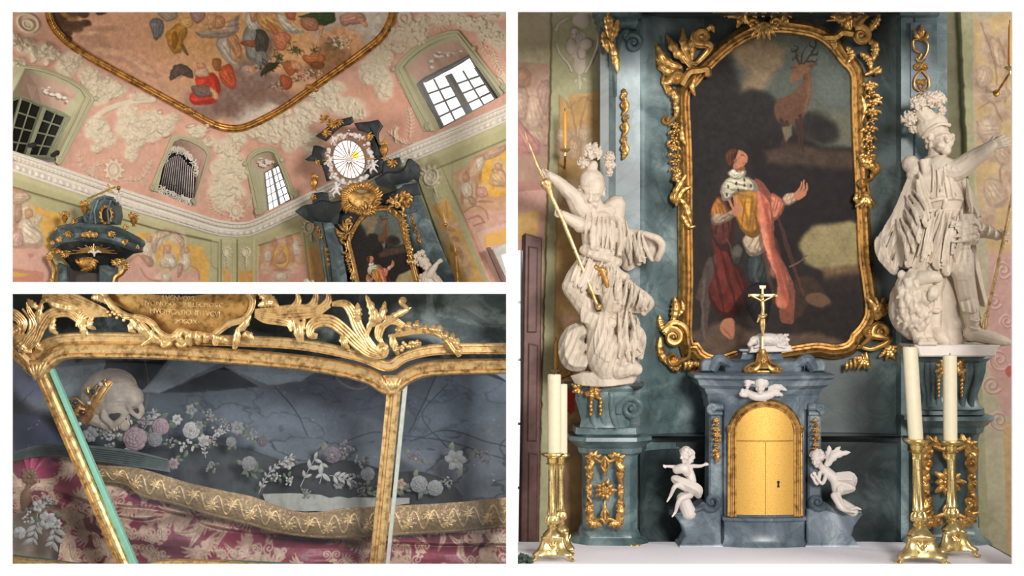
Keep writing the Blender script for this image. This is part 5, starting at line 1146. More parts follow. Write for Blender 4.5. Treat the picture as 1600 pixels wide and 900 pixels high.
# ---- candlesticks
def candlestick(label, cx, D, w, y_dish, lean=0.0, rot=0.0):
    """three-footed brass candlestick; w scales the foot, height follows from dish to table"""
    yb = ty(D) - 1.0; H = yb - y_dish; t = thing('candlestick', label, 'candlestick', cx, ty(D), D, 'brass altar candlesticks')
    Y = lambda f: y_dish + H * f
    sl = lambda V: np.c_[V[:, 0] - lean * (yb - V[:, 1]) / H, V[:, 1], V[:, 2]]
    m = MB(D); m.lathe(cx, [(w * .10, Y(-.01)), (w * .50, Y(.0)), (w * .52, Y(.012)), (w * .46, Y(.025)), (w * .24, Y(.05)), (w * .22, Y(.085)), (w * .30, Y(.10)), (w * .17, Y(.115))], 0, 28, lobes=14, lob=.02); m.xf(sl); m.build('drip_pan', BRASS, t)
    m = MB(D); n = 16
    a = np.linspace(0, 2 * PI, 48, endpoint=False); G = []
    for f, r in [(.115, .17), (.14, .15), (.16, .165), (.36, .18), (.55, .2), (.57, .23), (.585, .19)]:
        G.append([(cx + w * r * (1 + .09 * np.cos(12 * b + f * 9)) * np.cos(b), Y(f), w * r * (1 + .09 * np.cos(12 * b + f * 9)) * np.sin(b)) for b in a])
    m.grid(np.array(G), cv=True); m.lathe(cx, [(w * .19, Y(.585)), (w * .25, Y(.61)), (w * .26, Y(.635)), (w * .2, Y(.66)), (w * .17, Y(.67)), (w * .24, Y(.69)), (w * .2, Y(.705)), (w * .34, Y(.735)), (w * .42, Y(.755)), (w * .45, Y(.77))], 0, 28)
    for k in range(8):
        b = 2 * PI * k / 8; m.leaf([(cx + w * .17 * math.cos(b), Y(.67), w * .17 * math.sin(b)), (cx + w * .27 * math.cos(b), Y(.635), w * .27 * math.sin(b)), (cx + w * .2 * math.cos(b), Y(.585), w * .2 * math.sin(b))], w * .07, 2, .3, thick=.5)
    m.xf(sl); m.build('stem', BRASS, t)
    m = MB(D); G = []; a = np.linspace(0, 2 * PI, 60, endpoint=False)
    for f, r, q in [(.765, .40, .05), (.78, .48, .16), (.79, .48, .2), (.8, .44, .22), (.86, .50, .26), (.90, .60, .30), (.925, .72, .34), (.94, .74, .34), (.945, .70, .3), (.95, .3, .1)]:
        G.append([(cx + w * r * (1 + q * np.cos(3 * (b - rot)) + .25 * q * np.cos(6 * (b - rot))) * np.cos(b), Y(f), w * r * (1 + q * np.cos(3 * (b - rot)) + .25 * q * np.cos(6 * (b - rot))) * np.sin(b)) for b in a])
    m.grid(np.array(G), cv=True); bs = m.build('base', BRASS, t, auto=50)
    for k in range(3):
        m = MB(D); b = rot + PI / 3 + 2 * PI * k / 3; x, h = cx + w * .38 * math.cos(b), w * .38 * math.sin(b)
        if h > -w * .1:
            m.ell((x, Y(.86), h), (w * .13, H * .035, w * .1)); head(m, (x, Y(.845), h + w * .06), w * .2, (math.cos(b), 0, math.sin(b)))
            for sx in (-1, 1): m.scroll(x + sx * w * .2, Y(.9), w * .08, 90, sx * 1.2, w * .03, h=h + w * .08); m.leaf([(x, Y(.89), h + w * .08), (x + sx * w * .1, Y(.85), h + w * .09), (x + sx * w * .17, Y(.81), h + w * .02)], w * .06, 3)
            m.build('relief', BRASS, bs)
    for k in range(3):
        b = rot + 2 * PI * k / 3; c, s_ = math.cos(b), math.sin(b); q = lambda r, f: (cx + w * r * c, Y(f), w * r * s_)
        m = MB(D); m.limb([q(.78, .925), q(.92, .945), q(.86, .97), q(.98, .985)], [w * .11, w * .10, w * .075, w * .085], 10)
        for j in (-1, 0, 1): m.limb([q(.98, .978), (cx + w * (1.1 * c - .07 * j * s_), Y(.988), w * (1.1 * s_ + .07 * j * c))], [w * .05, w * .045], 8)
        m.ell(q(.8, .94), (w * .12, w * .12, w * .12)); m.build('foot', BRASS, t)
    return t
def candle(label, cx, D, r, y0, y1, lean=0.0):
    t = thing('candle', label, 'candle', cx, y1, D, 'tall ivory altar candles')
    m = MB(D); m.lathe(cx, [(r * .55, y0 + 1.5), (r * .9, y0), (r, y0 + 1.2), (r, (y0 + y1) / 2), (r, y1)], 0, 24)
    m.xf(lambda V: np.c_[V[:, 0] - lean * (y1 - V[:, 1]) / (y1 - y0), V[:, 1], V[:, 2]]); m.build('wax_body', WAX, t)
    m = MB(D); m.tube([(cx - lean, y0 + 2, 0), (cx - lean + .4, y0 - 3, 0)], .7, 6); m.build('wick', WICK, t)
candlestick('brass candlestick at the far left of the altar table beside the brown shutter', 863, 150, 34, 708, 0, .5)
candle('thick ivory candle at the far left, the front one, on its brass candlestick', 866, 150, 10.5, 585, 707)
candlestick('brass candlestick mostly hidden behind the far left one', 876.5, 215, 28, 709, 0, .9)
candle('ivory candle half hidden behind the far left candle', 877.5, 215, 9, 600, 708)
candlestick('larger brass candlestick on the right, nearest the front edge of the table', 1438, 122, 42, 686, 6, .6)
candle('tall slightly leaning ivory candle, the taller of the two on the right', 1431, 122, 11.5, 542, 687, 9)
candlestick('smaller brass candlestick on the right, nearer the table end', 1488, 185, 38, 688, 2, .35)
candle('upright ivory candle, rightmost on the altar table', 1485, 185, 10.8, 555, 689, 1)

# ---- wall sconces with slim amber candles
def sconce(label, clabel, cx, y0, y1, D, ax, ay):
    t = thing('wall_sconce', label, 'sconce', cx, y1 + 8, D, 'brass wall sconces')
    m = MB(D); m.lathe(cx, [(2, y1 - 5), (3, y1 - 3), (3, y1 + 1), (8, y1 + 2), (9, y1 + 4), (5, y1 + 7), (2, y1 + 9), (2, y1 + 14)], 0, 16); m.build('drip_pan', GOLDP, t)
    m = MB(D); m.tube(cr([(cx, y1 + 12, 0), (cx + (ax - cx) * .3, y1 + 16, -10), (ax, ay, -60)], 8), 1.8, 8); m.ell((ax, ay, -62), (6, 7, 3)); m.build('arm', GOLDD, t)
    c = thing('slim_candle', clabel, 'candle', cx, y1, D, 'slim amber candles'); m = MB(D); m.lathe(cx, [(1, y0), (2.6, y0 + 6), (3.6, y1 - 2)], 0, 12); m.build('wax_body', AMBER, c); m = MB(D); m.tube([(cx, y0, 0), (cx - .5, y0 - 5, 0)], .6, 5); m.build('wick', WICK, c)
sconce('brass wall sconce above the helmet plume of the left statue', 'slim amber candle on the sconce above the left statue', 883, 174, 230, 370, 884, 262)
sconce('brass wall sconce behind the far left candles', 'slim amber candle rising behind the thick candles at the far left', 869, 532, 576, 360, 893, 590)
sconce('brass wall sconce at the top right edge beside the ribbon fresco', 'slim amber candle at the top right edge', 1578, 36, 102, 370, 1576, 138)

# ---- dark garland lying at the table's left end
rn = random.Random(11); m = MB(120)
for k in range(150):
    x = rn.uniform(806, 832); y = ty(120) - rn.uniform(1, 18) * (1 - (x - 806) / 40); h = rn.uniform(-16, 16); a = rn.uniform(0, 6.28); L = rn.uniform(3, 6)
    m.leaf([(x, y, h), (x + .5 * L * math.cos(a), y + .5 * L * math.sin(a), h + 2), (x + L * math.cos(a), y + L * math.sin(a), h)], 1.6, 1, .4, n=6, m=5, deep=.1, thick=.3)
m.tube(cr([(804, ty(120) - 6, -4), (816, ty(120) - 8, 4), (830, ty(120) - 2, 0)], 6), 2.5, 8)
tag(m.build('leaf_garland', mat_plain('dark_evergreen', (.035, .06, .045), .6, var=.4)), 'dark evergreen garland lying at the left end of the white altar cloth', 'garland')

# ================================================================== BAY: the chapel interior seen from below
def c3(x, y): return (x / 3.9125, 220 + y / 3.9125)
def c4(x, y): return (400 + x / 3.9125, 220 + y / 3.9125)
def c2(x, y): return (400 + x / 4, y / 4)
def c1(x, y): return (x / 4, y / 4)
def shell(x, y):
    x = np.asarray(x, float); y = np.asarray(y, float)
    dw = 620 - 250 * (np.sqrt((x - 370) ** 2 + 26 ** 2) - 26) / 352
    dc = 402 + (y - 18) * 1.11; k = 46.0
    t = np.clip(.5 + .5 * (dc - dw) / k, 0, 1)
    return dc * (1 - t) + dw * t - k * t * (1 - t)
CD = 480.0; CK = (F + CD) / F
def on(pts, off=0.0, d0=CD, dep=None):
    """grid points laid on the chapel shell, lifted by off, in the drawing space of a builder at depth d0"""
    p = np.asarray(pts, float); d = (shell(p[:, 0], p[:, 1]) if dep is None else dep) - off; k = (F + d) / F; k0 = (F + d0) / F
    return np.stack([800 + (p[:, 0] - 800) * k / k0, 450 + (p[:, 1] - 450) * k / k0, (d0 - d) / k0], 1)
frame_in = cr([c1(300, 40), c1(330, 150), c1(400, 240), c1(520, 330), c1(700, 430), c1(960, 570), c1(1200, 700), c1(1340, 775), c1(1450, 800), c1(1560, 782), (440, 170), (488, 137), (530, 108), (566, 82), (594, 59), (610, 32), (613, 10)], 6)
fr_pts = np.vstack([[c1(290, -40)], frame_in, [(613, -40)]])
hole = np.vstack([fr_pts, [(613, -60), c1(290, -60)]])

# ---- ceiling fresco
A = Art(50, 640, -30, 215, 1.0, (196, 152, 118)); A.mottle(.09, 40).mottle(.05, 7, 8); A.wob(7, 26)
def blob(col, *es, a=.85, soft=.4, tex=.12):
    for cx, cy, rx, ry, *ro in es: A.fill(A.ell(cx, cy, rx, ry, ro[0] if ro else 0, soft), col, a, tex, 6)
blob((224, 172, 118), (330, 60, 90, 60), (390, 40, 90, 50), (450, 60, 60, 50), a=.8, soft=.7)
blob((206, 158, 132), (180, 60, 60, 40), (240, 110, 60, 30), a=.6, soft=.6)
blob((176, 136, 112), (150, 80, 40, 24), (200, 120, 40, 18), (250, 140, 40, 12), a=.7, soft=.6)
blob((186, 176, 162), (575, 45, 40, 40), (560, 20, 50, 30), (520, 50, 30, 14), (405, 180, 42, 22), (430, 160, 24, 12), a=.9, soft=.5)
blob((132, 108, 96), (330, 160, 42, 22), (360, 150, 40, 26), (385, 120, 30, 30), (420, 130, 30, 16), (340, 175, 40, 14), (410, 70, 20, 26), a=.9, soft=.45, tex=.2)
blob((120, 92, 80), (440, 152, 22, 12), (400, 150, 22, 14), (350, 170, 24, 12), a=.8, soft=.5)
blob((176, 128, 88), (535, 75, 34, 30), (540, 110, 30, 26), (545, 128, 18, 12), (505, 95, 24, 20), a=.95, soft=.35, tex=.18)
blob((134, 98, 66), (545, 100, 26, 18), (520, 85, 20, 16), (545, 125, 14, 10), (500, 110, 22, 12), a=.8, soft=.5, tex=.2)
blob((206, 156, 116), (540, 60, 26, 12), (560, 80, 12, 16), a=.8)
A.wob(2.5, 10)
blob((74, 52, 36), (90, 30, 20, 26), (104, 24, 18, 16), (118, 42, 14, 9), (106, 52, 8, 5), (134, 36, 9, 6), (108, 60, 6, 5), (158, 20, 8, 4), (130, 22, 10, 6), (80, 18, 14, 14), a=.95, soft=.25, tex=.3)
blob((148, 108, 66), (102, 22, 9, 4, 30), (112, 30, 8, 4, 10), a=.8)
blob((166, 128, 106), (130, 56, 14, 8, 20), (158, 68, 16, 12, 30), (150, 58, 12, 6), (190, 90, 26, 8, 10), (215, 100, 22, 10, 30), (236, 112, 18, 7, 40), (160, 45, 30, 6), a=.6)
blob((216, 176, 140), (170, 80, 22, 5, 10), (208, 92, 14, 5, 20), (225, 105, 16, 5, 30), (140, 52, 10, 4), a=.6)
def fig(parts):
    for col, pts in parts: A.form([c1(*p) for p in pts], col, .95, .9, .6)
SKN = (204, 148, 108)
fig([((122, 118, 122), [(940, 130), (1000, 120), (1030, 170), (1010, 220), (970, 250), (945, 190)]), ((196, 142, 62), [(1050, 190), (1130, 150), (1170, 190), (1150, 270), (1140, 320), (1080, 330), (1040, 250)]), ((160, 108, 44), [(1080, 200), (1110, 210), (1100, 300), (1070, 280)]), ((172, 150, 132), [(990, 80), (1100, 70), (1100, 120), (1040, 140)]), ((228, 178, 108), [(1130, 120), (1180, 105), (1210, 140), (1180, 180), (1130, 165)]), ((108, 96, 70), [(1140, 280), (1180, 330), (1170, 340), (1130, 290)]), ((176, 140, 130), [(1190, 75), (1280, 75), (1280, 120), (1230, 150), (1200, 120)])])
fig([((90, 76, 68), [(1060, 500), (1080, 420), (1150, 405), (1200, 440), (1210, 490), (1140, 470), (1090, 490)]), ((196, 62, 44), [(1230, 480), (1300, 450), (1360, 480), (1375, 560), (1350, 640), (1250, 655), (1190, 640), (1190, 590), (1230, 560)]), ((122, 96, 88), [(1200, 540), (1290, 530), (1340, 570), (1310, 610), (1220, 600)]), ((188, 86, 54), [(1380, 430), (1440, 400), (1480, 540), (1430, 550), (1370, 480)]), (SKN, [(1310, 540), (1340, 560), (1370, 610), (1340, 630), (1320, 580)]), (SKN, [(1230, 400), (1270, 390), (1285, 430), (1245, 440)]), ((198, 160, 130), [(1220, 440), (1290, 430), (1300, 470), (1230, 480)]), ((156, 100, 60), [(1325, 370), (1380, 370), (1380, 440), (1340, 440)])])
fig([((196, 182, 166), [(1350, 260), (1390, 220), (1450, 220), (1440, 300), (1460, 380), (1500, 430), (1450, 410), (1380, 340)]), (SKN, [(1420, 210), (1470, 210), (1500, 260), (1510, 350), (1490, 375), (1460, 320), (1430, 290)]), ((186, 164, 146), [(1210, 200), (1330, 205), (1430, 190), (1440, 150), (1490, 90), (1490, 130), (1470, 220), (1300, 240)]), (SKN, [(1350, 100), (1400, 110), (1400, 170), (1350, 180)]), ((148, 146, 140), [(1530, 180), (1620, 160), (1640, 260), (1660, 340), (1600, 390), (1530, 330)]), ((206, 196, 180), [(1540, 80), (1620, 90), (1620, 190), (1560, 200), (1530, 140)]), ((160, 98, 70), [(1510, 260), (1610, 250), (1610, 290), (1530, 290)]), (SKN, [(1560, 75), (1610, 80), (1605, 130), (1570, 125)]), ((178, 150, 140), [(1500, 430), (1600, 400), (1640, 450), (1560, 480)]), (SKN, [(1550, 415), (1590, 415), (1595, 455), (1555, 460)]), ((216, 164, 120), [(1300, 80), (1350, 75), (1350, 160), (1310, 190)])])
def fig2(parts):
    for col, pts in parts: A.form([c2(*p) for p in pts], col, .95, .9, .6)
fig2([((222, 166, 104), [(0, 80), (120, 75), (170, 160), (200, 190), (160, 240), (60, 190), (20, 150)]), ((196, 128, 76), [(60, 120), (110, 160), (150, 220), (100, 210)]), ((214, 134, 96), [(110, 220), (180, 195), (220, 230), (200, 270), (180, 310), (130, 300)]), ((206, 196, 176), [(130, 80), (190, 100), (220, 170), (300, 190), (300, 205), (200, 200), (150, 150)]), ((186, 104, 76), [(180, 75), (250, 75), (240, 130), (200, 110)]), ((58, 76, 40), [(270, 110), (340, 80), (400, 75), (490, 75), (490, 130), (450, 160), (400, 155), (350, 120)]), ((168, 118, 92), [(280, 120), (350, 110), (400, 150), (380, 190), (300, 180)]), (SKN, [(400, 160), (430, 165), (420, 210), (410, 240), (400, 215)]), ((178, 132, 110), [(530, 90), (600, 75), (680, 95), (680, 140), (600, 155), (540, 165), (520, 130)]), (SKN, [(640, 130), (690, 140), (700, 175), (680, 170), (660, 150)]), ((84, 80, 70), [(0, 190), (50, 190), (80, 240), (60, 330), (0, 320)]), ((140, 134, 124), [(0, 330), (50, 320), (80, 380), (30, 420), (0, 400)])])
rn = random.Random(5)
for cx, cy, rx, ry, n, c in [(140, 360, 40, 40, 40, (66, 66, 42)), (240, 310, 44, 36, 40, (78, 76, 46)), (80, 420, 50, 40, 46, (62, 58, 40)), (500, 270, 70, 36, 50, (76, 78, 52)), (370, 310, 36, 26, 24, (86, 76, 46)), (270, 480, 60, 50, 40, (72, 62, 44)), (140, 530, 36, 30, 24, (70, 66, 46)), (350, 460, 40, 26, 24, (84, 74, 50))]:
    for k in range(n):
        x, y = cx + rn.gauss(0, rx * .5), cy + rn.gauss(0, ry * .5); a = rn.uniform(0, 6.3); L = rn.uniform(10, 26)
        A.fill(A.line([c2(x, y), c2(x + L * math.cos(a), y + L * math.sin(a))], [1.8, .6], .6), tuple(v + rn.uniform(-12, 22) for v in c), .9)
for cx, cy, n, c in [(320, 460, 26, (206, 162, 146)), (530, 265, 26, (206, 196, 176)), (250, 450, 12, (196, 140, 110)), (140, 540, 12, (186, 150, 130))]:
    for k in range(n): A.fill(A.ell(*c2(cx + rn.gauss(0, 32), cy + rn.gauss(0, 20)), 1.7, 1.5, 0, .4), tuple(v + rn.uniform(-20, 15) for v in c), .9)
fig2([((168, 96, 58), [(170, 390), (230, 380), (260, 430), (220, 470), (180, 440)]), ((176, 104, 62), [(290, 350), (340, 340), (420, 340), (440, 380), (380, 420), (310, 390)]), ((160, 84, 52), [(160, 470), (220, 480), (230, 540), (180, 560), (150, 510)]), (SKN, [(220, 380), (280, 400), (280, 440), (230, 430)]), ((122, 74, 44), [(340, 390), (420, 390), (420, 430), (360, 430)]), ((60, 52, 36), [(30, 480), (50, 420), (90, 390), (150, 385), (120, 420), (60, 460)])])
A.wob(0, 1); A.mottle(.07, 4, 12).mottle(.05, 2, 7)
A.alb = 1.25
keep = A.inside(hole)
cl = A.mesh(CD, lambda x, y: shell(x, y) - 1.0, keep).build('ceiling_fresco', PAINT, auto=0)
tag(cl, 'large painted ceiling fresco of cloud-borne figures inside the curved gilt frame', 'fresco')

# ---- walls with stucco reliefs and painted panels
Tc = cr([(-70, 204), (10, 232), (100, 262), (200, 297), (290, 327), (330, 340), (352, 345), (376, 347), (398, 342), (440, 322), (490, 297), (560, 264), (630, 231), (700, 202), (795, 160)], 8)
Bc = cr([(-70, 238), (10, 266), (100, 297), (200, 329), (290, 355), (330, 367), (352, 371), (376, 372), (398, 368), (440, 350), (490, 327), (560, 294), (630, 261), (700, 231), (795, 190)], 8)
A = Art(-70, 798, -45, 448, 1.0, (206, 160, 138)); A.mottle(.06, 60).mottle(.05, 8, 8)
A.fill(A.ell(600, 180, 60, 60, 0, .5), (206, 152, 126), .6); 
WST = (212, 198, 172)
def lump(cx, cy, rx, ry, h, rot=0, a=.92):
    m = A.ell(cx, cy, rx, ry, rot, .22); A.fill(m, WST, a, .04, 5); A.dome(A.ell(cx, cy, rx, ry, rot, .45), h)
def cloud(cx, cy, rx, ry, n, seed, h=5, curls=4):
    rn = random.Random(seed); A.wob(2.0, 9, seed)
    A.fill(A.ell(cx, cy, rx * 1.08, ry * 1.08, 0, .25), WST, .9, .04, 6); A.dome(A.ell(cx, cy, rx * 1.05, ry * 1.05, 0, .3), h * .45)
    for k in range(n):
        a = rn.uniform(0, 6.3); q = rn.uniform(.2, 1); x, y = cx + rx * q * math.cos(a), cy + ry * q * math.sin(a); r = min(rx, ry) * rn.uniform(.16, .36)
        m = A.ell(x, y, r, r * rn.uniform(.6, .95), rn.uniform(0, 180), .5); A.fill(m, WST, .9); A.dome(m, h * rn.uniform(.6, 1.25))
    for k in range(curls):
        a = rn.uniform(0, 6.3); x, y = cx + rx * .7 * math.cos(a), cy + ry * .7 * math.sin(a); r = min(rx, ry) * rn.uniform(.2, .34)
        m = A.line(spiral(x, y, r, 1, rn.uniform(0, 360), rn.choice((-1.4, 1.4)))[:, :2], [2.6, 1.4], .9, 0); A.up(m, h * .5)
    A.wob(0, 1)
def figure(cx, cy, s, seed, h=6):
    rn = random.Random(seed); a = rn.uniform(-60, 60)
    for k in range(9):
        b = math.radians(a + rn.uniform(-40, 40)); q = rn.uniform(-1, 1) * s
        lump(cx + q * math.cos(b), cy + q * math.sin(b), s * rn.uniform(.2, .5), s * rn.uniform(.12, .24), h * rn.uniform(.8, 1.3), math.degrees(b) + rn.uniform(-60, 60))
    lump(cx + s * math.cos(math.radians(a)), cy - s * .6, s * .24, s * .24, h * 1.4)
def sprig(pts, w=2.4, h=3.5, n=7):
    A.fill(A.line(pts, [w, w * .5], .8), WST, .95); A.up(A.line(pts, [w, w * .5], 1), h)
    p = resample(cr(pts, 8), n + 2)
    for i in range(1, n + 1):
        t = p[i + 1] - p[i - 1]; t = t / (np.linalg.norm(t) + 1e-6)
        for sg in (-1, 1):
            q = p[i] + 2.2 * w * (t * .8 + sg * np.array([-t[1], t[0]])); m = A.line([p[i], q], [w * .8, w * .3], .8, 0); A.fill(m, WST, .95); A.up(m, h * .7)
def ring(cx, cy, rx, ry, w, h, rot=0):
    a = np.linspace(0, 2 * PI, 28); r = math.radians(rot); X = rx * np.cos(a); Y = ry * np.sin(a)
    p = np.c_[cx + X * math.cos(r) - Y * math.sin(r), cy + X * math.sin(r) + Y * math.cos(r)]; m = A.line(p, w, .8, 0); A.fill(m, WST, .95); A.up(m, h)
def cartouche(cx, cy, s, rot=0, h=5):
    ring(cx, cy, s * .8, s, s * .28, h, rot); lump(cx, cy, s * .55, s * .7, h * .8, rot); ring(cx, cy, s * .4, s * .5, s * .14, h * .5, rot)
    for k in range(10):
        a = 2 * PI * k / 10; lump(cx + s * math.cos(a), cy + 1.15 * s * math.sin(a), s * .28, s * .2, h * .8, math.degrees(a))
# pale field along the gilt frame, then clouds and figures
for P in [(44, 36, 17, 13), (44, 38, 8, 6)]: ring(*P, 4, 5, 30)
lump(44, 37, 6, 5, 4); lump(44, 37, 22, 18, 1.2, 30, .5)
for i, (cx, cy, rx, ry) in enumerate([(40, 72, 16, 12), (66, 82, 22, 14), (30, 100, 10, 8), (112, 94, 22, 14), (104, 106, 16, 14), (140, 118, 16, 14), (158, 132, 22, 14), (178, 140, 20, 12), (152, 152, 18, 12), (215, 150, 14, 6), (20, 62, 12, 10)]): cloud(cx, cy, rx, ry, 12, i + 1)
for i, (cx, cy) in enumerate([(60, 80), (108, 100), (155, 135), (180, 142), (80, 92)]): figure(cx, cy, 13, i + 40)
p = [(140, 192), (165, 172), (200, 160), (240, 156)]; m = A.line(p, 9, 1.5); A.fill(m, WST, .95); A.up(m, 3)
for i, (cx, cy, rx, ry) in enumerate([(150, 200, 18, 18), (165, 218, 16, 12), (200, 176, 16, 12), (205, 200, 24, 18), (235, 186, 18, 14), (256, 196, 16, 14), (232, 212, 18, 10), (210, 224, 14, 8), (270, 184, 10, 8), (205, 240, 10, 12), (306, 206, 14, 10), (330, 222, 12, 8), (150, 232, 8, 6)]): cloud(cx, cy, rx, ry, 14, i + 60)
for i, (cx, cy) in enumerate([(200, 192), (152, 200), (250, 205), (215, 205), (310, 205), (238, 184)]): figure(cx, cy, 14, i + 90, 7)
cartouche(178, 266, 13); sprig([(162, 280), (140, 272), (126, 254), (124, 236)]); sprig([(194, 280), (218, 280), (232, 262), (238, 250)]); sprig([(160, 256), (146, 262), (140, 276)])
for i, (cx, cy, rx, ry) in enumerate([(352, 232, 16, 14), (362, 250, 18, 14), (345, 262, 16, 14), (352, 282, 22, 16), (365, 300, 18, 14), (372, 222, 12, 8), (376, 268, 12, 14), (340, 300, 14, 12), (350, 318, 14, 10)]): cloud(cx, cy, rx, ry, 14, i + 120, 5)
for i, (cx, cy) in enumerate([(352, 262), (362, 285), (358, 240), (346, 300)]): figure(cx, cy, 14, i + 130, 7)
cartouche(368, 330, 11); sprig([(350, 336), (334, 326), (328, 308)]); sprig([(384, 326), (392, 312), (394, 296)])
for i, (cx, cy, rx, ry) in enumerate([(370, 215, 14, 8), (398, 206, 18, 10), (430, 200, 26, 14), (462, 196, 20, 14), (480, 176, 22, 16), (506, 152, 24, 18), (540, 166, 28, 14), (556, 178, 18, 8), (520, 136, 18, 10), (470, 214, 14, 16), (452, 224, 12, 14), (486, 226, 12, 18), (440, 176, 14, 8), (420, 216, 16, 8)]): cloud(cx, cy, rx, ry, 14, i + 150)
for i, (cx, cy) in enumerate([(436, 200), (470, 190), (505, 160), (425, 205)]): figure(cx, cy, 13, i + 170)
for i, (cx, cy, rx, ry) in enumerate([(572, 110, 12, 16), (592, 92, 18, 16), (588, 116, 18, 12), (600, 134, 14, 22), (580, 122, 16, 10), (600, 70, 12, 10), (620, 52, 18, 12), (650, 60, 18, 12), (640, 40, 16, 10), (660, 38, 12, 16), (700, 28, 30, 10), (740, 38, 26, 10), (765, 50, 18, 16), (780, 62, 12, 16), (770, 20, 22, 10), (625, 75, 12, 8)]): cloud(cx, cy, rx, ry, 14, i + 190)
for i, (cx, cy) in enumerate([(595, 90), (600, 80), (655, 55), (640, 45), (765, 60), (740, 36)]): figure(cx, cy, 13, i + 215)
ring(605, 88, 10, 10, 3, 3); ring(632, 28, 9, 9, 6, 4); lump(632, 28, 4, 4, 5)
for k in range(12):
    a = 2 * PI * k / 12; m = A.line([(687 + 3 * math.cos(a), 36 + 3 * math.sin(a)), (687 + 15 * math.cos(a), 36 + 13 * math.sin(a))], 1.6, .6); A.fill(m, WST, .9); A.up(m, 2)
sprig([(640, 214), (642, 190), (638, 168)], 2.6); sprig([(652, 222), (632, 224), (616, 214), (606, 206)], 2.6); sprig([(618, 222), (616, 206), (620, 198)], 2)
for i, (x, y) in enumerate([(622, 120), (628, 130), (636, 140), (640, 150), (752, 66), (756, 76), (760, 84)]): figure(x, y, 5, i + 240, 4)
sprig([(770, 78), (776, 100), (788, 116)], 3); sprig([(776, 116), (786, 124), (790, 132)], 3)
# everything below the cornice
low = np.vstack([(Tc + Bc) / 2, [(900, 460), (-80, 460)]])
wl, ml = A.poly(low, .6); A.c[wl] = A.c[wl] * (1 - ml[..., None]) + ml[..., None] * np.array((178, 170, 128)) / 255 * (1 + .1 * (fbm(A.X[wl], A.Y[wl], 40, 3, 3)[..., None] - .5)); A.h[wl] *= (1 - ml)
A.fill(A.line(Bc + [0, 4], 7, 2, 0), (190, 182, 140), .8)
YE, PK, PKD, LN_ = (212, 164, 82), (206, 158, 140), (172, 120, 102), (150, 106, 80)
# left panel
pl_ = [(-70, 262), (18, 292), (180, 340), (250, 360), (341, 379), (340, 450), (-70, 450)]
A.up(A.line(pl_[:5], 3, 1, 0), -3); A.up(A.poly(pl_, 1), -3); A.fill(A.line(pl_[:5], 2.4, .8, 0), (122, 116, 80), .8); A.fill(A.line(pl_[4:6], 2.4, .8, 0), (140, 132, 94), .8)  # moulding's shadow painted along the panel edge as a darker line
A.fill(A.poly([c3(*p) for p in [(180, 390), (380, 450), (400, 560), (300, 560), (300, 700), (270, 640), (240, 480)]], 1), YE, .95, .1, 10)
A.fill(A.poly([c3(*p) for p in [(-60, 640), (70, 660), (280, 640), (310, 760), (310, 860), (-60, 900)]], 2), PK, .95, .06, 20)
A.wob(2, 9)
def smear(col, *es, a=.85):
    for cx, cy, rx, ry, *ro in es: A.fill(A.ell(*c3(cx, cy), rx / 3.9, ry / 3.9, ro[0] if ro else 0, .35), col, a, .12, 4)
smear((196, 168, 138), (90, 340, 60, 40), (150, 470, 70, 90), (130, 570, 70, 70), (220, 590, 50, 60), (90, 420, 40, 60), (220, 480, 30, 30)); smear((216, 196, 170), (160, 430, 26, 30), (170, 520, 40, 50), (240, 470, 18, 14), (120, 590, 50, 40)); smear(PKD, (130, 640, 60, 20), (100, 500, 16, 60), (220, 640, 40, 20), (190, 700, 20, 12), (160, 460, 8, 16), a=.7); smear((190, 112, 84), (110, 310, 40, 10, 20), a=.5)
A.fill(A.poly([c3(*p) for p in [(70, 780), (270, 800), (260, 870), (60, 870)]], .8), (186, 128, 104), .95); A.fill(A.poly([c3(*p) for p in [(60, 800), (190, 815), (150, 830), (60, 830)]], .8), (204, 158, 78), .9)
A.wob(1.2, 8)
A.fill(A.poly([c3(*p) for p in [(840, 550), (930, 570), (960, 700), (860, 690), (830, 640)]], 1), YE, .95, .1, 10); A.fill(A.poly([c3(*p) for p in [(1130, 625), (1245, 655), (1250, 690), (1280, 740), (1275, 870), (1210, 870), (1160, 740)]], .8), YE, .95, .1, 10)
A.fill(A.poly([c3(*p) for p in [(770, 730), (860, 680), (960, 780), (1230, 800), (1215, 880), (690, 880)]], 2), PK, .95, .08, 12)
A.fill(A.ell(*c3(1030, 700), 22, 26, 10, .08), (190, 164, 128), 1); A.fill(A.ell(*c3(1030, 700), 18, 23, 10, .08), YE, 1, .1)
smear((206, 184, 158), (1030, 720, 44, 70), (1025, 660, 20, 22), (915, 640, 30, 50), (900, 610, 16, 18), (1130, 720, 30, 60), (1140, 680, 16, 20), (1000, 830, 50, 30), (970, 600, 40, 30, 40), (1080, 590, 50, 30, -30), (930, 700, 24, 50), (1120, 620, 20, 60)); smear((176, 140, 116), (1040, 750, 30, 20), (950, 640, 12, 60), (1110, 660, 12, 60), (1060, 560, 60, 10, 20), (1000, 860, 60, 14), (1020, 690, 26, 8), a=.8)
for p in [[(790, 740), (850, 700), (900, 760)], [(1160, 760), (1210, 790), (1220, 850)], [(860, 780), (900, 840), (980, 860)], [(950, 560), (1040, 550), (1120, 600)], [(1000, 640), (1000, 720), (980, 760)], [(1060, 700), (1070, 760), (1040, 790)]]: A.fill(A.line([c3(*q) for q in p], 2.6), PKD, .75)
FA = lambda f, *L_: [A.form([f(*p) for p in pts], c, .85, .9, .55) for pts, c in L_]
FP, FS, FB = (212, 190, 164), (196, 150, 116), (178, 140, 116)
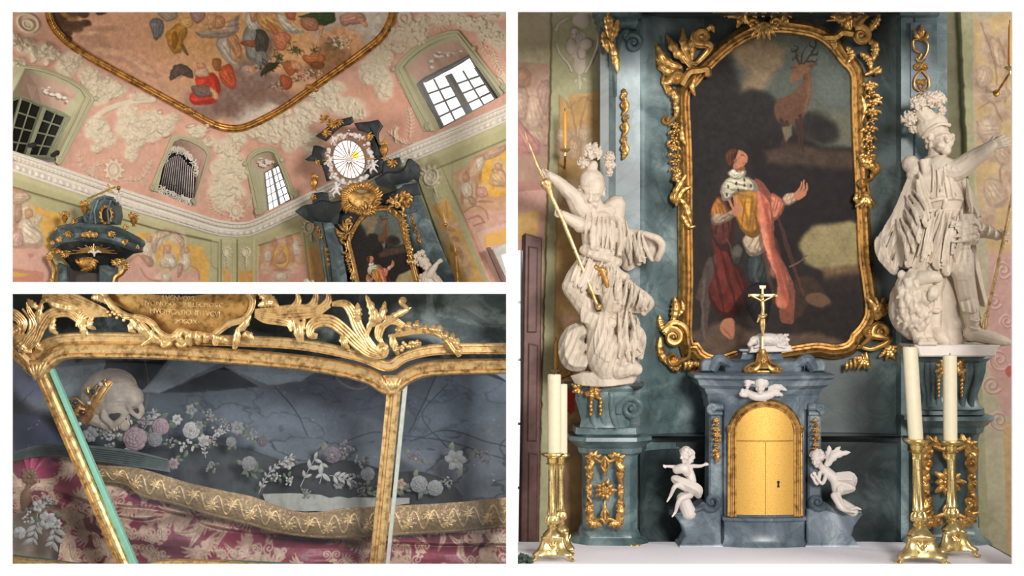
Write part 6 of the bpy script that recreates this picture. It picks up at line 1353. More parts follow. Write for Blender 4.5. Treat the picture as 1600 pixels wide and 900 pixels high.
FA(c3, ([(1005, 690), (1045, 685), (1085, 740), (1075, 775), (1000, 780), (975, 745)], (206, 182, 156)), ([(1010, 640), (1042, 640), (1046, 675), (1030, 690), (1010, 678)], FS), ([(1030, 720), (1066, 725), (1070, 750), (1040, 760)], (230, 214, 190)), ([(880, 620), (920, 610), (935, 660), (925, 720), (890, 730), (870, 680)], FP), ([(895, 590), (925, 585), (930, 615), (905, 622)], FS), ([(870, 700), (930, 715), (940, 760), (900, 770)], FB), ([(1120, 680), (1150, 690), (1170, 740), (1140, 800), (1110, 780)], FP), ([(1128, 655), (1155, 655), (1156, 685), (1130, 688)], FS), ([(1095, 750), (1120, 760), (1110, 820), (1085, 830)], FB), ([(990, 815), (1040, 815), (1050, 850), (1000, 862)], FP), ([(930, 590), (980, 555), (1050, 548), (1040, 575), (970, 610), (945, 690), (930, 660)], (198, 170, 142)), ([(1050, 550), (1110, 580), (1130, 640), (1110, 660), (1080, 600)], (194, 164, 138)),
 ([(110, 500), (170, 470), (210, 520), (250, 560), (270, 620), (200, 650), (120, 610)], FP), ([(150, 420), (195, 420), (200, 465), (160, 475)], FS), ([(210, 480), (260, 450), (250, 500), (220, 520)], (206, 184, 156)), ([(75, 560), (130, 540), (140, 640), (80, 650)], (196, 160, 142)), ([(75, 330), (150, 310), (190, 350), (120, 390), (80, 380)], (190, 162, 136)), ([(90, 400), (130, 390), (130, 480), (95, 500)], FB))
A.wob(0, 1)
# pilasters near the corner
for x0, x1 in ((346, 363), (371, 397)):
    A.up(A.poly([(x0, 374), (x1, 374), (x1, 450), (x0, 450)], .8), 4); A.fill(A.line([(x0 - 1, 374), (x0 - 1, 450)], 1.6, .7, 0), (122, 116, 80), .7)
    xc = (x0 + x1) / 2; cartouche(xc, 394, 7, 0, 5); sprig([(xc, 402), (xc, 418)], 2, 4, 3)
    A.fill(A.poly([(x0 + 2, 418), (x0 + 6, 424), (x1 - 6, 424), (x1 - 2, 418), (x1 - 3, 450), (x0 + 3, 450)], .7), (208, 150, 74), .95, .1); A.fill(A.line([(xc, 420), (xc, 450)], 4), (190, 158, 124), .8)
# right of the corner
fl = [c4(*p) for p in [(15, 640), (270, 560), (300, 690), (320, 870), (10, 870)]]
A.fill(A.poly(fl, .8), (190, 148, 108), .95, .1, 8); A.up(A.poly(fl, 1), -3); A.fill(A.line(fl[:2], 2, .8, 0), (126, 118, 84), .8); A.fill(A.poly([c4(*p) for p in [(20, 780), (320, 760), (320, 870), (10, 870)]], 3), (204, 150, 134), .9)
A.wob(1.4, 8); A.fill(A.ell(*c4(155, 705), 14, 22, 6, .1), (176, 128, 96), 1); A.fill(A.ell(*c4(155, 705), 11.5, 19, 6, .1), YE, 1, .1)
def smear4(col, *es, a=.85):
    for cx, cy, rx, ry, *ro in es: A.fill(A.ell(*c4(cx, cy), rx / 3.9, ry / 3.9, ro[0] if ro else 0, .35), col, a, .12, 4)
smear4((206, 172, 146), (150, 710, 26, 60), (70, 690, 26, 60), (250, 660, 30, 70), (150, 610, 60, 24), (150, 830, 60, 40), (60, 780, 36, 40), (230, 780, 40, 30)); smear4(PKD, (110, 620, 20, 30), (200, 610, 20, 30), (150, 660, 10, 14), (90, 720, 10, 40), (230, 700, 12, 50), (150, 790, 50, 10), a=.7)
A.wob(0, 1)
pv = [c4(*p) for p in [(285, 500), (370, 480), (440, 870), (330, 870)]]; A.up(A.poly(pv, .8), 4); A.fill(A.line([pv[0], pv[3]], 1.6, .7, 0), (122, 116, 80), .7)
cartouche(483, 355, 9, 0, 5); sprig([(486, 366), (488, 378)], 2, 4, 3)
A.fill(A.poly([c4(*p) for p in [(310, 650), (330, 665), (370, 640), (430, 870), (340, 870)]], .8), (206, 152, 84), .95, .1); A.fill(A.line([c4(335, 660), c4(370, 760), c4(385, 870)], 5), (190, 152, 118), .8)
# far right: pilaster with trophy, big fresco
pr = [c4(*p) for p in [(985, 230), (1130, 160), (1440, 870), (1215, 870)]]; A.up(A.poly(pr, .8), 5); A.fill(A.poly(pr, 1), (180, 172, 130), .9, .06); A.fill(A.line([pr[0], pr[3]], 2.4, .7, 0), (124, 116, 80), .8); A.fill(A.line([pr[1], pr[2]], 2, .7, 0), (196, 188, 146), .8)
A.fill(A.poly([c4(*p) for p in [(1065, 375), (1100, 400), (1165, 345), (1395, 870), (1225, 870)]], .8), (212, 164, 92), .95, .1, 10)
for p in [[(1090, 400), (1170, 540), (1240, 700), (1290, 870)], [(1160, 370), (1180, 520), (1220, 660)]]: A.fill(A.line([c4(*q) for q in p], 3), (184, 140, 96), .8)
smear4((204, 172, 134), (1160, 500, 50, 24, 20), (1220, 520, 40, 20, -20), (1180, 600, 50, 40, 30), (1240, 640, 50, 30, 40), (1270, 720, 40, 60, -20), (1160, 560, 30, 40), (1300, 800, 30, 50, -20)); smear4((160, 116, 76), (1190, 540, 30, 14, 20), (1220, 600, 30, 16, 30), (1250, 690, 14, 40, -20), (1200, 660, 14, 26), a=.6)
fr2 = [c4(*p) for p in [(1130, 160), (1300, 90), (1560, -20), (1565, 870), (1440, 870)]]; A.fill(A.line(fr2[:3], 3, .8, 0), (128, 120, 84), .8); A.up(A.poly(fr2, 1), -2)
A.fill(A.poly([c4(*p) for p in [(1200, 200), (1290, 150), (1340, 90), (1565, 10), (1565, 460), (1330, 530), (1260, 430), (1230, 300)]], 2), (196, 152, 118), .9, .12, 10)
A.fill(A.poly([c4(*p) for p in [(1260, 440), (1565, 420), (1565, 870), (1420, 870)]], 2), (206, 160, 140), .95, .06); A.fill(A.ell(*c4(1470, 200), 34, 42, 10, .1), (188, 140, 110), 1); A.fill(A.ell(*c4(1475, 200), 29, 37, 10, .1), (218, 166, 74), 1, .1)
A.wob(1.4, 8)
smear4((208, 178, 144), (1490, 200, 44, 90), (1475, 150, 26, 28), (1280, 230, 40, 40), (1290, 300, 46, 70), (1320, 370, 50, 40), (1380, 300, 40, 40), (1430, 100, 90, 16, -20), (1340, 170, 24, 50, 30)); smear4((166, 112, 88), (1350, 310, 10, 50), (1450, 230, 10, 60), (1500, 250, 40, 10), (1470, 150, 12, 6), (1290, 200, 10, 14), (1260, 330, 10, 60), (1400, 370, 60, 8), (1370, 200, 10, 60), a=.75)
for p in [[(1270, 440), (1330, 400), (1400, 420), (1420, 480)], [(1300, 480), (1360, 460), (1400, 500)], [(1360, 100), (1440, 70), (1520, 30)], [(1440, 180), (1500, 170), (1520, 220)], [(1330, 520), (1400, 500)]]: A.fill(A.line([c4(*q) for q in p], 2.4), (166, 112, 92), .8)
A.wob(0, 1)
A.fill(A.poly([c4(*p) for p in [(1350, 560), (1565, 490), (1565, 880), (1470, 880)]], .8), (214, 176, 156), 1); A.fill(A.poly([c4(*p) for p in [(1390, 580), (1565, 520), (1565, 620), (1400, 650)]], .8), (222, 172, 98), 1)
FA(c4, ([(1450, 190), (1510, 180), (1540, 230), (1530, 280), (1440, 275), (1425, 240)], (204, 164, 120)), ([(1462, 140), (1500, 138), (1506, 175), (1470, 180)], FS), ([(1255, 260), (1310, 255), (1330, 320), (1300, 360), (1260, 330)], FP), ([(1262, 205), (1300, 200), (1306, 245), (1268, 250)], FS), ([(1300, 340), (1340, 350), (1345, 395), (1310, 390)], FB), ([(1350, 290), (1400, 285), (1420, 330), (1380, 350), (1350, 330)], (206, 150, 130)), ([(1340, 120), (1400, 90), (1390, 160), (1360, 200)], FP), ([(1400, 80), (1500, 40), (1540, 40), (1480, 90), (1400, 120)], (196, 160, 130)),
 ([(130, 690), (170, 680), (185, 740), (120, 750)], (190, 150, 110)), ([(140, 650), (165, 648), (168, 675), (144, 678)], FS), ([(50, 680), (90, 670), (95, 730), (55, 740)], FP), ([(225, 620), (265, 610), (275, 690), (235, 700)], FP), ([(120, 810), (180, 805), (190, 850), (125, 855)], FP))
cartouche(*c4(1070, 220), 13, 20, 6); figure(*c4(1050, 200), 10, 300, 6); figure(*c4(1085, 250), 8, 301, 6); sprig([c4(1090, 290), c4(1105, 330), c4(1115, 360)], 2.4, 5, 4)
A.mottle(.05, 4, 12); A.alb = .98
# openings
W1 = dict(Q=[(14, 262), (14, 112), (25, 98), (40, 102), (60, 103), (90, 114), (112, 123), (132, 136), (150, 154), (136, 180), (94, 262)], O=[(18, 256), (18, 152), (40, 108), (46, 108), (66, 112), (86, 118), (108, 128), (126, 140), (133, 152), (118, 186), (86, 252)], S=[(4, 244), (14, 158), (30, 151), (34, 152), (50, 158), (66, 165), (82, 172), (96, 178), (106, 183), (98, 204), (76, 246)])
W2 = dict(Q=[(662, 205), (640, 160), (615, 108), (625, 92), (642, 77), (662, 62), (682, 53), (700, 48), (716, 47), (740, 76), (764, 108), (790, 140)], O=[(683, 204), (656, 158), (630, 105), (640, 93), (656, 80), (672, 70), (690, 62), (704, 58), (713, 57), (732, 84), (758, 116), (782, 150)], S=[(690, 203), (676, 172), (655, 130), (664, 125), (676, 119), (690, 111), (704, 104), (720, 95), (735, 87), (746, 104), (762, 128), (780, 155)])
W3 = dict(Q=[(400, 341), (390, 290), (383, 256), (388, 242), (398, 234), (410, 230), (422, 228), (432, 232), (440, 250), (452, 280), (462, 308)], O=[(410, 332), (402, 290), (391, 258), (394, 248), (401, 242), (411, 238), (420, 237), (428, 240), (434, 253), (445, 280), (455, 312)], S=[(419, 331), (416, 300), (413, 270), (415, 269), (419, 267), (424, 264), (428, 262), (432, 260), (436, 258), (446, 283), (455, 311)])
W4 = dict(Q=[(234, 296), (248, 262), (262, 228), (268, 214), (280, 210), (296, 213), (312, 220), (324, 230), (330, 240), (318, 278), (306, 318)], O=[(246, 300), (254, 264), (268, 230), (272, 221), (282, 217), (295, 220), (309, 227), (320, 235), (324, 242), (314, 280), (300, 322)], S=[(246, 300), (252, 268), (260, 240), (265, 234), (274, 235), (282, 238), (290, 242), (298, 246), (304, 250), (306, 282), (300, 324)])
keep = np.ones(A.X.shape, bool)
for w_ in (W1, W2, W3, W4): keep &= ~A.inside(w_['O'])
keep &= ~A.inside(np.vstack([hole - 0, hole[:1]])) | (np.abs(A.X) < 0)
dl = lambda x, y: shell(x, y)
struct(A.mesh(CD, dl, keep & (A.X <= 370)).build('wall_organ_side', PAINT, auto=0)); struct(A.mesh(CD, dl, keep & (A.X >= 370)).build('wall_altar_side', PAINT, auto=0))
# gilt ceiling frame
m = MB(CD); fp = on(resample(fr_pts, 150), 1)
m.sweep(fp, [(-5, -1), (-5, 4), (-3.6, 5), (-2.6, 3.5), (-1, 3.5), (1.6, 6), (3.4, 6), (4.4, 4), (5.5, 5), (6.4, 3), (6.6, -1)]); cf = m.build('ceiling_frame', GOLDD)
tag(cf, 'carved gilt frame curving around the ceiling fresco', 'frame')
m = MB(CD); q = resample(fr_pts, 190)
for i in range(1, 189):
    t = q[i + 1] - q[i - 1]; t = t / (np.linalg.norm(t) + 1e-6); n_ = np.array([-t[1], t[0]])
    a, b = q[i] - t * 1.6 - n_ * 1.2, q[i] + t * 1.6 + n_ * 3.0; P_ = on([a, (a + b) / 2 + t, b], 5.5); m.leaf(P_, 1.5, 1, .7, n=6, m=5, deep=.1, thick=.4)
for i in (76, 130): 
    P_ = on([q[i] + [-6, -2], q[i], q[i] + [6, 3]], 6); m.limb(P_, [4, 5.5, 4], 8)
m.build('carved_leaves', GOLDD, cf)['kind'] = 'stuff'
# cornice
STU = mat_plain('chalk_white_stucco', (.68, .61, .51), .8, var=.05)
n = 420; Tq, Bq = resample(Tc, n), resample(Bc, n); d_ = shell(Tq[:, 0], (Tq[:, 1] + Bq[:, 1]) / 2)
pf = [(0, 0), (0, 13), (.06, 14.5), (.14, 14), (.2, 10.5), (.3, 10), (.32, 12), (.38, 11), (.43, 6.5), (.5, 5), (.58, 5.5), (.62, 8), (.7, 8.5), (.78, 7.5), (.84, 4.5), (.9, 4), (.95, 2.5), (1, -1)]
G = []
for f_, h_ in pf:
    hh = np.full(n, float(h_))
    if .6 < f_ < .8: hh += 1.6 * np.sin(np.arange(n) * 1.35) + .8 * np.sin(np.arange(n) * .41)
    if .25 < f_ < .4: hh += .9 * np.sign(np.sin(np.arange(n) * 2.1))
    P_ = Tq * (1 - f_) + Bq * f_; d2 = d_ - hh; k = (F + d2) / F; G.append(np.stack([800 + (P_[:, 0] - 800) * k / CK, 450 + (P_[:, 1] - 450) * k / CK, (CD - d2) / CK], 1))
m = MB(CD); m.grid(np.array(G)); struct(m.build('trim_cornice', STU, auto=25))

# ---- windows and the organ niche
GREENP = mat_plain('sage_green_plaster', (.43, .40, .245), .8, var=.06, scale=12); PINKP = mat_plain('pink_plaster', (.50, .33, .25), .8, var=.06, scale=12)
SASH = mat_plain('grey_green_sash', (.26, .27, .17), .6); SASHG = mat_plain('grey_window_sash', (.20, .19, .18), .6); DARKP = mat_plain('dark_window_pane', (.012, .011, .009), .15)
def ring_mesh(m, rings, closed=False): m.grid(np.array(rings)); return m
def window(nm, w, pane, sash_mat, back, grid, sill=True):
    Q, O, S = (np.array(w[k], float) for k in 'QOS'); n = len(Q); ctr = O.mean(0)
    m = MB(CD); mid = Q * .55 + O * .45
    ring_mesh(m, [on(Q, -2), on(Q, 4), on(Q * .9 + O * .1, 5.5), on(mid, 5), on(mid * .9 + O * .1, 8), on(O * .9 + Q * .1, 8), on(O, 5), on(O, -3)])
    for i in (0, -1):
        p = on([Q[i] * .6 + O[i] * .4 + (0, -8)], 7)[0]; m.scroll(p[0], p[1], 6, 90, 1.5 if i == 0 else -1.5, 2.2, h=p[2], flat=1.3)
    for i in (2, -3):
        p = on([Q[i]], 6)[0]; m.ell(p, (4, 4, 4))
    o = struct(m.build(nm, GREENP, auto=30))
    # reveal runs back from the opening to the sash
    dO = shell(O[:, 0], O[:, 1]); dS = shell(ctr[0], ctr[1]) + back + 0 * dO
    R0 = on(O, 1); R2 = on(S, 0, dep=dS); R1 = R0 * .5 + R2 * .5
    m = MB(CD); a = n // 2; ring_mesh(m, [R0, R0 * .85 + R2 * .15, R1, R2]); rv = m.build('reveal', [GREENP, PINKP], o, smooth=False)
    npf = n - 1
    for p_ in rv.data.polygons:
        j = p_.index % npf
        if 2 <= j < n - 4 and p_.index // npf >= 1: p_.material_index = 1
    # soffit stucco
    m = MB(CD); rn = random.Random(n + int(ctr[0])); c0 = R1[3:n - 3].mean(0); sx = np.ptp(R1[3:n - 3, 0]) * .3
    for k in range(16):
        x = c0[0] + rn.gauss(0, sx * .7); y = c0[1] + rn.gauss(0, 4) + (x - c0[0]) * ((R1[n - 4, 1] - R1[3, 1]) / (R1[n - 4, 0] - R1[3, 0] + 1e-6)); m.ell((x, y, c0[2] + 2), (rn.uniform(2, 5), rn.uniform(1.5, 3.5), 2.5), 8, 6)
    m.build('soffit_stucco', STU, o)
    # sash
    tl, bl = S[2], S[0]; tr_, br = S[-3], S[-1]; db = float(dS[0])
    def B(u, v): return (tl * (1 - u) + tr_ * u) * (1 - v) + (bl * (1 - u) + br * u) * v
    def P3(u, v, off): return on([B(u, v)], 0, dep=np.array([db - off]))[0]
    m = MB(CD); poly = [S[i] for i in range(n)]; PP = on(poly, 0, dep=np.full(n, db + 2)); m.add(PP, [tuple(range(n))]); m.build('pane', pane, o, smooth=False)
    m = MB(CD); wd = np.linalg.norm(tr_ - tl); cols, rows = grid
    PP = on(poly, 0, dep=np.full(n, db - 1)); m.tube(np.vstack([PP, PP[:1]]), wd * .045, 4, flat=.8)
    def bar(u0, v0, u1, v1, r): m.tube(np.array([P3(u0 + (u1 - u0) * t, v0 + (v1 - v0) * t, 2) for t in np.linspace(0, 1, 4)]), r, 4, flat=.8)
    bar(.5, 0, .5, 1, wd * .06)
    for s_ in (0, .5):
        for c in range(1, cols): bar(s_ + .04 + c * .42 / cols, 0, s_ + .04 + c * .42 / cols, 1, max(wd * .016, .75))
        for r in range(1, rows): bar(s_ + .03, r / rows, s_ + .47, r / rows, max(wd * .016, .75))
        bar(s_ + .035, 0, s_ + .035, 1, wd * .03); bar(s_ + .465, 0, s_ + .465, 1, wd * .03)
    m.build('window_sash', sash_mat, o, smooth=False)
    return o
DAY = mat_emit('bright_daylight_pane', (.95, .97, 1.0), 1.25)
window('window_2', W1, DARKP, SASH, 34, (2, 4)); window('window_3', W2, DAY, SASHG, 30, (2, 4)); window('window_4', W3, DAY, SASHG, 26, (2, 5))
# niche for the organ
Q, O, S = (np.array(W4[k], float) for k in 'QOS'); n = len(Q)
m = MB(CD); mid = Q * .5 + O * .5; ring_mesh(m, [on(Q, -2), on(Q, 4), on(mid, 4), on(mid * .9 + O * .1, 6), on(O, 5), on(O, -3)])
for i in (0, -1):
    p = on([Q[i] * .5 + O[i] * .5 + (0, -6)], 6)[0]; m.scroll(p[0], p[1], 5, 90, 1.5 if i == 0 else -1.5, 2, h=p[2], flat=1.3)
nich = struct(m.build('window_5', GREENP, auto=30))
dO = shell(O[:, 0], O[:, 1]); db = float(shell(280, 270)) + 30
R0 = on(O, 1); R2 = on(S, 0, dep=np.full(n, db)); m = MB(CD); ring_mesh(m, [R0, R0 * .5 + R2 * .5, R2]); m.build('reveal', PINKP, nich, smooth=False)
m = MB(CD); m.add(on(S, 0, dep=np.full(n, db + 1)), [tuple(range(n))]); m.build('niche_back', BLACK, nich, smooth=False)
og = thing('pipe_organ', 'small pipe organ of dark metal pipes with white carved lattice inside the green arched niche', 'organ', 276, 318, db - 6)
PIPE = mat_plain('tarnished_pipe_metal', (.20, .17, .16), .3, .7, var=.2)
for i in range(15):
    u = i / 14; xt = 260 + 43 * u; yt = 252 - 9 * math.sin(PI * min(1, u * 1.25)) + 14 * max(0, u - .5) * 1.6; xb = 249 + 52 * u; yb = 303 + 17 * u
    P_ = on([(xt, yt), (xt * .3 + xb * .7, yt * .3 + yb * .7), (xb, yb)], 0, dep=np.full(3, db - 8)); m = MB(CD); m.tube(np.vstack([P_[0], P_[1], P_[1] + (P_[2] - P_[1]) * .08, P_[2]]), [1.55, 1.6, 1.5, .9], 10)
    P_[1, 2] += 1.4; m.ell(P_[1], (1.1, .7, .7), 8, 5); m.build('organ_pipe', PIPE, og)
m = MB(CD); rn = random.Random(3)
def lattice(pts, w):
    q = resample(cr(pts, 8), 14)
    for i, (x, y) in enumerate(q):
        p = on([(x, y)], 0, dep=np.array([db - 13]))[0]; m.scroll(p[0], p[1], w * .5, rn.uniform(0, 360), rn.choice((-1.2, 1.2)), .8, h=p[2]); m.leaf([p, p + (w * rn.uniform(-.6, .6), -w * .5, 1), p + (w * rn.uniform(-.8, .8), -w * .8, 0)], w * .18, 2, .4, n=8, m=5)
lattice([(258, 250), (266, 238), (280, 238), (294, 246), (304, 258), (305, 272)], 9); lattice([(266, 234), (282, 234), (300, 250)], 6); m.build('lattice_top', STU, og)
m = MB(CD); lattice([(248, 296), (262, 303), (278, 309), (290, 314), (302, 318)], 9); lattice([(249, 302), (276, 314), (300, 323)], 6); m.build('lattice_base', STU, og)
# brown shutter and window strip at the lower right edge
PO = [c4(*p) for p in [(1445, 660), (1525, 630), (1560, 618), (1560, 880), (1545, 880)]]
m = MB(340); m.prism(PO, -4, 1, .4); w5 = struct(m.build('window_6', mat_plain('pale_window_wood', (.5, .48, .42), .6), smooth=False))
m = MB(338); m.prism([c4(*p) for p in [(1500, 700), (1530, 690), (1560, 690), (1560, 880), (1555, 880)]], 0, 1, .2); m.build('pane', SUNNY, w5, smooth=False)
m = MB(330); m.prism([c4(*p) for p in [(1405, 655), (1432, 650), (1530, 870), (1500, 870)]], -8, 4, 1.2); m.prism([c4(*p) for p in [(1418, 672), (1430, 668), (1515, 860), (1504, 862)]], 3, 6, 1)
tag(m.build('window_shutter', WOODB, smooth=False), 'small brown shutter at the lower right of the chapel view beside its window', 'shutter')
# spotlight lamps on the cornice below the dark window
for lb, x, y, a in (('small black spotlight standing on the cornice before the dark window panes', 51, 230, 20), ('small black spotlight on the cornice beside the green window scroll', 87, 245, -40)):
    t = thing('spotlight', lb, 'lamp', x, y + 6, 380, 'cornice spotlights'); m = MB(380); m.limb([(x - 4, y - 2, 4), (x + 5, y - 4 + a * .04, 8)], [3.4, 4], 10); m.build('lamp_head', BLACK, t); m = MB(380); m.tube([(x, y, 4), (x, y + 6, 0)], .9, 6); m.build('stand', BLACK, t)

# ---- the high altar seen from below, right of the corner
def ad(x): return 425 - .42 * (np.asarray(x, float) - 590)
AD = 430.0; AK = (F + AD) / F
def al(pts, off=0.0):
    p = np.asarray(pts, float); d = ad(p[:, 0]) - off; k = (F + d) / F
    return np.stack([800 + (p[:, 0] - 800) * k / AK, 450 + (p[:, 1] - 450) * k / AK, (AD - d) / AK], 1)
def slab(m, pts, h0, h1, b=1.5):
    """solid block with the outline pts following the altar's plane, softened front edge"""
    p = np.asarray(pts, float); ar_ = .5 * np.sum(p[:, 0] * np.roll(p[:, 1], -1) - np.roll(p[:, 0], -1) * p[:, 1])
    if ar_ < 0: p = p[::-1]
    r = [al(p, h0), al(p, h1 - b), al(MB.inset(p, b * .6), h1 - b * .3), al(MB.inset(p, b * 1.3), h1)]; k = m.n; m.grid(np.array(r), cv=True); n = len(p)
    m.f.append(tuple(k + 3 * n + i for i in range(n))); m.f.append(tuple(k + i for i in range(n))[::-1]); return m
def mould(m, lines, hs):
    """entablature drawn by its horizontal lines from top to bottom with the projection of each"""
    L = [resample(cr(q, 6), 40) for q in lines]; m.grid(np.array([al(q, h) for q, h in zip(L, hs)])); return m
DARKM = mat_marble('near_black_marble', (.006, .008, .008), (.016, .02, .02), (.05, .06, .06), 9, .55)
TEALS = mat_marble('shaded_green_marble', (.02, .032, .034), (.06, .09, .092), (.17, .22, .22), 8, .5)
CA = thing('altar_retable', 'dark marbled altar retable with a rayed oval window on top, in the chapel view', 'altar', 590, 448, 425)
m = MB(AD)
# back body behind painting and between columns
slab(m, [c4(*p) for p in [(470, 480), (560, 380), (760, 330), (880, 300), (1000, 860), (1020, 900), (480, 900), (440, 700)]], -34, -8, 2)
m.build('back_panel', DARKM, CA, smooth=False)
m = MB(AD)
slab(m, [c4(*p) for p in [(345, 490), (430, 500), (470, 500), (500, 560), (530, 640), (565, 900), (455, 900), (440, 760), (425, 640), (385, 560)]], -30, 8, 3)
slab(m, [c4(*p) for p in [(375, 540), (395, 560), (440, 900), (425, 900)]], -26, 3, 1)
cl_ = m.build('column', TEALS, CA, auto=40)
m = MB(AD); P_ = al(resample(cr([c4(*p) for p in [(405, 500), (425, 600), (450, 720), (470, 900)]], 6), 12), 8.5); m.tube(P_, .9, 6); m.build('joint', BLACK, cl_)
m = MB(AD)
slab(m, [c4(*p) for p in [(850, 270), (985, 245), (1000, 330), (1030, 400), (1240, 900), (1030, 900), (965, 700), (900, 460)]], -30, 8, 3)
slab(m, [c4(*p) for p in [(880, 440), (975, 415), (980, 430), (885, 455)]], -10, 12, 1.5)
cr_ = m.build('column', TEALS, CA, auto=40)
# entablatures
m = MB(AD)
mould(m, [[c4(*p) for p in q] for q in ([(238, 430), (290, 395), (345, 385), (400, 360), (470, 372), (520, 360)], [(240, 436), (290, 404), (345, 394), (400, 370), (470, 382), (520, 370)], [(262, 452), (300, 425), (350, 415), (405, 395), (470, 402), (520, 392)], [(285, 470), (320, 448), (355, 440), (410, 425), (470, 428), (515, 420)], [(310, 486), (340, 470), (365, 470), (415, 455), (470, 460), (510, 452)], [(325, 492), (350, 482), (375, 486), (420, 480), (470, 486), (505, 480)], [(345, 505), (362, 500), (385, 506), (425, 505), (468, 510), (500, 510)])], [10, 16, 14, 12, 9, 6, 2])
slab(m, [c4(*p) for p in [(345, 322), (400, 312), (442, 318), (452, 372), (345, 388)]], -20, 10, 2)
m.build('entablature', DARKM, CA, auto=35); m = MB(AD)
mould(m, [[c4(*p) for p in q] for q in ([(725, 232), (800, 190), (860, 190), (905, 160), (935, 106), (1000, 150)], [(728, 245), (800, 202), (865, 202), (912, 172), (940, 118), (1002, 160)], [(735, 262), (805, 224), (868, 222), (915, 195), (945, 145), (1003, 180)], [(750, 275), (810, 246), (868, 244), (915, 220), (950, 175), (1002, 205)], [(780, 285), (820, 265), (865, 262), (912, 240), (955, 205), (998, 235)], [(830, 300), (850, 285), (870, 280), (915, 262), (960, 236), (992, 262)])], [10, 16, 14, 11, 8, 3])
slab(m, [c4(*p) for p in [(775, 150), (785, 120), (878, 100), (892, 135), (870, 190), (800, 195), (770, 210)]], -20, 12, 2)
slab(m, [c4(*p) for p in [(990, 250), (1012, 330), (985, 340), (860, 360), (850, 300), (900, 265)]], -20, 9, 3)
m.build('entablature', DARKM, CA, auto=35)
# broken pediment scrolls, dark
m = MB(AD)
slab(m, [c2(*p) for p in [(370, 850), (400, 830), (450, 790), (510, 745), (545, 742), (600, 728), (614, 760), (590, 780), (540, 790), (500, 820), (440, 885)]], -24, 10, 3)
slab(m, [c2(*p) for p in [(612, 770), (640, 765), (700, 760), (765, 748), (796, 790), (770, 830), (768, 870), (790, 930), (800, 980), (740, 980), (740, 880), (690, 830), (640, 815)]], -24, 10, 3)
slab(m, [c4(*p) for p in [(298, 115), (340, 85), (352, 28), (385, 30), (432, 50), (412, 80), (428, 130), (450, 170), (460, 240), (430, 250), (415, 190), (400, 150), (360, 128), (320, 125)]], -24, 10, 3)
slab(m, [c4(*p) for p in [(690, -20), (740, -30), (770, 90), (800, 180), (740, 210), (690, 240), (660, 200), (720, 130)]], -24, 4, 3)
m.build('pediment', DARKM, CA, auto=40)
# oval window with gilded rays
def oval(cx, cy, rx, ry, rot=-18, n=28):
    a = np.linspace(0, 2 * PI, n, endpoint=False); r = math.radians(rot); return np.c_[cx + rx * np.cos(a) * math.cos(r) - ry * np.sin(a) * math.sin(r), cy + rx * np.cos(a) * math.sin(r) + ry * np.sin(a) * math.cos(r)]
OC = (545.5, 249)
m = MB(AD); m.add(al(oval(*OC, 25, 31), -4), [tuple(range(28))]); m.build('oval_window', mat_emit('oval_daylight', (.93, .95, 1.0), 1.25), CA, smooth=False)
m = MB(AD); P_ = al(oval(*OC, 25, 31), -1); m.tube(np.vstack([P_, P_[:1]]), 1.2, 6)
for a in np.arange(0, 180, 30):
    r = math.radians(a); m.tube(al([(OC[0] - 24 * math.cos(r), OC[1] - 29 * math.sin(r)), (OC[0] + 24 * math.cos(r), OC[1] + 29 * math.sin(r))], -2), .35, 5)
m.build('window_bar', SASHG, CA)
m = MB(AD); m.prism([(0, 0), (1, 0), (1, 1), (0, 1)], 0, .1); m.v = []; m.f = []; m.n = 0
slab(m, oval(555.5, 242, 5, 6, 20, 12), -3, -1, .5); m.build('amber_glass_pane', mat_emit('amber_glass', (.95, .62, .06), .9), CA)
rays = thing('gilded_rays', 'burst of thin gilded rays with a white dove over the bright oval window', 'sunburst', OC[0], OC[1], 420)
rn = random.Random(8)
for i in range(22):
    a = 2 * PI * i / 22 + rn.uniform(-.06, .06); L = rn.uniform(25, 42)
    m = MB(AD); m.tube(al([(OC[0] + 4 * math.cos(a), OC[1] + 5 * math.sin(a)), (OC[0] + L * math.cos(a), OC[1] + L * 1.1 * math.sin(a))], 12), [.55, .95], 6); m.build('ray', GOLDD, rays)
m = MB(AD); p = al([OC], 14)[0]; m.limb([p + (-4, 2, 0), p, p + (4, -3, 0)], [1.4, 2.4, 1.5], 8); m.leaf([p, p + (-5, -5, 1), p + (-10, -4, 0)], 2.4, 3); m.leaf([p, p + (5, 3, 1), p + (9, 7, 0)], 2.4, 3); m.build('dove', STONEW, rays, label='small white dove')
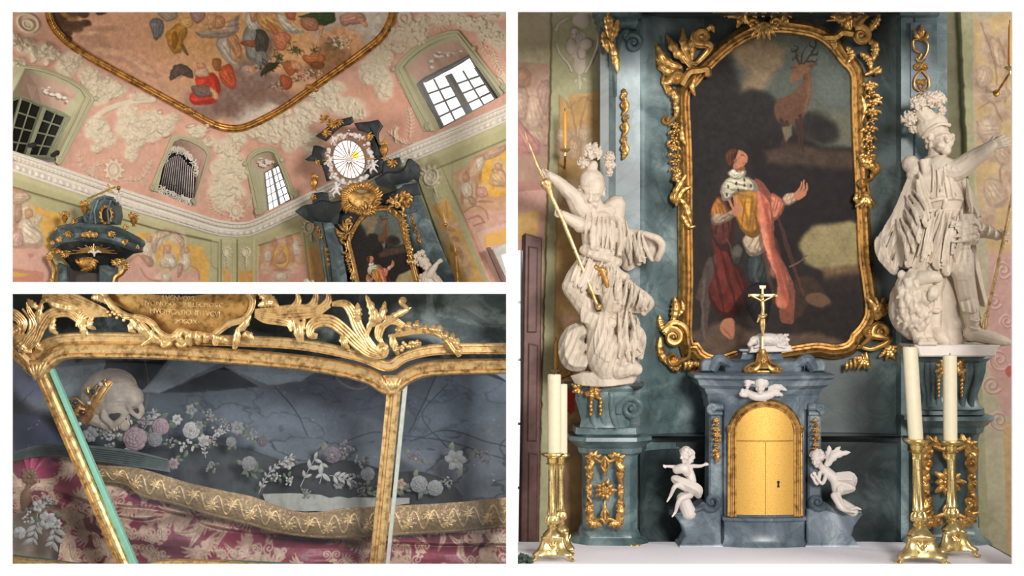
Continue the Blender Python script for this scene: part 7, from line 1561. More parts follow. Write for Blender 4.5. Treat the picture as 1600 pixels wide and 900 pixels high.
# white clouds and cherubs round the oval window
m = MB(AD); rn = random.Random(12)
for k in range(120):
    a = rn.uniform(0, 6.283); q = rn.uniform(.98, 1.32)
    if math.sin(a) > .75 and q > 1.15: q = 1.1
    x, y = OC[0] + 29 * q * math.cos(a), OC[1] + 35 * q * math.sin(a); r = rn.uniform(2, 4.2); p = al([(x, y)], rn.uniform(4, 10))[0]; m.ell(p, (r, r * .85, r), 9, 6)
m.remesh(.9, 0); cw = m.build('cloud_wreath', STONEW, auto=0); tag(cw, 'white stucco cloud wreath around the bright oval window of the altar', 'clouds')
def mini_putto(label, x, y, s, seed):
    rn = random.Random(seed); t = thing('cherub', label, 'cherub', x, y + s, 415, 'cherubs on the altar top'); m = MB(AD); p = al([(x, y)], 14)[0]; V = lambda a, b, c=0: p + np.array([a, b, c]) * s
    m.limb([V(0, -.3), V(.05, .2, .1), V(0, .5)], [s * .3, s * .36, s * .3], 10); m.ell(V(-.05, -.75, .1), s * .3); g = rn.choice((-1, 1))
    m.limb([V(-.25, -.2), V(-.7, -.4 * g, .2), V(-1.05, -.55 * g, .2)], [s * .16, s * .13, s * .1], 8); m.limb([V(.25, -.2), V(.6, .05 * g, .2), V(.95, -.2 * g, .3)], [s * .16, s * .13, s * .1], 8)
    m.limb([V(-.15, .5), V(-.45, .95, .25), V(-.3, 1.4)], [s * .22, s * .17, s * .11], 8); m.limb([V(.15, .5), V(.5, .85, .25), V(.75, 1.2)], [s * .22, s * .17, s * .11], 8); m.leaf([V(.1, -.2, -.2), V(.5, -.7, -.3), V(.95, -.95, -.2)], s * .25, 3)
    m.remesh(max(.5, s * .07), 1); m.build('body', STONEW, t, auto=0)
mini_putto('white cherub left of the bright oval window', *c4(450, 120), 7, 1); mini_putto('white cherub below the oval window beside the left entablature', *c4(490, 290), 10, 2); mini_putto('white cherub right of the bright oval window', *c4(715, 150), 9, 3); mini_putto('white cherub under the dark pediment above the oval window', *c4(470, -6), 6, 4)
# gilded parts
def gm(fn, par, nm='gilded_ornament', mat=None):
    q = MB(AD); fn(q); return q.build(nm, mat or GOLDD, par)
def star(q, cx, cy, r, n, seed, off=10, w=.2):
    rn = random.Random(seed)
    for i in range(n):
        a = 2 * PI * i / n + rn.uniform(-.2, .2); L = r * rn.uniform(.7, 1.1); P_ = al([(cx, cy), (cx + .6 * L * math.cos(a), cy + .6 * L * math.sin(a)), (cx + L * math.cos(a + .4), cy + L * math.sin(a + .4))], off); P_[1, 2] += r * .12; q.leaf(P_, r * w, 3, .5, m=6, thick=.6)
for i, (p, r) in enumerate([((480, 775), 11), ((520, 765), 7), ((440, 830), 9), ((425, 740), 9), ((710, 855), 8)]): gm(lambda q: star(q, *c2(*p), r, 9, i, 12), CA)
for x, y, r in ((375, 135, 6), (350, 345, 6), (830, 135, 9)): gm(lambda q: star(q, *c4(x, y), r, 8, x, 13), CA)
def f(q):
    star(q, *c4(910, 350), 13, 11, 6, 11, .26); star(q, *c4(925, 395), 7, 7, 7, 11)
gm(f, cr_)
def f(q):
    for k in range(6):
        x, y = c4(950 + k * 10, 465 + k * 28); p = al([(x, y)], 9)[0]; q.scroll(p[0], p[1], 3.2, 90, 1.3 if k % 2 else -1.3, .95, [p + (2, 6, 0)], h=p[2]); q.leaf([p, p + (1.5, 3, 1), p + (2.5, 7, 0)], 1.6, 3)
gm(f, cr_)
gm(lambda q: [star(q, *c4(378, 540), 6, 7, 8, 10), star(q, *c4(390, 580), 6, 7, 9, 10)] + [star(q, *c4(430 + k * 4, 665 + k * 30), 3.6, 6, k, 10) for k in range(4)], cl_)
# heart shaped gilded cartouche
HC = thing('gilded_cartouche', 'gilded heart-shaped leafy cartouche between the oval window and the painting below', 'ornament', *c4(640, 440), 410)
def f(q):
    pts = cr([c4(*p) for p in [(545, 320), (590, 300), (640, 320), (700, 310), (740, 330), (720, 380), (670, 420), (620, 420), (570, 380)]], 5, True); slab(q, pts, 4, 13, 3)
gm(f, HC, 'shield', GOLD)
def f(q):
    rn = random.Random(4)
    for i in range(40):
        a = 2 * PI * i / 40; L = rn.uniform(10, 17); x0, y0 = c4(640, 355); ca, sa = math.cos(a), math.sin(a); P_ = al([(x0 + 20 * ca, y0 + 14 * sa), (x0 + (20 + L * .6) * ca, y0 + (14 + L * .6) * sa), (x0 + (20 + L) * ca + 3 * sa, y0 + (14 + L) * sa - 3 * ca)], 12); P_[1, 2] += 2; q.leaf(P_, 3.6, 4, .5, m=6, thick=.6)
gm(f, HC, 'leaf_border', GOLDD)
# gilded vases
def vase(lb, x, y, s, par_d=18):
    t = thing('gilded_vase', lb, 'vase', x, y + s, 405, 'gilded vases on the altar'); m = MB(AD); p = al([(x, y)], par_d)[0]
    m.lathe(p[0], [(s * .3, p[1] + s), (s * .32, p[1] + s * .9), (s * .12, p[1] + s * .75), (s * .3, p[1] + s * .45), (s * .46, p[1] + s * .05), (s * .4, p[1] - s * .25), (s * .28, p[1] - s * .45), (s * .36, p[1] - s * .55)], p[2], 16, lobes=8, lob=.06); m.build('bowl', GOLDD, t)
    m = MB(AD); rn = random.Random(int(x))
    for k in range(12): a = rn.uniform(-2.8, -.3); L = s * rn.uniform(.4, .75); b = p + (0, -s * .5, 0); m.leaf([b, b + (.6 * L * math.cos(a), .6 * L * math.sin(a), s * .1), b + (L * math.cos(a + .3), L * math.sin(a + .3), 0)], s * .13, 3, .5, m=6, thick=.5)
    m.build('flame_bouquet', GOLDD, t)
vase('gilded vase on the left entablature of the altar', *c4(355, 255), 13); vase('gilded vase on the right entablature beside the oval window', *c4(783, 55), 14)
# the stag painting and the statues of this altar
rt = (math.radians(-14), math.radians(-15), math.radians(-20))
from mathutils import Euler
def tilt(sh): return Euler((math.radians(-4), math.radians(-sh), math.radians(-22)), 'XYZ')
S_ = .352 * (F + 400) / (F + 390)
tg = W(617, 508, 384)
dup(PT, tg, 'small view of the stag painting in its gilt arched frame, within the chapel view', S_ * 1.02, tilt(15))
dup(S2, W(699, 527, 340), 'small white plumed soldier statue with raised hand, right of the painting in the chapel view', .36, tilt(16))
dup(S1, W(508, 560, 420), 'white plume of the small statue at the bottom edge left of the chapel altar', .36, tilt(12))
# tall processional sconce on the right pilaster
t = thing('wall_sconce', 'tall thin gilded sconce with amber candle on the trophy pilaster of the chapel view', 'sconce', *c4(1235, 850), 330)
m = MB(335); m.tube([(*c4(1165, 520), 2), (*c4(1190, 560), 2), (*c4(1220, 660), 2), (*c4(1236, 870), 2)], [1, 1.2, 1.4, 1.4], 8); m.lathe(c4(1160, 0)[0], [(.8, c4(0, 500)[1]), (3, c4(0, 508)[1]), (3.2, c4(0, 516)[1]), (1, c4(0, 526)[1])], 2, 12); m.ell((*c4(1224, 690), 2), (3, 3.5, 3)); m.build('bracket', GOLDD, t)
m = MB(335); m.tube([(*c4(1143, 435), 2), (*c4(1163, 505), 2)], [.4, 2.0], 8); tag(m.build('slim_candle', AMBER), 'slim amber candle on the thin gilded sconce in the chapel view', 'candle')

# ---- pulpit
PD = 400.0
PU = thing('pulpit_canopy', 'dark teal pulpit canopy with gilded carving and a white dove underneath', 'pulpit', 148, 446, PD)
def pc(pts, h=0): return np.array([(*c3(*p[:2]), h if len(p) < 3 else p[2]) for p in pts], float)
def rim(pts, n=60): return resample(cr(pc(pts), 6), n)
m = MB(PD)
rings_ = [([(350, 520, -6), (400, 512, 6), (500, 505, 18), (570, 510, 20), (640, 512, 20), (740, 530, 16), (800, 560, 6), (850, 590, -4)]),
 ([(300, 572, -8), (360, 540, 10), (380, 528, 14), (500, 518, 26), (570, 526, 24), (640, 522, 28), (740, 545, 22), (820, 580, 10), (878, 612, -6)]),
 ([(288, 588, -8), (350, 555, 12), (385, 540, 18), (500, 530, 30), (570, 538, 28), (640, 534, 32), (740, 556, 26), (830, 600, 12), (884, 628, -6)]),
 ([(294, 604, -9), (355, 572, 10), (390, 558, 15), (500, 550, 26), (570, 556, 24), (640, 552, 28), (738, 575, 22), (826, 615, 10), (880, 640, -7)]),
 ([(304, 614, -10), (360, 590, 8), (395, 575, 12), (500, 566, 23), (570, 572, 21), (640, 570, 25), (735, 592, 19), (820, 628, 8), (868, 650, -8)]),
 ([(310, 640, -10), (360, 622, 8), (398, 600, 12), (500, 592, 23), (570, 598, 21), (640, 596, 25), (735, 616, 19), (815, 650, 8), (862, 668, -8)]),
 ([(302, 652, -9), (356, 634, 10), (394, 612, 15), (500, 602, 26), (570, 608, 24), (640, 606, 28), (738, 628, 22), (822, 662, 10), (872, 676, -7)]),
 ([(312, 662, -10), (362, 646, 7), (400, 626, 11), (500, 616, 22), (570, 620, 20), (640, 618, 24), (734, 640, 18), (814, 672, 7), (860, 682, -8)])]
m.grid(np.array([rim(q) for q in rings_])); m.build('cornice', TEALS, PU, auto=30)
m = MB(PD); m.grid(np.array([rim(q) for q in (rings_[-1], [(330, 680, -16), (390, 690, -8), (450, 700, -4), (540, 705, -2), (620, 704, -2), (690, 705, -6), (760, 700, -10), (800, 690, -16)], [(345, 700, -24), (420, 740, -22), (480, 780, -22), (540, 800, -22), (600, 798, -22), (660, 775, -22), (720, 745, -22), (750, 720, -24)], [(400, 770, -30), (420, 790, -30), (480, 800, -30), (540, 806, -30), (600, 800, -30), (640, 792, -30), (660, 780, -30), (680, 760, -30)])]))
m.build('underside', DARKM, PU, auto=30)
m = MB(PD)
m.prism(pc([(530, 480), (560, 440), (575, 400), (610, 360), (650, 345), (690, 355), (720, 395), (728, 460), (715, 510), (500, 515), (520, 495)])[:, :2], -24, 10, 3); m.scroll(*c3(560, 470), 9, 90, 1.4, 2.6, pc([(600, 370, 12), (575, 420, 12)]), h=12); m.prism(pc([(460, 475), (500, 460), (530, 470), (530, 515), (470, 515)])[:, :2], -20, 4, 2)
for x0 in (610, 690): m.tube(pc([(x0, 365, 11), (x0 - 20, 430, 13), (x0 - 10, 510, 14)]), 2, 8)
m.prism(pc([(565, 385), (600, 352), (650, 335), (700, 345), (728, 385), (720, 395), (690, 362), (650, 352), (610, 368), (575, 400)])[:, :2], 4, 14, 2)
dm = m.build('dome', TEALS, PU, auto=35)
m = MB(PD); m.ell((*c3(662, 455), 10), (7, 11, 2.5), 18, 9); m.build('oval_opening', BLACK, dm)
m = MB(PD); a = np.linspace(0, 2 * PI, 24); P_ = np.c_[c3(662, 0)[0] + 8 * np.cos(a), c3(0, 455)[1] + 12 * np.sin(a), 12 + 0 * a]; m.tube(P_, 1.4, 7)
for k in range(12): b = 2 * PI * k / 12; m.leaf([(c3(662, 0)[0] + 8 * math.cos(b), c3(0, 455)[1] + 12 * math.sin(b), 12), (c3(662, 0)[0] + 10 * math.cos(b + .2), c3(0, 455)[1] + 14 * math.sin(b + .2), 13), (c3(662, 0)[0] + 11 * math.cos(b + .5), c3(0, 455)[1] + 15 * math.sin(b + .5), 12)], 1.6, 2, thick=.5)
m.build('gilded_oval_frame', GOLDD, dm)
m = MB(PD)
for x0, x1 in ((335, 392), (585, 690)): m = MB(PD); m.prism(pc([(x0, 745), (x1, 770), (x1 - 4, 905), (x0 + 4, 905)])[:, :2], -34, -14, 2); m.build('post', TEALS, PU, smooth=False)
m = MB(PD); m.prism(pc([(380, 765), (600, 790), (590, 905), (385, 905)])[:, :2], -40, -32, 1); m.build('doorway', mat_plain('doorway_shade', (.05, .035, .03), .6), PU, smooth=False)  # solid dark panel painted as the shade inside the opening
def gp(fn, nm='gilded_ornament', mat=None, par=PU): q = MB(PD); fn(q); return q.build(nm, mat or GOLD, par)
def tuft(q, x, y, r, n, seed, h=12, w=.24):
    rn = random.Random(seed); cx, cy = c3(x, y)
    for i in range(n): a = 2 * PI * i / n; L = r * rn.uniform(.7, 1.1); q.leaf([(cx, cy, h), (cx + .6 * L * math.cos(a), cy + .5 * L * math.sin(a), h + r * .15), (cx + L * math.cos(a + .4), cy + .8 * L * math.sin(a + .4), h)], r * w, 3, .5, m=6, thick=.5)
for i, (x, y, r, h) in enumerate([(322, 625, 5, 2), (378, 605, 7, 14), (444, 575, 8, 24), (545, 577, 7, 28), (575, 578, 8, 27), (608, 578, 7, 29), (705, 575, 8, 26), (778, 620, 8, 16), (842, 652, 5, 4), (470, 495, 8, 12), (350, 545, 5, 4), (780, 528, 6, 10)]): gp(lambda q: tuft(q, x, y, r, 8, i, h))
ry = thing('dove_sunburst', 'white dove in a fan of gilded rays on the underside of the pulpit canopy', 'ornament', *c3(600, 700), PD)
def f(q):
    for i in range(25):
        a = math.radians(-178 + i * 7.3); L = 30 + 6 * math.cos(i * 2.1); cx, cy = c3(595, 682); q.tube([(cx, cy, 20), (cx + L * math.cos(a), cy + L * .36 * math.sin(a) + abs(math.cos(a)) * 3, 20)], [.6, 1.0], 5)
gp(f, 'rays', GOLD, ry)
def f(q): p = np.array([*c3(600, 690), 22]); q.limb([p + (0, -2, 0), p, p + (0, 4, 0)], [1.6, 2.2, 1.2], 8); q.leaf([p, p + (-6, -3, 1), p + (-10, 0, 0)], 2.2, 3); q.leaf([p, p + (6, -3, 1), p + (11, -1, 0)], 2.2, 3)
gp(f, 'dove', STONEW, ry)
def f(q): tuft(q, 525, 745, 20, 14, 3, -8, .2); q.ell((*c3(525, 745), -6), (13, 10, 4), 16, 8)
gp(f, 'gilded_cartouche', GOLDD)
for sx, pts in ((-1, [(400, 690, 0), (340, 680, 4), (300, 710, 4), (330, 780, 2), (325, 830, 0), (330, 905, 0)]), (1, [(710, 740, 0), (750, 735, 4), (765, 770, 4), (740, 810, 2), (700, 840, 0), (690, 905, 0)])):
    def f(q):
        P_ = pc(pts) + (0, 0, -6); q.tube(cr(P_, 6), 3.2, 10, ripple=5, rip=.15); q.scroll(*c3(*pts[1][:2]), 6, 0, 1.4 * sx, 2.6, h=0); tuft(q, *pts[0][:2], 9, 9, 5, 0); tuft(q, *pts[2][:2], 8, 8, 6, 0)
        if sx < 0: tuft(q, 318, 850, 6, 6, 7, 0)
    gp(f, 'gilded_volute')
for lb, x, y, s in (('leftmost gilded flame vase on the pulpit canopy', 405, 475, 10), ('gilded flame vase beside the cross on the pulpit canopy', 528, 420, 12), ('gilded flame vase on the right end of the pulpit canopy', 825, 490, 11)):
    t = thing('gilded_vase', lb, 'vase', *c3(x, y + 35), PD, 'gilded vases on the pulpit'); cx, cy = c3(x, y); m = MB(PD); m.lathe(cx, [(s * .3, cy + s * .8), (s * .16, cy + s * .6), (s * .42, cy + s * .2), (s * .5, cy), (s * .36, cy - s * .25), (s * .46, cy - s * .35)], 8, 14, lobes=7, lob=.08); m.build('bowl', GOLDD, t)
    m = MB(PD); rn = random.Random(x)
    for k in range(14): a = rn.uniform(-3, -.14); L = s * rn.uniform(.6, 1.1); m.leaf([(cx, cy - s * .3, 8), (cx + .6 * L * math.cos(a), cy - s * .3 + .6 * L * math.sin(a), 10), (cx + L * math.cos(a + .3), cy - s * .3 + L * math.sin(a + .3), 8)], s * .16, 3, .5, m=6, thick=.5)
    m.build('flames', GOLDD, t)
t = thing('cross', 'plain yellow gilded cross carried slantwise on top of the pulpit canopy', 'cross', *c3(600, 345), PD)
m = MB(PD); m.tube(pc([(548, 358, 14), (722, 284, 14)]), 1.5, 4); m.tube(pc([(672, 268, 14), (704, 322, 14)]), 1.5, 4); m.build('beams', mat_gold('bright_gilding', (.75, .5, .08), (.98, .75, .2)), t, smooth=False)
for lb, x, y, sd in (('white putto holding the cross on the pulpit top', 640, 318, 3), ('white putto seated on the right slope of the pulpit top', 735, 350, 6)):
    rn = random.Random(sd); o = thing('putto', lb, 'putto', *c3(x, y + 40), PD, 'putti on the pulpit'); m = MB(PD); s = 7.5; p = np.array([*c3(x, y), 8]); V = lambda a, b, c=0: p + np.array([a, b, c]) * s
    m.limb([V(0, -.3), V(.05, .2, .1), V(0, .5)], [s * .3, s * .36, s * .3], 10); m.limb([V(-.25, -.2), V(-.7, .1, .3), V(-1.0, .35, .4)], [s * .16, s * .13, s * .1], 8); m.limb([V(.25, -.2), V(.6, -.3, .3), V(.9, -.5, .4)], [s * .16, s * .13, s * .1], 8)
    m.limb([V(-.15, .5), V(-.5, .8, .3), V(-.7, 1.3)], [s * .22, s * .17, s * .11], 8); m.limb([V(.15, .5), V(.4, .95, .3), V(.2, 1.6)], [s * .22, s * .17, s * .11], 8); head(m, V(-.05, -.72, .1), s * .66, (-.3, .1, 1), hair=sd); m.leaf([V(.1, -.2, -.2), V(.5, -.7, -.3), V(.95, -.95, -.2)], s * .25, 3)
    m.remesh(.55, 1); m.build('body', STONEW, o, auto=0)
t = thing('putto_ball', 'small gilded ball held above the right putto of the pulpit', 'ball', *c3(735, 292), PD); m = MB(PD); m.ell((*c3(735, 291), 10), (3.2, 3.6, 3.2), 14, 10); m.tube(pc([(735, 300, 10), (737, 330, 8)]), .8, 6); m.build('ball', GOLDD, t)

# ================================================================== BAY: the glass shrine with relics
def b5(x, y): return (x / 4, 450 + y / 4)
def b6(x, y): return (400 + x / 4, 450 + y / 4)
def b7(x, y): return (x / 4, 670 + y / 4)
def b8(x, y): return (400 + x / 4, 670 + y / 4)
HD = 90.0
GP = GOLDP
# grey-green marble behind the crest
m = MB(150); m.box(-60, 797, 452, 560, -6, 0, 1)
struct(m.build('wall_shrine', mat_marble('wavy_green_marble', (.018, .028, .032), (.05, .075, .08), (.20, .25, .25), 2.6, .4, 3.2, .60), smooth=False))
SH = thing('glass_shrine', 'gilded glass shrine with carved rails, slanting posts and dark tiled lining', 'reliquary', 405, 882, 240)
# lining: back and floor, blue-grey stone with a tile reflection painted on as dark and pale lozenges
A = Art(-40, 797, 540, 905, 1.0, (90, 98, 108)); A.wob(3, 30)
n_ = fbm(A.X * .8 + A.Y * .5, A.Y * 1.6 - A.X * .25, 80, 5, 2); A.c *= (.62 + .85 * n_)[..., None]; n2 = np.abs(fbm(A.X + A.Y * .3, A.Y * 1.8 - A.X * .3, 60, 5, 9) - .5); A.c *= (1 - .45 * np.clip(1 - n2 / .035, 0, 1))[..., None]
A.wob(1.2, 14)
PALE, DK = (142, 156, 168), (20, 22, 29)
def reflected_tile(pts, c, a=.9, s=1.4): A.fill(A.poly(pts, s), c, a, .22, 26, 5)
reflected_tile([(80, 575), (210, 563), (250, 563), (170, 615), (110, 620), (70, 615)], PALE, .7); reflected_tile([(0, 560), (90, 600), (60, 625), (0, 610)], (84, 92, 120), .7, 8); reflected_tile([(0, 590), (50, 640), (100, 650), (160, 700), (0, 700)], DK, .85, 10); reflected_tile([(0, 645), (60, 650), (110, 700), (0, 710)], (64, 72, 100), .7, 8)
reflected_tile([(165, 563), (270, 563), (232, 604), (190, 625), (160, 606)], DK, .92); reflected_tile([(262, 563), (345, 566), (250, 615), (222, 612)], PALE, .75); reflected_tile([(250, 614), (350, 573), (405, 604), (320, 612)], DK, .95); reflected_tile([(352, 573), (405, 570), (500, 575), (470, 596), (420, 602)], PALE, .8); reflected_tile([(470, 596), (512, 576), (600, 590), (606, 660), (520, 640), (430, 606)], (58, 64, 80), .6, 6)
reflected_tile([(230, 618), (405, 604), (470, 612), (606, 664), (606, 690), (400, 690), (250, 680)], (92, 102, 116), .5, 8)
reflected_tile([(690, 582), (795, 590), (795, 640), (670, 700), (636, 690)], (84, 98, 114), .55, 6); reflected_tile([(636, 600), (682, 585), (640, 690), (630, 690)], (60, 70, 84), .6); A.fill(A.line([(683, 585), (640, 676)], 2.2, .8), (30, 34, 42), .9); A.fill(A.line([(684, 584), (642, 676)], .8, .6), (120, 130, 140), .5); reflected_tile([(690, 582), (760, 586), (800, 600), (780, 588), (770, 582)], DK, .8); reflected_tile([(775, 584), (800, 584), (800, 600)], PALE, .7)
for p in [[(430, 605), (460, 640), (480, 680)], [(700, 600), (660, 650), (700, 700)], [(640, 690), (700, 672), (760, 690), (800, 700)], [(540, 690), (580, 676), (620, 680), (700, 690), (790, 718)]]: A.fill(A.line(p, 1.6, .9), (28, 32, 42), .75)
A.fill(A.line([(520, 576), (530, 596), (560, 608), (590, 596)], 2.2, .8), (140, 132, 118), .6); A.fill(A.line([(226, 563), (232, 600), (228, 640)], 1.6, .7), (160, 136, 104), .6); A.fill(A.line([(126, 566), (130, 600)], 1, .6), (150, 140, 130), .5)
rn = random.Random(9)
for k in range(170):
    x, y = rn.uniform(30, 790), rn.uniform(570, 800); A.fill(A.ell(x, y, rn.uniform(.5, 1.6), rn.uniform(.4, 1.1), 0, .5), (160, 170, 180), rn.uniform(.3, .8))
A.mottle(.08, 3, 4); A.alb = .95
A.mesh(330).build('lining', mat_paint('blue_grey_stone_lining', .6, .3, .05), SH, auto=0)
m = MB(330)
G = np.array([[(x, 790 + v * 110, v * 84 + 2 * math.sin(x * .03)) for v in np.linspace(0, 1, 8)] for x in np.linspace(-40, 797, 30)]); m.grid(G); m.build('cushion_floor', mat_plain('brown_silk_lining', (.22, .17, .13), .6, var=.3, scale=6), SH)
# gilt rails
def rail(par, nm, pts, prof, d=HD, mat=GP, n=80):
    q = MB(d); p = resample(cr(pts, 8), n); q.sweep(p, prof); return q.build(nm, mat, par, auto=30)
rail(SH, 'top_rail', [(-60, 512), (18, 524), (46, 548), (58, 553), (74, 538), (98, 530), (150, 528), (260, 530), (400, 534), (480, 540), (560, 556), (606, 572), (632, 558), (670, 548), (720, 545), (797, 545)], [(-9, -10), (-9, 6), (-7, 8), (-4, 8), (-3, 5), (5, 5), (6, 8), (8, 7), (9, -10)], n=160)
low = [(-60, 530), (18, 546), (38, 560), (58, 578), (74, 564), (92, 552), (120, 548), (170, 548), (260, 550), (400, 560), (480, 568), (540, 578), (580, 590), (609, 606), (632, 590), (660, 578), (700, 574), (797, 572)]
lr = rail(SH, 'carved_rail', low, [(-12, -12), (-12, 4), (-9, 11), (-3, 15), (3, 13), (5, 9), (6, 11), (9, 10), (12, 5), (13, -12)], d=84, n=200)
m = MB(84); q = resample(cr(low, 8), 420)
for i in range(4, 416, 3):
    t = q[i + 2] - q[i - 2]; t = t / (np.linalg.norm(t) + 1e-6); n_ = np.array([-t[1], t[0]]); k = (i // 3) % 5
    if k < 4:
        a = q[i] - n_ * 9 + t * (k - 2); b = q[i] + n_ * (1.5 + k) + t * 3.5; m.tube([(*a, 9.5), (*(a * .5 + b * .5 + t * 1.2), 14.2), (*b, 13)], .55, 5)
    else: m.scroll(q[i][0] + n_[0] * 4, q[i][1] + n_[1] * 4, 3.4, 40, 1.2, .8, h=11.5, eye=False)
m.build('engraved_leaves', GOLD, lr)['kind'] = 'stuff'
# corner joints
for x, y in ((60, 580), (613, 604)):
    m = MB(80); m.prism([(x - 13, y - 18), (x + 13, y - 18), (x + 15, y - 4), (x + 7, y + 12), (x - 5, y + 14), (x - 12, y)], -14, 12, 4); 
    for k in range(5): m.leaf([(x, y + 10, 10), (x + (k - 2) * 5, y - 4, 13), (x + (k - 2) * 8, y - 16, 10)], 3.4, 3)
    m.build('corner_block', GP, SH)
# posts
def post(pts, w, d, nm='post'):
    q = MB(d); p = resample(np.array(pts, float), 12); q.sweep(p, [(-w, -14), (-w, 4), (-w * .6, 8), (-w * .1, 8), (0, 4), (w * .3, 4), (w * .45, 9), (w * .9, 7), (w, 3), (w, -14)]); return q.build(nm, GP, SH, auto=30)
post([(62, 580), (202, 905)], 8.5, 84); post([(616, 602), (586, 905)], 11, 84)
MINT = mat_plain('mint_green_paint', (.22, .52, .42), .5, var=.08)
m2 = MB(94); m2.prism([(76, 577), (83, 576), (224, 905), (213, 905)], -10, 2, .6); m2.build('painted_edge', MINT, SH, smooth=False, label='mint green painted inner edge')
m2 = MB(94); m2.prism([(630, 600), (637, 598), (606, 905), (600, 905)], -10, 0, .6); m2.build('painted_edge', mat_plain('off_white_paint', (.5, .55, .52), .5), SH, smooth=False)
m = MB(70); m.sweep(resample(cr([(-60, 862), (18, 876), (100, 885), (150, 896)], 6), 20), [(-5, -10), (-4, 4), (0, 7), (30, 7), (32, -10)]); m.sweep(resample(cr([(215, 898), (232, 886), (262, 879), (330, 880), (420, 887), (500, 896)], 6), 24), [(-4, -10), (-3, 4), (0, 7), (26, 7), (28, -10)])
m.build('bottom_rail', GP, SH, auto=30)
m = MB(100); m.tube(cr([(-60, 848), (18, 868), (80, 876), (180, 890)], 6), 2.6, 6); m.tube(cr([(230, 880), (330, 877), (400, 879), (600, 890), (797, 900)], 6), 2.6, 6); m.build('green_beading', mat_plain('dark_green_paint', (.05, .11, .085), .5), SH)
# glass panes
GL = mat_glass('hazy_glass', (.42, .48, .56), .016, .045)  # faint grey-blue haze mixed into the panes as diffuse colour
for pts in ([(-40, 560), (50, 572), (66, 588), (195, 905), (-40, 905)], [(80, 580), (100, 558), (600, 598), (606, 612), (582, 905), (222, 905)], [(634, 600), (660, 584), (797, 580), (797, 905), (606, 905)]):
    m = MB(106); m.prism(pts, -1.6, 0, .3); m.build('glass_pane', GL, SH, smooth=False)

# ---- openwork crest
CR = thing('carved_crest', 'openwork gilded acanthus crest with an inscribed cartouche along the top of the glass shrine', 'crest', 330, 540, 70)
def cm(fn, nm='acanthus_scroll', mat=None): q = MB(76); fn(q); return q.build(nm, mat or GP, CR)
L = lambda q, f, pts, w, lb=4, h=8, deep=.22: q.leaf([(*f(*p), h + (5 if i else 0)) for i, p in enumerate(pts)], w, lb, .6, deep=deep, m=9)
def fl(q, f, pts, w, h=9, rip=7): q.tube(cr([(*f(*p), h) for p in pts], 7), w, 14, flat=.75, ripple=rip, rip=.13)
def stripes(q, f, pts, n, w, gap):
    P = cr([(*f(*p), 9) for p in pts], 7); t = np.gradient(P[:, :2], axis=0); t /= np.linalg.norm(t, axis=1)[:, None] + 1e-6
    for k in range(n):
        o = (k - (n - 1) / 2) * gap * np.sin(PI * np.linspace(.12, .95, len(P))); R_ = P.copy(); R_[:, 0] -= t[:, 1] * o; R_[:, 1] += t[:, 0] * o; R_[:, 2] += 2.5 - abs(k - (n - 1) / 2) * .8; q.tube(R_, [w * .5, w, w * .9, w * .4], 8)
def f(q):   # left end
    stripes(q, b5, [(150, 400), (230, 330), (270, 240), (330, 165), (430, 150), (500, 200), (490, 240)], 4, 2.6, 4.4); stripes(q, b5, [(140, 395), (180, 320), (240, 230), (200, 150), (180, 90)], 3, 2.4, 3.8); q.leaf([(*b5(250, 260), 10), (*b5(260, 160), 14), (*b5(280, 60), 9)], 6.5, 5)
    q.leaf([(*b5(260, 130), 12), (*b5(220, 100), 15), (*b5(180, 65), 10)], 6, 4); q.leaf([(*b5(270, 90), 12), (*b5(310, 70), 14), (*b5(330, 80), 10)], 4.5, 3); q.scroll(*b5(115, 265), 12, 60, 1.5, 4.5, [(*b5(150, 130), 8), (*b5(200, 200), 9), (*b5(190, 290), 10)], h=10); stripes(q, b5, [(70, 130), (120, 160), (170, 220), (150, 300)], 3, 2, 3.2); stripes(q, b5, [(60, 190), (110, 190), (140, 230), (100, 290)], 3, 1.8, 3)
    q.leaf([(*b5(350, 180), 11), (*b5(340, 250), 14), (*b5(375, 295), 9)], 7, 4); q.leaf([(*b5(220, 320), 10), (*b5(250, 360), 13), (*b5(280, 390), 8)], 7, 4); q.leaf([(*b5(100, 320), 9), (*b5(150, 370), 12), (*b5(210, 400), 8)], 9, 5)
cm(f)
def f(q):   # big feather to the cartouche
    stripes(q, b5, [(280, 40), (360, 70), (480, 110), (600, 150), (680, 160)], 5, 2.6, 4.6); stripes(q, b5, [(360, 30), (460, 60), (580, 110), (680, 140)], 4, 2.4, 4); q.leaf([(*b5(290, 50), 9), (*b5(380, 110), 13), (*b5(560, 140), 9)], 9, 6); stripes(q, b5, [(690, 170), (600, 150), (530, 170), (520, 230), (560, 290)], 4, 2.4, 3.8); q.leaf([(*b5(540, 180), 10), (*b5(535, 250), 14), (*b5(545, 315), 8)], 7, 4); q.leaf([(*b5(590, 170), 10), (*b5(575, 230), 14), (*b5(610, 260), 8)], 6, 4); q.leaf([(*b5(580, 60), 9), (*b5(640, 60), 13), (*b5(690, 100), 9)], 8, 4)
cm(f)
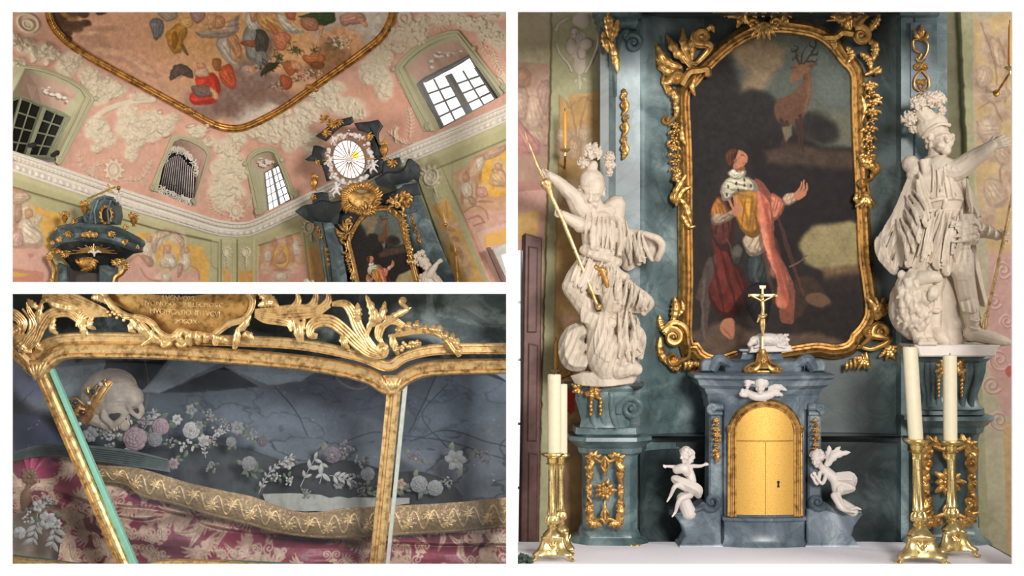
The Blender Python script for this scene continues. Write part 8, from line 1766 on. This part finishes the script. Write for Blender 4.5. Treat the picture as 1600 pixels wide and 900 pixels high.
def f(q):   # cartouche border
    bp = [(660, 30), (690, 80), (730, 130), (800, 175), (900, 190), (960, 220), (1010, 280), (1080, 310), (1140, 270), (1200, 290), (1260, 290), (1330, 300), (1400, 250), (1450, 220), (1520, 200), (1570, 150), (1590, 80), (1560, 30)]
    fl(q, b5, bp, [4, 5, 4.6, 5, 5.5, 4.5, 5, 4, 5], 12); q.leaf([(*b5(820, 180), 12), (*b5(880, 240), 17), (*b5(950, 320), 10)], 7, 4); q.leaf([(*b5(840, 200), 10), (*b5(830, 250), 14), (*b5(860, 280), 9)], 6, 4); fl(q, b5, [(850, 170), (930, 260), (960, 310), (900, 360)], [3, 4, 3, 2], 13)
    for p in [[(1170, 350), (1130, 310), (1150, 270)], [(1200, 360), (1190, 310), (1210, 270)], [(1240, 350), (1250, 310), (1240, 270)], [(1280, 340), (1300, 310), (1290, 280)], [(1020, 350), (980, 310), (960, 260)], [(1350, 360), (1360, 310), (1340, 290)], [(1390, 340), (1400, 320), (1440, 330)], [(1470, 380), (1490, 320), (1500, 240)], [(1520, 300), (1560, 290), (1600, 320)], [(1480, 270), (1530, 240), (1580, 170)]]: L(q, b5, p, 6.5, 4, 11)
    q.scroll(*b5(1040, 335), 9, 0, 1.3, 3.4, [(*b5(960, 240), 10), (*b5(980, 300), 11)], h=11); q.scroll(*b5(1150, 340), 8, 180, -1.3, 3.2, h=11)
    for k in range(10): q.ell((*b5(690 + 14 * k, 150 + 5 * k + 14 * math.sin(k * 2)), 14), (3, 3, 3), 8, 6)
cm(f, 'cartouche_border')
m = MB(80); sp_ = cr([b5(*p) for p in [(640, 0), (690, 60), (740, 110), (860, 165), (950, 190), (1010, 250), (1080, 290), (1200, 275), (1330, 290), (1440, 210), (1550, 150), (1600, 60), (1620, 0)]], 6); c0 = np.array(b5(1130, 60))
G = [[(*(c0 + (p - c0) * s_), 4 + 8 * (1 - s_ ** 2)) for s_ in np.linspace(0, 1.0, 10)] for p in sp_]; m.grid(np.array(G)); pl = m.build('cartouche_plate', GOLD, CR)
def text(s, x, y, size, par, d, h, rot=0, sx=1.0):
    cu = bpy.data.curves.new('inscription', 'FONT'); cu.body = s; cu.size = size; cu.extrude = .5; cu.bevel_depth = .28; cu.align_x = 'CENTER'; ob = bpy.data.objects.new('inscription', cu); C.objects.link(ob)
    ev = ob.evaluated_get(bpy.context.evaluated_depsgraph_get()); em = ev.to_mesh(); V = np.array([v.co[:] for v in em.vertices]); fs = [tuple(p.vertices) for p in em.polygons]; ev.to_mesh_clear(); bpy.data.objects.remove(ob)
    a = math.radians(rot); X = V[:, 0] * sx; Y = -V[:, 1]; q = MB(d); q.add(np.c_[x + X * math.cos(a) - Y * math.sin(a), y + X * math.sin(a) + Y * math.cos(a), V[:, 2] + h], fs); return q.build('inscription', GP, par, auto=30)
PAL = GP
text('LVCNVOXL', *b5(1130, 75), 10, pl, 80, 12, 2, 1.0); text('FIVC.NOSOCHMELECMOSIC', *b5(1150, 115), 11, pl, 80, 11.5, 2, .92); text('MVCIFICATIONITFVCVI', *b5(1165, 168), 11.5, pl, 80, 10.5, 3, .92); text('2OSOX', *b5(1170, 222), 10, pl, 80, 8.5, 2, 1.05)
def f(q):   # right half
    stripes(q, b6, [(0, 170), (60, 190), (150, 200), (210, 220), (225, 270)], 4, 2.4, 4); stripes(q, b6, [(0, 150), (120, 160), (260, 150), (380, 140), (470, 110)], 5, 2.8, 5); stripes(q, b6, [(150, 150), (230, 130), (270, 80), (260, 20)], 3, 2.4, 4); stripes(q, b6, [(260, 140), (350, 110), (380, 60), (370, 10)], 3, 2.4, 4); stripes(q, b6, [(360, 140), (430, 110), (460, 70), (450, 20)], 3, 2.4, 4); q.leaf([(*b6(20, 20), 10), (*b6(80, 60), 15), (*b6(140, 90), 9)], 10, 6); q.leaf([(*b6(20, 110), 11), (*b6(90, 90), 15), (*b6(150, 110), 9)], 8, 5); L(q, b6, [(240, 180), (270, 250), (280, 350)], 9, 4); L(q, b6, [(310, 190), (290, 260), (300, 340)], 6, 4)
cm(f)
def f(q):   # great scroll at the joint
    stripes(q, b6, [(390, 300), (345, 290), (350, 240), (400, 205), (480, 210), (560, 270), (640, 350), (720, 410), (800, 420), (830, 380)], 4, 2.8, 4.8); stripes(q, b6, [(480, 100), (560, 100), (610, 160), (640, 240), (690, 320), (760, 390), (815, 380)], 4, 2.6, 4.4); q.leaf([(*b6(545, 280), 10), (*b6(555, 340), 14), (*b6(590, 380), 8)], 7, 4); q.leaf([(*b6(630, 230), 10), (*b6(640, 160), 15), (*b6(640, 90), 10)], 8, 5); q.leaf([(*b6(700, 260), 10), (*b6(740, 170), 15), (*b6(690, 40), 10)], 8, 5); q.leaf([(*b6(720, 240), 11), (*b6(790, 170), 15), (*b6(810, 80), 9)], 8, 5); q.leaf([(*b6(760, 250), 11), (*b6(880, 170), 15), (*b6(975, 120), 9)], 7, 5); q.scroll(*b6(925, 80), 6, 90, 1.2, 3.2, [(*b6(880, 180), 10), (*b6(950, 140), 11)], h=12); stripes(q, b6, [(720, 240), (690, 300), (730, 370), (800, 400), (825, 370)], 3, 2.6, 4); stripes(q, b6, [(940, 240), (850, 200), (790, 230), (770, 300), (800, 350)], 4, 2.4, 4); q.scroll(*b6(800, 375), 9, 90, 1.5, 4, h=13)
    for k in range(5): q.leaf([(*b6(840, 300 + 10 * k), 11), (*b6(870 + 4 * k, 330 + 16 * k), 14), (*b6(880, 420), 9)], 5, 3)
cm(f)
def f(q):   # right tail with grapes and wave crest
    stripes(q, b6, [(830, 300), (900, 290), (1000, 270), (1100, 270), (1180, 310), (1240, 390), (1270, 410)], 2, 3, 4.6)
    for i, (x, y) in enumerate([(900, 250), (960, 225), (1010, 220), (1060, 240), (1110, 245), (1150, 250), (1190, 285), (1230, 300), (1260, 330), (1275, 380)]): q.leaf([(*b6(x - 10, y + 50), 10), (*b6(x - 4, y + 10), 15), (*b6(x + 6, y - 22), 10)], 6.5, 3, .6)
    rn = random.Random(3)
    for k in range(34): u = rn.random(); q.ell((*b6(880 + 150 * u, 370 - 30 * u + rn.uniform(-26, 26) * (1 - .5 * u)), 13 + rn.uniform(0, 3)), (3.1, 3.1, 3.1), 9, 6)
cm(f)

# ---- skull with its crown
BONE = mat_plain('aged_bone', (.36, .31, .26), .7, var=.3, scale=10, bump=.35)
SKD = 250
SK = thing('skull', 'human skull wearing a jewelled gilded crown, tilted among the flowers in the shrine', 'skull', 190, 670, SKD)
m = MB(SKD); P5 = lambda x, y, h: (*b5(x, y), h)
m.limb([P5(640, 690, 0), P5(740, 680, 10)], [36, 37], 18); m.ell(P5(680, 650, 0), (46, 36, 34), 18, 12, -20)
m.limb([P5(760, 650, 18), P5(840, 680, 22)], [26, 20], 14)
for p, r in [([P5(690, 740, 36), P5(760, 690, 42), P5(830, 690, 36)], [4.5, 5, 4.5]), ([P5(690, 750, 34), P5(690, 800, 34), P5(730, 840, 30)], [6, 6.5, 5.5]), ([P5(730, 850, 28), P5(790, 810, 34), P5(820, 770, 32)], [6, 5, 4]), ([P5(830, 700, 36), P5(850, 760, 32), P5(890, 800, 22)], [4, 4, 4]), ([P5(880, 700, 26), P5(905, 750, 22), P5(890, 800, 18)], [5, 5, 4]), ([P5(740, 860, 22), P5(700, 870, 18)], [7, 6]), ([P5(600, 800, 14), P5(680, 830, 22)], [14, 12]), ([P5(800, 800, 26), P5(800, 850, 24)], [10, 9])]: m.limb(p, r, 10)
m.remesh(1.1, 2, 1.4, 8); m.build('cranium', BONE, SK, auto=0)
m = MB(SKD); m.ell(P5(752, 762, 30), (13, 14, 9), 14, 9, 20); m.ell(P5(862, 770, 24), (7, 9, 7), 12, 8); m.ell(P5(812, 800, 30), (4, 6, 5), 10, 7, -20); m.build('eye_socket', mat_plain('socket_shade', (.03, .026, .024), .9, var=.3), SK)  # solid dark blobs paint the shade of the eye and nose hollows
m = MB(SKD); 
for k in range(7): m.limb([P5(740 + 18 * k, 862 - 7 * k, 30), P5(744 + 18 * k, 878 - 7 * k, 29)], [2, 1.6], 7)
m.build('teeth', mat_plain('old_teeth', (.5, .44, .34), .5), SK)
CRN = thing('crown', 'gilded crown with dark green and red stones on the forehead of the skull', 'crown', 135, 660, SKD)
m = MB(SKD - 40); band = cr([P5(520, 840, 0), P5(560, 790, 6), P5(590, 730, 8), (*b5(640, 650), 6), (*b5(685, 580), 0)], 6); m.tube(band, 6, 4, flat=.4, width=1.3); m.tube(band + (5, 3, 2), 1.4, 8); m.tube(band - (6, 3, -2), 1.2, 8)
for pts in ([(590, 720), (540, 730), (510, 710), (480, 690), (435, 700), (430, 740), (470, 770), (520, 770)], [(560, 620), (590, 640), (620, 600), (660, 590), (670, 610)], [(555, 620), (560, 650), (600, 680)]): m.tube(cr([P5(*p, 6) for p in pts], 6), 1.8, 8)
m.leaf([P5(560, 760, 4), P5(500, 760, 7), P5(440, 700, 4)], 9, 3, .4); m.leaf([P5(610, 690, 5), P5(590, 650, 8), P5(555, 620, 5)], 8, 2, .4); m.leaf([P5(520, 800, 4), P5(490, 780, 6), P5(460, 770, 4)], 7, 2, .4); m.build('band', GOLD, CRN)
GEM = {'g': mat_plain('dark_green_stone', (.01, .035, .025), .1, bump=0), 'r': mat_plain('dark_red_stone', (.06, .012, .01), .1, bump=0), 'w': mat_plain('clear_stone', (.5, .5, .52), .1, bump=0)}
for x, y, c, r in [(592, 645, 'g', 5), (450, 712, 'g', 4), (480, 715, 'r', 4), (525, 775, 'r', 5.5), (568, 715, 'w', 3.5), (640, 598, 'w', 4), (470, 745, 'g', 3), (510, 845, 'w', 3.5)]:
    m = MB(SKD - 40); m.ell(P5(x, y, 11), (r, r * .85, r * .6), 12, 8, 30); m.build('gemstone', GEM[c], CRN)

# ---- embroidered robe with its gold border
def brocade(A, seed, pal, n, sc=1.0):
    rn = random.Random(seed); gold = pal[0]
    for k in range(n):
        x, y = rn.uniform(A.xs[0], A.xs[-1]), rn.uniform(A.ys[0], A.ys[-1]); s = rn.uniform(12, 26) * sc; a = rn.uniform(0, 6.28); kind = rn.randrange(3)
        if kind == 0:
            for j in range(9):
                b = a + (j - 4) * .34; q = [(x, y), (x + s * .6 * math.cos(b), y + s * .6 * math.sin(b)), (x + s * math.cos(b + .15), y + s * math.sin(b + .15))]; A.fill(A.line(q, [s * .06, s * .2, s * .05], .6), gold, .9, .2, 3)
            A.fill(A.ell(x, y, s * .2, s * .2), gold, .9)
        elif kind == 1:
            p = [(x, y), (x + s * .8 * math.cos(a), y + s * .8 * math.sin(a)), (x + 1.7 * s * math.cos(a + .5), y + 1.7 * s * math.sin(a + .5))]; A.fill(A.line(p, [2, s * .55, 2], .7), gold, .9, .22, 3); A.fill(A.line(p, 1.1, .5), tuple(c * .5 for c in gold), .7)
            for j in range(5):
                u = .2 + .15 * j; c = np.array(p[0]) * (1 - u) + np.array(p[2]) * u; A.fill(A.line([c, c + s * .26 * np.array([math.cos(a + 1.6), math.sin(a + 1.6)])], .8, .5), tuple(c_ * .55 for c_ in gold), .6); A.fill(A.line([c, c - s * .26 * np.array([math.cos(a + 1.6), math.sin(a + 1.6)])], .8, .5), tuple(c_ * .55 for c_ in gold), .6)
        else:
            for sg in (-1, 1): A.fill(A.line(spiral(x + sg * s * .4, y, s * .42, 1.5, 90, sg * 1.5)[:, :2], 2.2, .6, 0), gold, .9)
            for j in range(7): A.fill(A.ell(x + rn.uniform(-.4, .4) * s, y + s * .5 + rn.uniform(-.2, .3) * s, 2.4, 2.4, 0, .3), gold, .9)
RB = thing('embroidered_robe', 'crimson and gold brocade robe with a broad gold border lying in the glass shrine', 'robe', 420, 882, 235)
A = Art(20, 797, 690, 905, 1.0, (128, 60, 76)); A.mottle(.3, 40).mottle(.1, 5)
brocade(A, 4, ((186, 162, 142), 0), 420)
top = lambda x: np.interp(x, [20, 60, 100, 150, 200, 240, 300, 350, 400, 450, 500, 600, 797], [706, 700, 708, 716, 730, 742, 770, 790, 806, 818, 830, 834, 824])
u = A.Y - top(A.X)
fold = 12 * np.sin((A.Y * .052 - A.X * .018) + 2.2 * fbm(A.X, A.Y * 2, 110, 3, 6)) + 16 * (fbm(A.X * .6, A.Y * 2.2, 60, 3, 8) - .5)
A.h = 26 * np.sqrt(np.clip(u / 60, 0, 1)) + fold * np.clip(u / 24, 0, 1) + .6 * (fbm(A.X, A.Y, 2.4, 2, 3) - .5)
crease = [([(190, 790), (260, 800), (330, 826), (400, 838), (500, 846), (600, 850), (797, 854)], 26), ([(195, 806), (230, 812), (270, 806), (330, 812)], 20), ([(100, 770), (130, 780), (160, 792)], 16)]
for p, d_ in crease: A.up(A.line(p, [3, 9, 9, 3], 6), -d_)
A.c = A.c * (.85 + .3 * fbm(A.X, A.Y * 2, 70, 3, 21)[..., None]); A.alb = 1.0
kp = (u > 0) & ~((A.X < 100) & (A.Y > 800 - (A.X - 20) * -.0) & (A.X < 110 + (A.Y - 800) * .35)) & (A.Y < 878 + .0 * A.X + np.where(A.X > 520, 30, 0))
A.mesh(245, keep=kp).build('brocade_cloth', mat_paint('silk_brocade', .45, .5, .25, 160), RB, auto=0)
# gold border band
ns, nv = 640, 60
tp = resample(cr([(150, 722), (205, 724), (240, 730), (300, 748), (352, 760), (400, 770), (440, 784), (470, 793), (500, 794), (540, 788), (600, 785), (700, 780), (797, 771)], 8), ns); bt = resample(cr([(150, 746), (205, 752), (230, 770), (280, 782), (340, 800), (400, 815), (440, 826), (500, 834), (560, 834), (620, 830), (700, 826), (797, 818)], 8), ns)
v = np.linspace(0, 1, nv); G = tp[:, None] * (1 - v)[None, :, None] + bt[:, None] * v[None, :, None]; X, Y = G[..., 0], G[..., 1]
s_ = np.linspace(0, 72, ns)[:, None] + 0 * v[None]; vv = v[None] + 0 * s_
cu_ = (s_ * .30) % 1 - .5; cv_ = (vv - .5 - .12 * np.sign(np.sin(s_ * .30 * PI))) * 1.5; r_ = np.hypot(cu_, cv_); th_ = np.arctan2(cv_, cu_); mot = np.clip(sst(0, .1, .33 + .09 * np.cos(7 * th_) - r_) * (.35 + .65 * np.cos(3.5 * th_ + 16 * r_) ** 2) + .8 * np.exp(-((vv - .5 - .3 * np.sin(s_ * .30 * PI * 2)) / .05) ** 2), 0, 1); rope = ((vv < .07) | (vv > .93)) * (.5 + .5 * np.sin(s_ * 20))
fine = fbm(X, Y, 3.0, 3, 5); H = 40 + 7 * np.sin(PI * vv) + 1.6 * mot + 1.6 * rope + 1.2 * fine
mask = np.clip((mot - .35) * 3, 0, 1)[..., None]; col = np.array((150, 128, 96)) * (1 - mask) + np.array((216, 186, 136)) * mask; col = col * (.72 + .55 * fbm(X, Y, 60, 3, 9)[..., None]) * (.82 + .36 * fine[..., None])
mb = MB(245); mb.grid(np.stack([X, Y, H], -1)); mb.col = s2l(np.clip(col / 255, 0, 1)).reshape(-1, 3) * .9
m_, n_, b_ = _mat('woven_gold_border'); a_ = n_.nodes.new('ShaderNodeAttribute'); a_.attribute_name = 'Col'; n_.links.new(a_.outputs['Color'], b_.inputs['Base Color']); b_.inputs['Metallic'].default_value = .35; b_.inputs['Roughness'].default_value = .42
mb.build('gold_border', m_, RB, auto=0)
# gathered cuff at the left end
m = MB(225); c0 = np.array((51, 743)); G = []
for a in np.linspace(0, 2 * PI, 60, endpoint=False):
    rr = 1 + .10 * math.sin(11 * a); G.append([(c0[0] + (4 + r * 38 * (1.0 if math.cos(a) > -.2 else .55)) * math.cos(a) * rr, c0[1] + (4 + r * 34) * math.sin(a) * rr, 14 - 16 * r + 2.5 * math.sin(11 * a) * r) for r in np.linspace(0, 1, 8)])
m.grid(np.array(G), cu=True); SILK = mat_plain('crimson_silk', (.36, .05, .12), .4, var=.35, scale=9); m.build('gathered_cuff', SILK, RB)
m = MB(222); m.rosette(51, 743, 13, 14, 10, .5, 0, 1); m.limb([(50, 752, 8), (44, 775, 8), (40, 792, 4)], [7, 9, 5]); m.build('gathered_rosette', mat_plain('bronze_gathers', (.18, .11, .06), .5), RB)
# grey sash over the robe and pale cushion behind
m = MB(232); m.drape([(18, 708, 6), (60, 695, 14), (110, 692, 18), (200, 700, 20), (265, 716, 12)], [(18, 722, 8), (60, 712, 16), (110, 712, 22), (200, 724, 24), (270, 736, 14)], 1.3, 2, 3, 60, 10)
for k in range(6): m.tube(cr([(18, 709 + k * 2.2, 9), (60, 697 + k * 2.6, 18), (110, 694 + k * 3, 23), (200, 703 + k * 3.4, 25), (266, 718 + k * 2.8, 15)], 6), .8, 5)
tag(m.build('silk_ribbon', mat_plain('grey_green_silk', (.07, .095, .095), .5, var=.3, scale=20)), 'grey-green silk ribbon drawn across the robe below the flowers', 'ribbon')
m = MB(268); m.drape([(410, 772, 0), (470, 770, 8), (560, 776, 8), (640, 778, 0)], [(420, 792, 10), (480, 796, 20), (560, 792, 18), (640, 786, 8)], 8, 2.2, 4, 70, 10); tag(m.build('linen_lining', mat_plain('pale_grey_linen', (.30, .31, .29), .7)), 'pale crumpled linen showing above the dip of the gold border', 'linen')
# mounds carrying the flowers, dark folds
DKC = mat_plain('dark_grey_velvet', (.035, .038, .042), .9, var=.4, scale=8)
m = MB(300); m.ell((520, 790, 0), (122, 72, 40), 30, 16); m.ell((640, 800, 0), (90, 64, 30), 26, 14); tag(m.build('dark_cushion', mat_plain('slate_cushion', (.022, .025, .028), .85, var=.4, scale=5)), 'dark slate cushion bearing the flowers in the middle of the shrine', 'cushion')
m = MB(296); m.drape([(230, 700, 0), (300, 690, 6), (380, 700, 6), (440, 720, 0)], [(230, 745, 10), (300, 765, 16), (380, 790, 16), (430, 800, 8)], 4, 5, 4, 50, 14); tag(m.build('grey_gauze', mat_plain('grey_gauze_cloth', (.05, .058, .062), .9, var=.3, scale=14)), 'dark grey gauze lying between the skull and the middle flowers', 'cloth')
# ---- artificial flowers, one object each
FM = {'w': mat_plain('dusty_white_petals', (.38, .38, .39), .8, var=.2), 'p': mat_plain('faded_pink_petals', (.31, .23, .26), .8, var=.15), 'g': mat_plain('grey_petals', (.20, .21, .225), .8, var=.2), 'd': mat_plain('dim_violet_petals', (.14, .12, .15), .8, var=.2), 'b': mat_plain('brown_paper_petals', (.30, .22, .17), .8, var=.2)}
SEED = mat_plain('dull_seed_heads', (.25, .22, .16), .8); LEAFM = mat_plain('faded_green_leaves', (.11, .14, .10), .8, var=.3); LEAFW = mat_plain('bleached_leaves', (.33, .33, .325), .8, var=.15)
def flower(lb, x, y, r, c, kind, d=232, seed=0):
    rn = random.Random(seed + int(x)); t = thing('silk_flower', lb, 'flower', x, y + r, d, 'silk flowers in the shrine'); m = MB(d)
    if kind == 'rose':
        for Ly, (q, np_) in enumerate(((1, 8), (.72, 7), (.45, 5))):
            for k in range(np_):
                a = 2 * PI * (k + .5 * Ly) / np_ + rn.uniform(-.15, .15); R = r * q; m.ell((x + .58 * R * math.cos(a), y + .58 * R * math.sin(a), 4 + Ly * r * .2), (R * .46, R * .36, R * .22 + .8), 10, 6, math.degrees(a) + 90)
    elif kind == 'open':
        n = rn.choice((5, 6, 7))
        for k in range(n): a = 2 * PI * k / n + rn.uniform(-.2, .2); m.leaf([(x, y, 4), (x + .6 * r * math.cos(a), y + .6 * r * math.sin(a), 7), (x + r * math.cos(a + .1), y + r * math.sin(a + .1), 5)], r * .36, 1, .4, deep=.08, n=10, m=7, thick=.5)
    else:
        for k in range(14): a = rn.uniform(0, 6.3); q = rn.uniform(.2, 1) * r; m.ell((x + q * math.cos(a), y + q * math.sin(a), 4 + rn.uniform(0, 4)), (r * .24, r * .2, r * .2), 8, 5, rn.uniform(0, 180))
    m.build('petals', FM[c], t); m = MB(d); m.ell((x, y, 8 + r * .2), (r * .18, r * .18, r * .14), 9, 6); m.build('heart', SEED, t)
    m = MB(d)
    for k in range(2): a = rn.uniform(0, 6.3); m.leaf([(x + .6 * r * math.cos(a), y + .6 * r * math.sin(a), 1), (x + 1.1 * r * math.cos(a), y + 1.1 * r * math.sin(a), 3), (x + 1.6 * r * math.cos(a + .2), y + 1.6 * r * math.sin(a + .2), 1)], r * .26, 1, .4, deep=.1, n=8, m=5, thick=.4)
    m.build('leaf', LEAFM, t)
COLW = {'w': 'white', 'p': 'faded pink', 'g': 'grey', 'd': 'dim violet', 'b': 'brown'}; KW = {'rose': 'rose', 'open': 'open blossom', 'puff': 'puff of small petals'}
FL = [(212, 685, 21, 'p', 'rose', 'the largest, below the skull jaw'), (252, 666, 15, 'p', 'rose', 'right of the skull'), (180, 683, 12, 'w', 'puff', 'left of the big rose'), (160, 672, 12, 'g', 'puff', 'right under the crown'), (143, 678, 13, 'g', 'open', 'beside the left post'), (243, 686, 13, 'g', 'rose', 'right of the big rose'), (300, 672, 15, 'w', 'rose', 'between skull and middle mound'), (293, 696, 12, 'w', 'puff', 'above the end of the sash'), (320, 688, 11, 'w', 'open', 'with a thin stem over the sash'), (342, 672, 10, 'w', 'puff', 'near the small white buds'), (352, 660, 9, 'g', 'puff', 'highest, right of the skull'), (372, 668, 12, 'g', 'open', 'above the dark lozenge'), (395, 678, 11, 'g', 'puff', 'where the two lozenges meet'), (272, 724, 10, 'p', 'open', 'on the sash tip'), (330, 728, 9, 'g', 'puff', 'with seed beads above the gold border'), (390, 724, 13, 'g', 'rose', 'on the green leaves'), (300, 640, 10, 'g', 'open', 'faint, above the pink rose'), (330, 650, 11, 'g', 'puff', 'faint, in the haze'), (220, 660, 8, 'p', 'puff', 'between jaw and pink rose'), (278, 655, 9, 'w', 'open', 'above the pale rose'),
 (452, 724, 10, 'w', 'open', 'left on the middle mound'), (432, 742, 9, 'w', 'puff', 'white beads at the mound foot'), (452, 750, 9, 'w', 'puff', 'low on the middle mound'), (520, 710, 15, 'd', 'rose', 'on top of the middle mound'), (540, 700, 13, 'd', 'puff', 'behind the top of the mound'), (562, 720, 11, 'g', 'puff', 'right of the mound top'), (575, 740, 12, 'g', 'rose', 'left of the right post'), (552, 750, 10, 'g', 'puff', 'in the dark of the mound'), (530, 756, 9, 'g', 'open', 'among thin stems'), (565, 762, 9, 'd', 'puff', 'low beside the right post'), (655, 756, 15, 'g', 'rose', 'right of the right post'), (680, 762, 14, 'g', 'rose', 'next in the dark niche'), (626, 756, 10, 'b', 'open', 'reddish, behind the right post'), (650, 716, 13, 'd', 'puff', 'faint behind the right pane'), (712, 718, 18, 'g', 'open', 'pale and wide in the right pane'), (755, 716, 13, 'g', 'puff', 'faint at the far right'), (232, 650, 9, 'g', 'puff', 'beside the right eye socket'), (268, 690, 9, 'g', 'puff', 'below the round pale rose'), (312, 664, 8, 'g', 'open', 'just right of the round pale rose'), (330, 690, 8, 'p', 'puff', 'over the thin stemmed blossom'), (362, 690, 9, 'g', 'rose', 'low in the grey gauze'), (410, 690, 9, 'd', 'rose', 'rightmost of the skull side flowers'), (200, 706, 8, 'w', 'rose', 'under the largest rose by the ribbon'), (170, 698, 7, 'g', 'open', 'lowest beside the left post'), (480, 770, 8, 'g', 'puff', 'just above the pale linen'), (596, 758, 8, 'd', 'puff', 'touching the right post'), (700, 752, 8, 'g', 'puff', 'at the end of the dark niche')]
for i, (x, y, r, c, k, w_) in enumerate(FL): flower(f'{COLW[c]} silk {KW[k]}, {w_}', x, y, r, c, k, 236 if x < 410 else 258, i)
for i, (x, y, r, c, k, w_) in enumerate([(76, 812, 15, 'w', 'open', 'largest of the left corner spray'), (62, 790, 11, 'w', 'open', 'topmost of the left corner spray'), (46, 808, 10, 'w', 'puff', 'small, in the left corner spray'), (32, 832, 11, 'w', 'rose', 'round, lowest at the left edge'), (90, 818, 9, 'w', 'open', 'right end of the left corner spray'), (76, 780, 8, 'w', 'puff', 'small buds under the cuff')]): flower(f'{COLW[c]} silk {KW[k]}, {w_}', x, y, r, c, k, 196, i + 50)
# leaf sprays
def spray(lb, pts, n, L, mat, d, seed):
    rn = random.Random(seed); m = MB(d); p = resample(cr([(*q, 4) for q in pts], 8), n + 2); m.tube(p, .7, 5)
    for i in range(1, n + 1):
        for sg in (-1, 1):
            t = p[i + 1] - p[i - 1]; a = math.atan2(t[1], t[0]) + sg * rn.uniform(.5, 1.0); l = L * rn.uniform(.7, 1.2); m.leaf([p[i], p[i] + (.5 * l * math.cos(a), .5 * l * math.sin(a), 3), p[i] + (l * math.cos(a), l * math.sin(a), 1)], l * .22, 1, .4, deep=.08, n=9, m=5, thick=.4)
    tag(m.build('leaf_spray', mat, auto=60), lb, 'leaves', 'leaf sprays in the shrine')
spray('white leaf spray hanging at the lower left corner of the shrine', [(60, 800), (56, 830), (50, 850)], 4, 18, LEAFW, 200, 1); spray('white leaves pointing down right of the corner spray', [(84, 815), (86, 836), (80, 856)], 3, 18, LEAFW, 200, 2); spray('bleached leaf spray right beside the skull', [(226, 670), (236, 655), (246, 640)], 3, 13, LEAFW, 240, 3); spray('white leaf spray leaning over the middle mound', [(470, 760), (482, 735), (495, 715), (505, 730), (500, 755)], 5, 16, LEAFW, 246, 4); spray('pale pointed leaves among thin stems beside the right post', [(515, 742), (528, 745), (550, 752)], 4, 12, LEAFW, 250, 5); spray('faded green leaves under the grey rose', [(380, 730), (392, 738), (405, 730)], 3, 14, LEAFM, 248, 6); spray('greenish leaves left of the right post', [(560, 775), (575, 768), (590, 772)], 3, 12, LEAFM, 250, 7); spray('fine white twig spray at the left of the middle mound', [(405, 770), (420, 740), (440, 722), (462, 712)], 8, 9, LEAFW, 248, 8); spray('green leaves right of the right post', [(612, 764), (626, 766), (640, 762)], 3, 12, LEAFM, 262, 9); spray('small white buds on stems near the lozenge point', [(330, 690), (345, 676), (360, 668)], 5, 7, LEAFW, 236, 10); spray('thin stem with white buds over the sash', [(322, 715), (320, 700), (316, 686)], 4, 7, LEAFW, 228, 11)
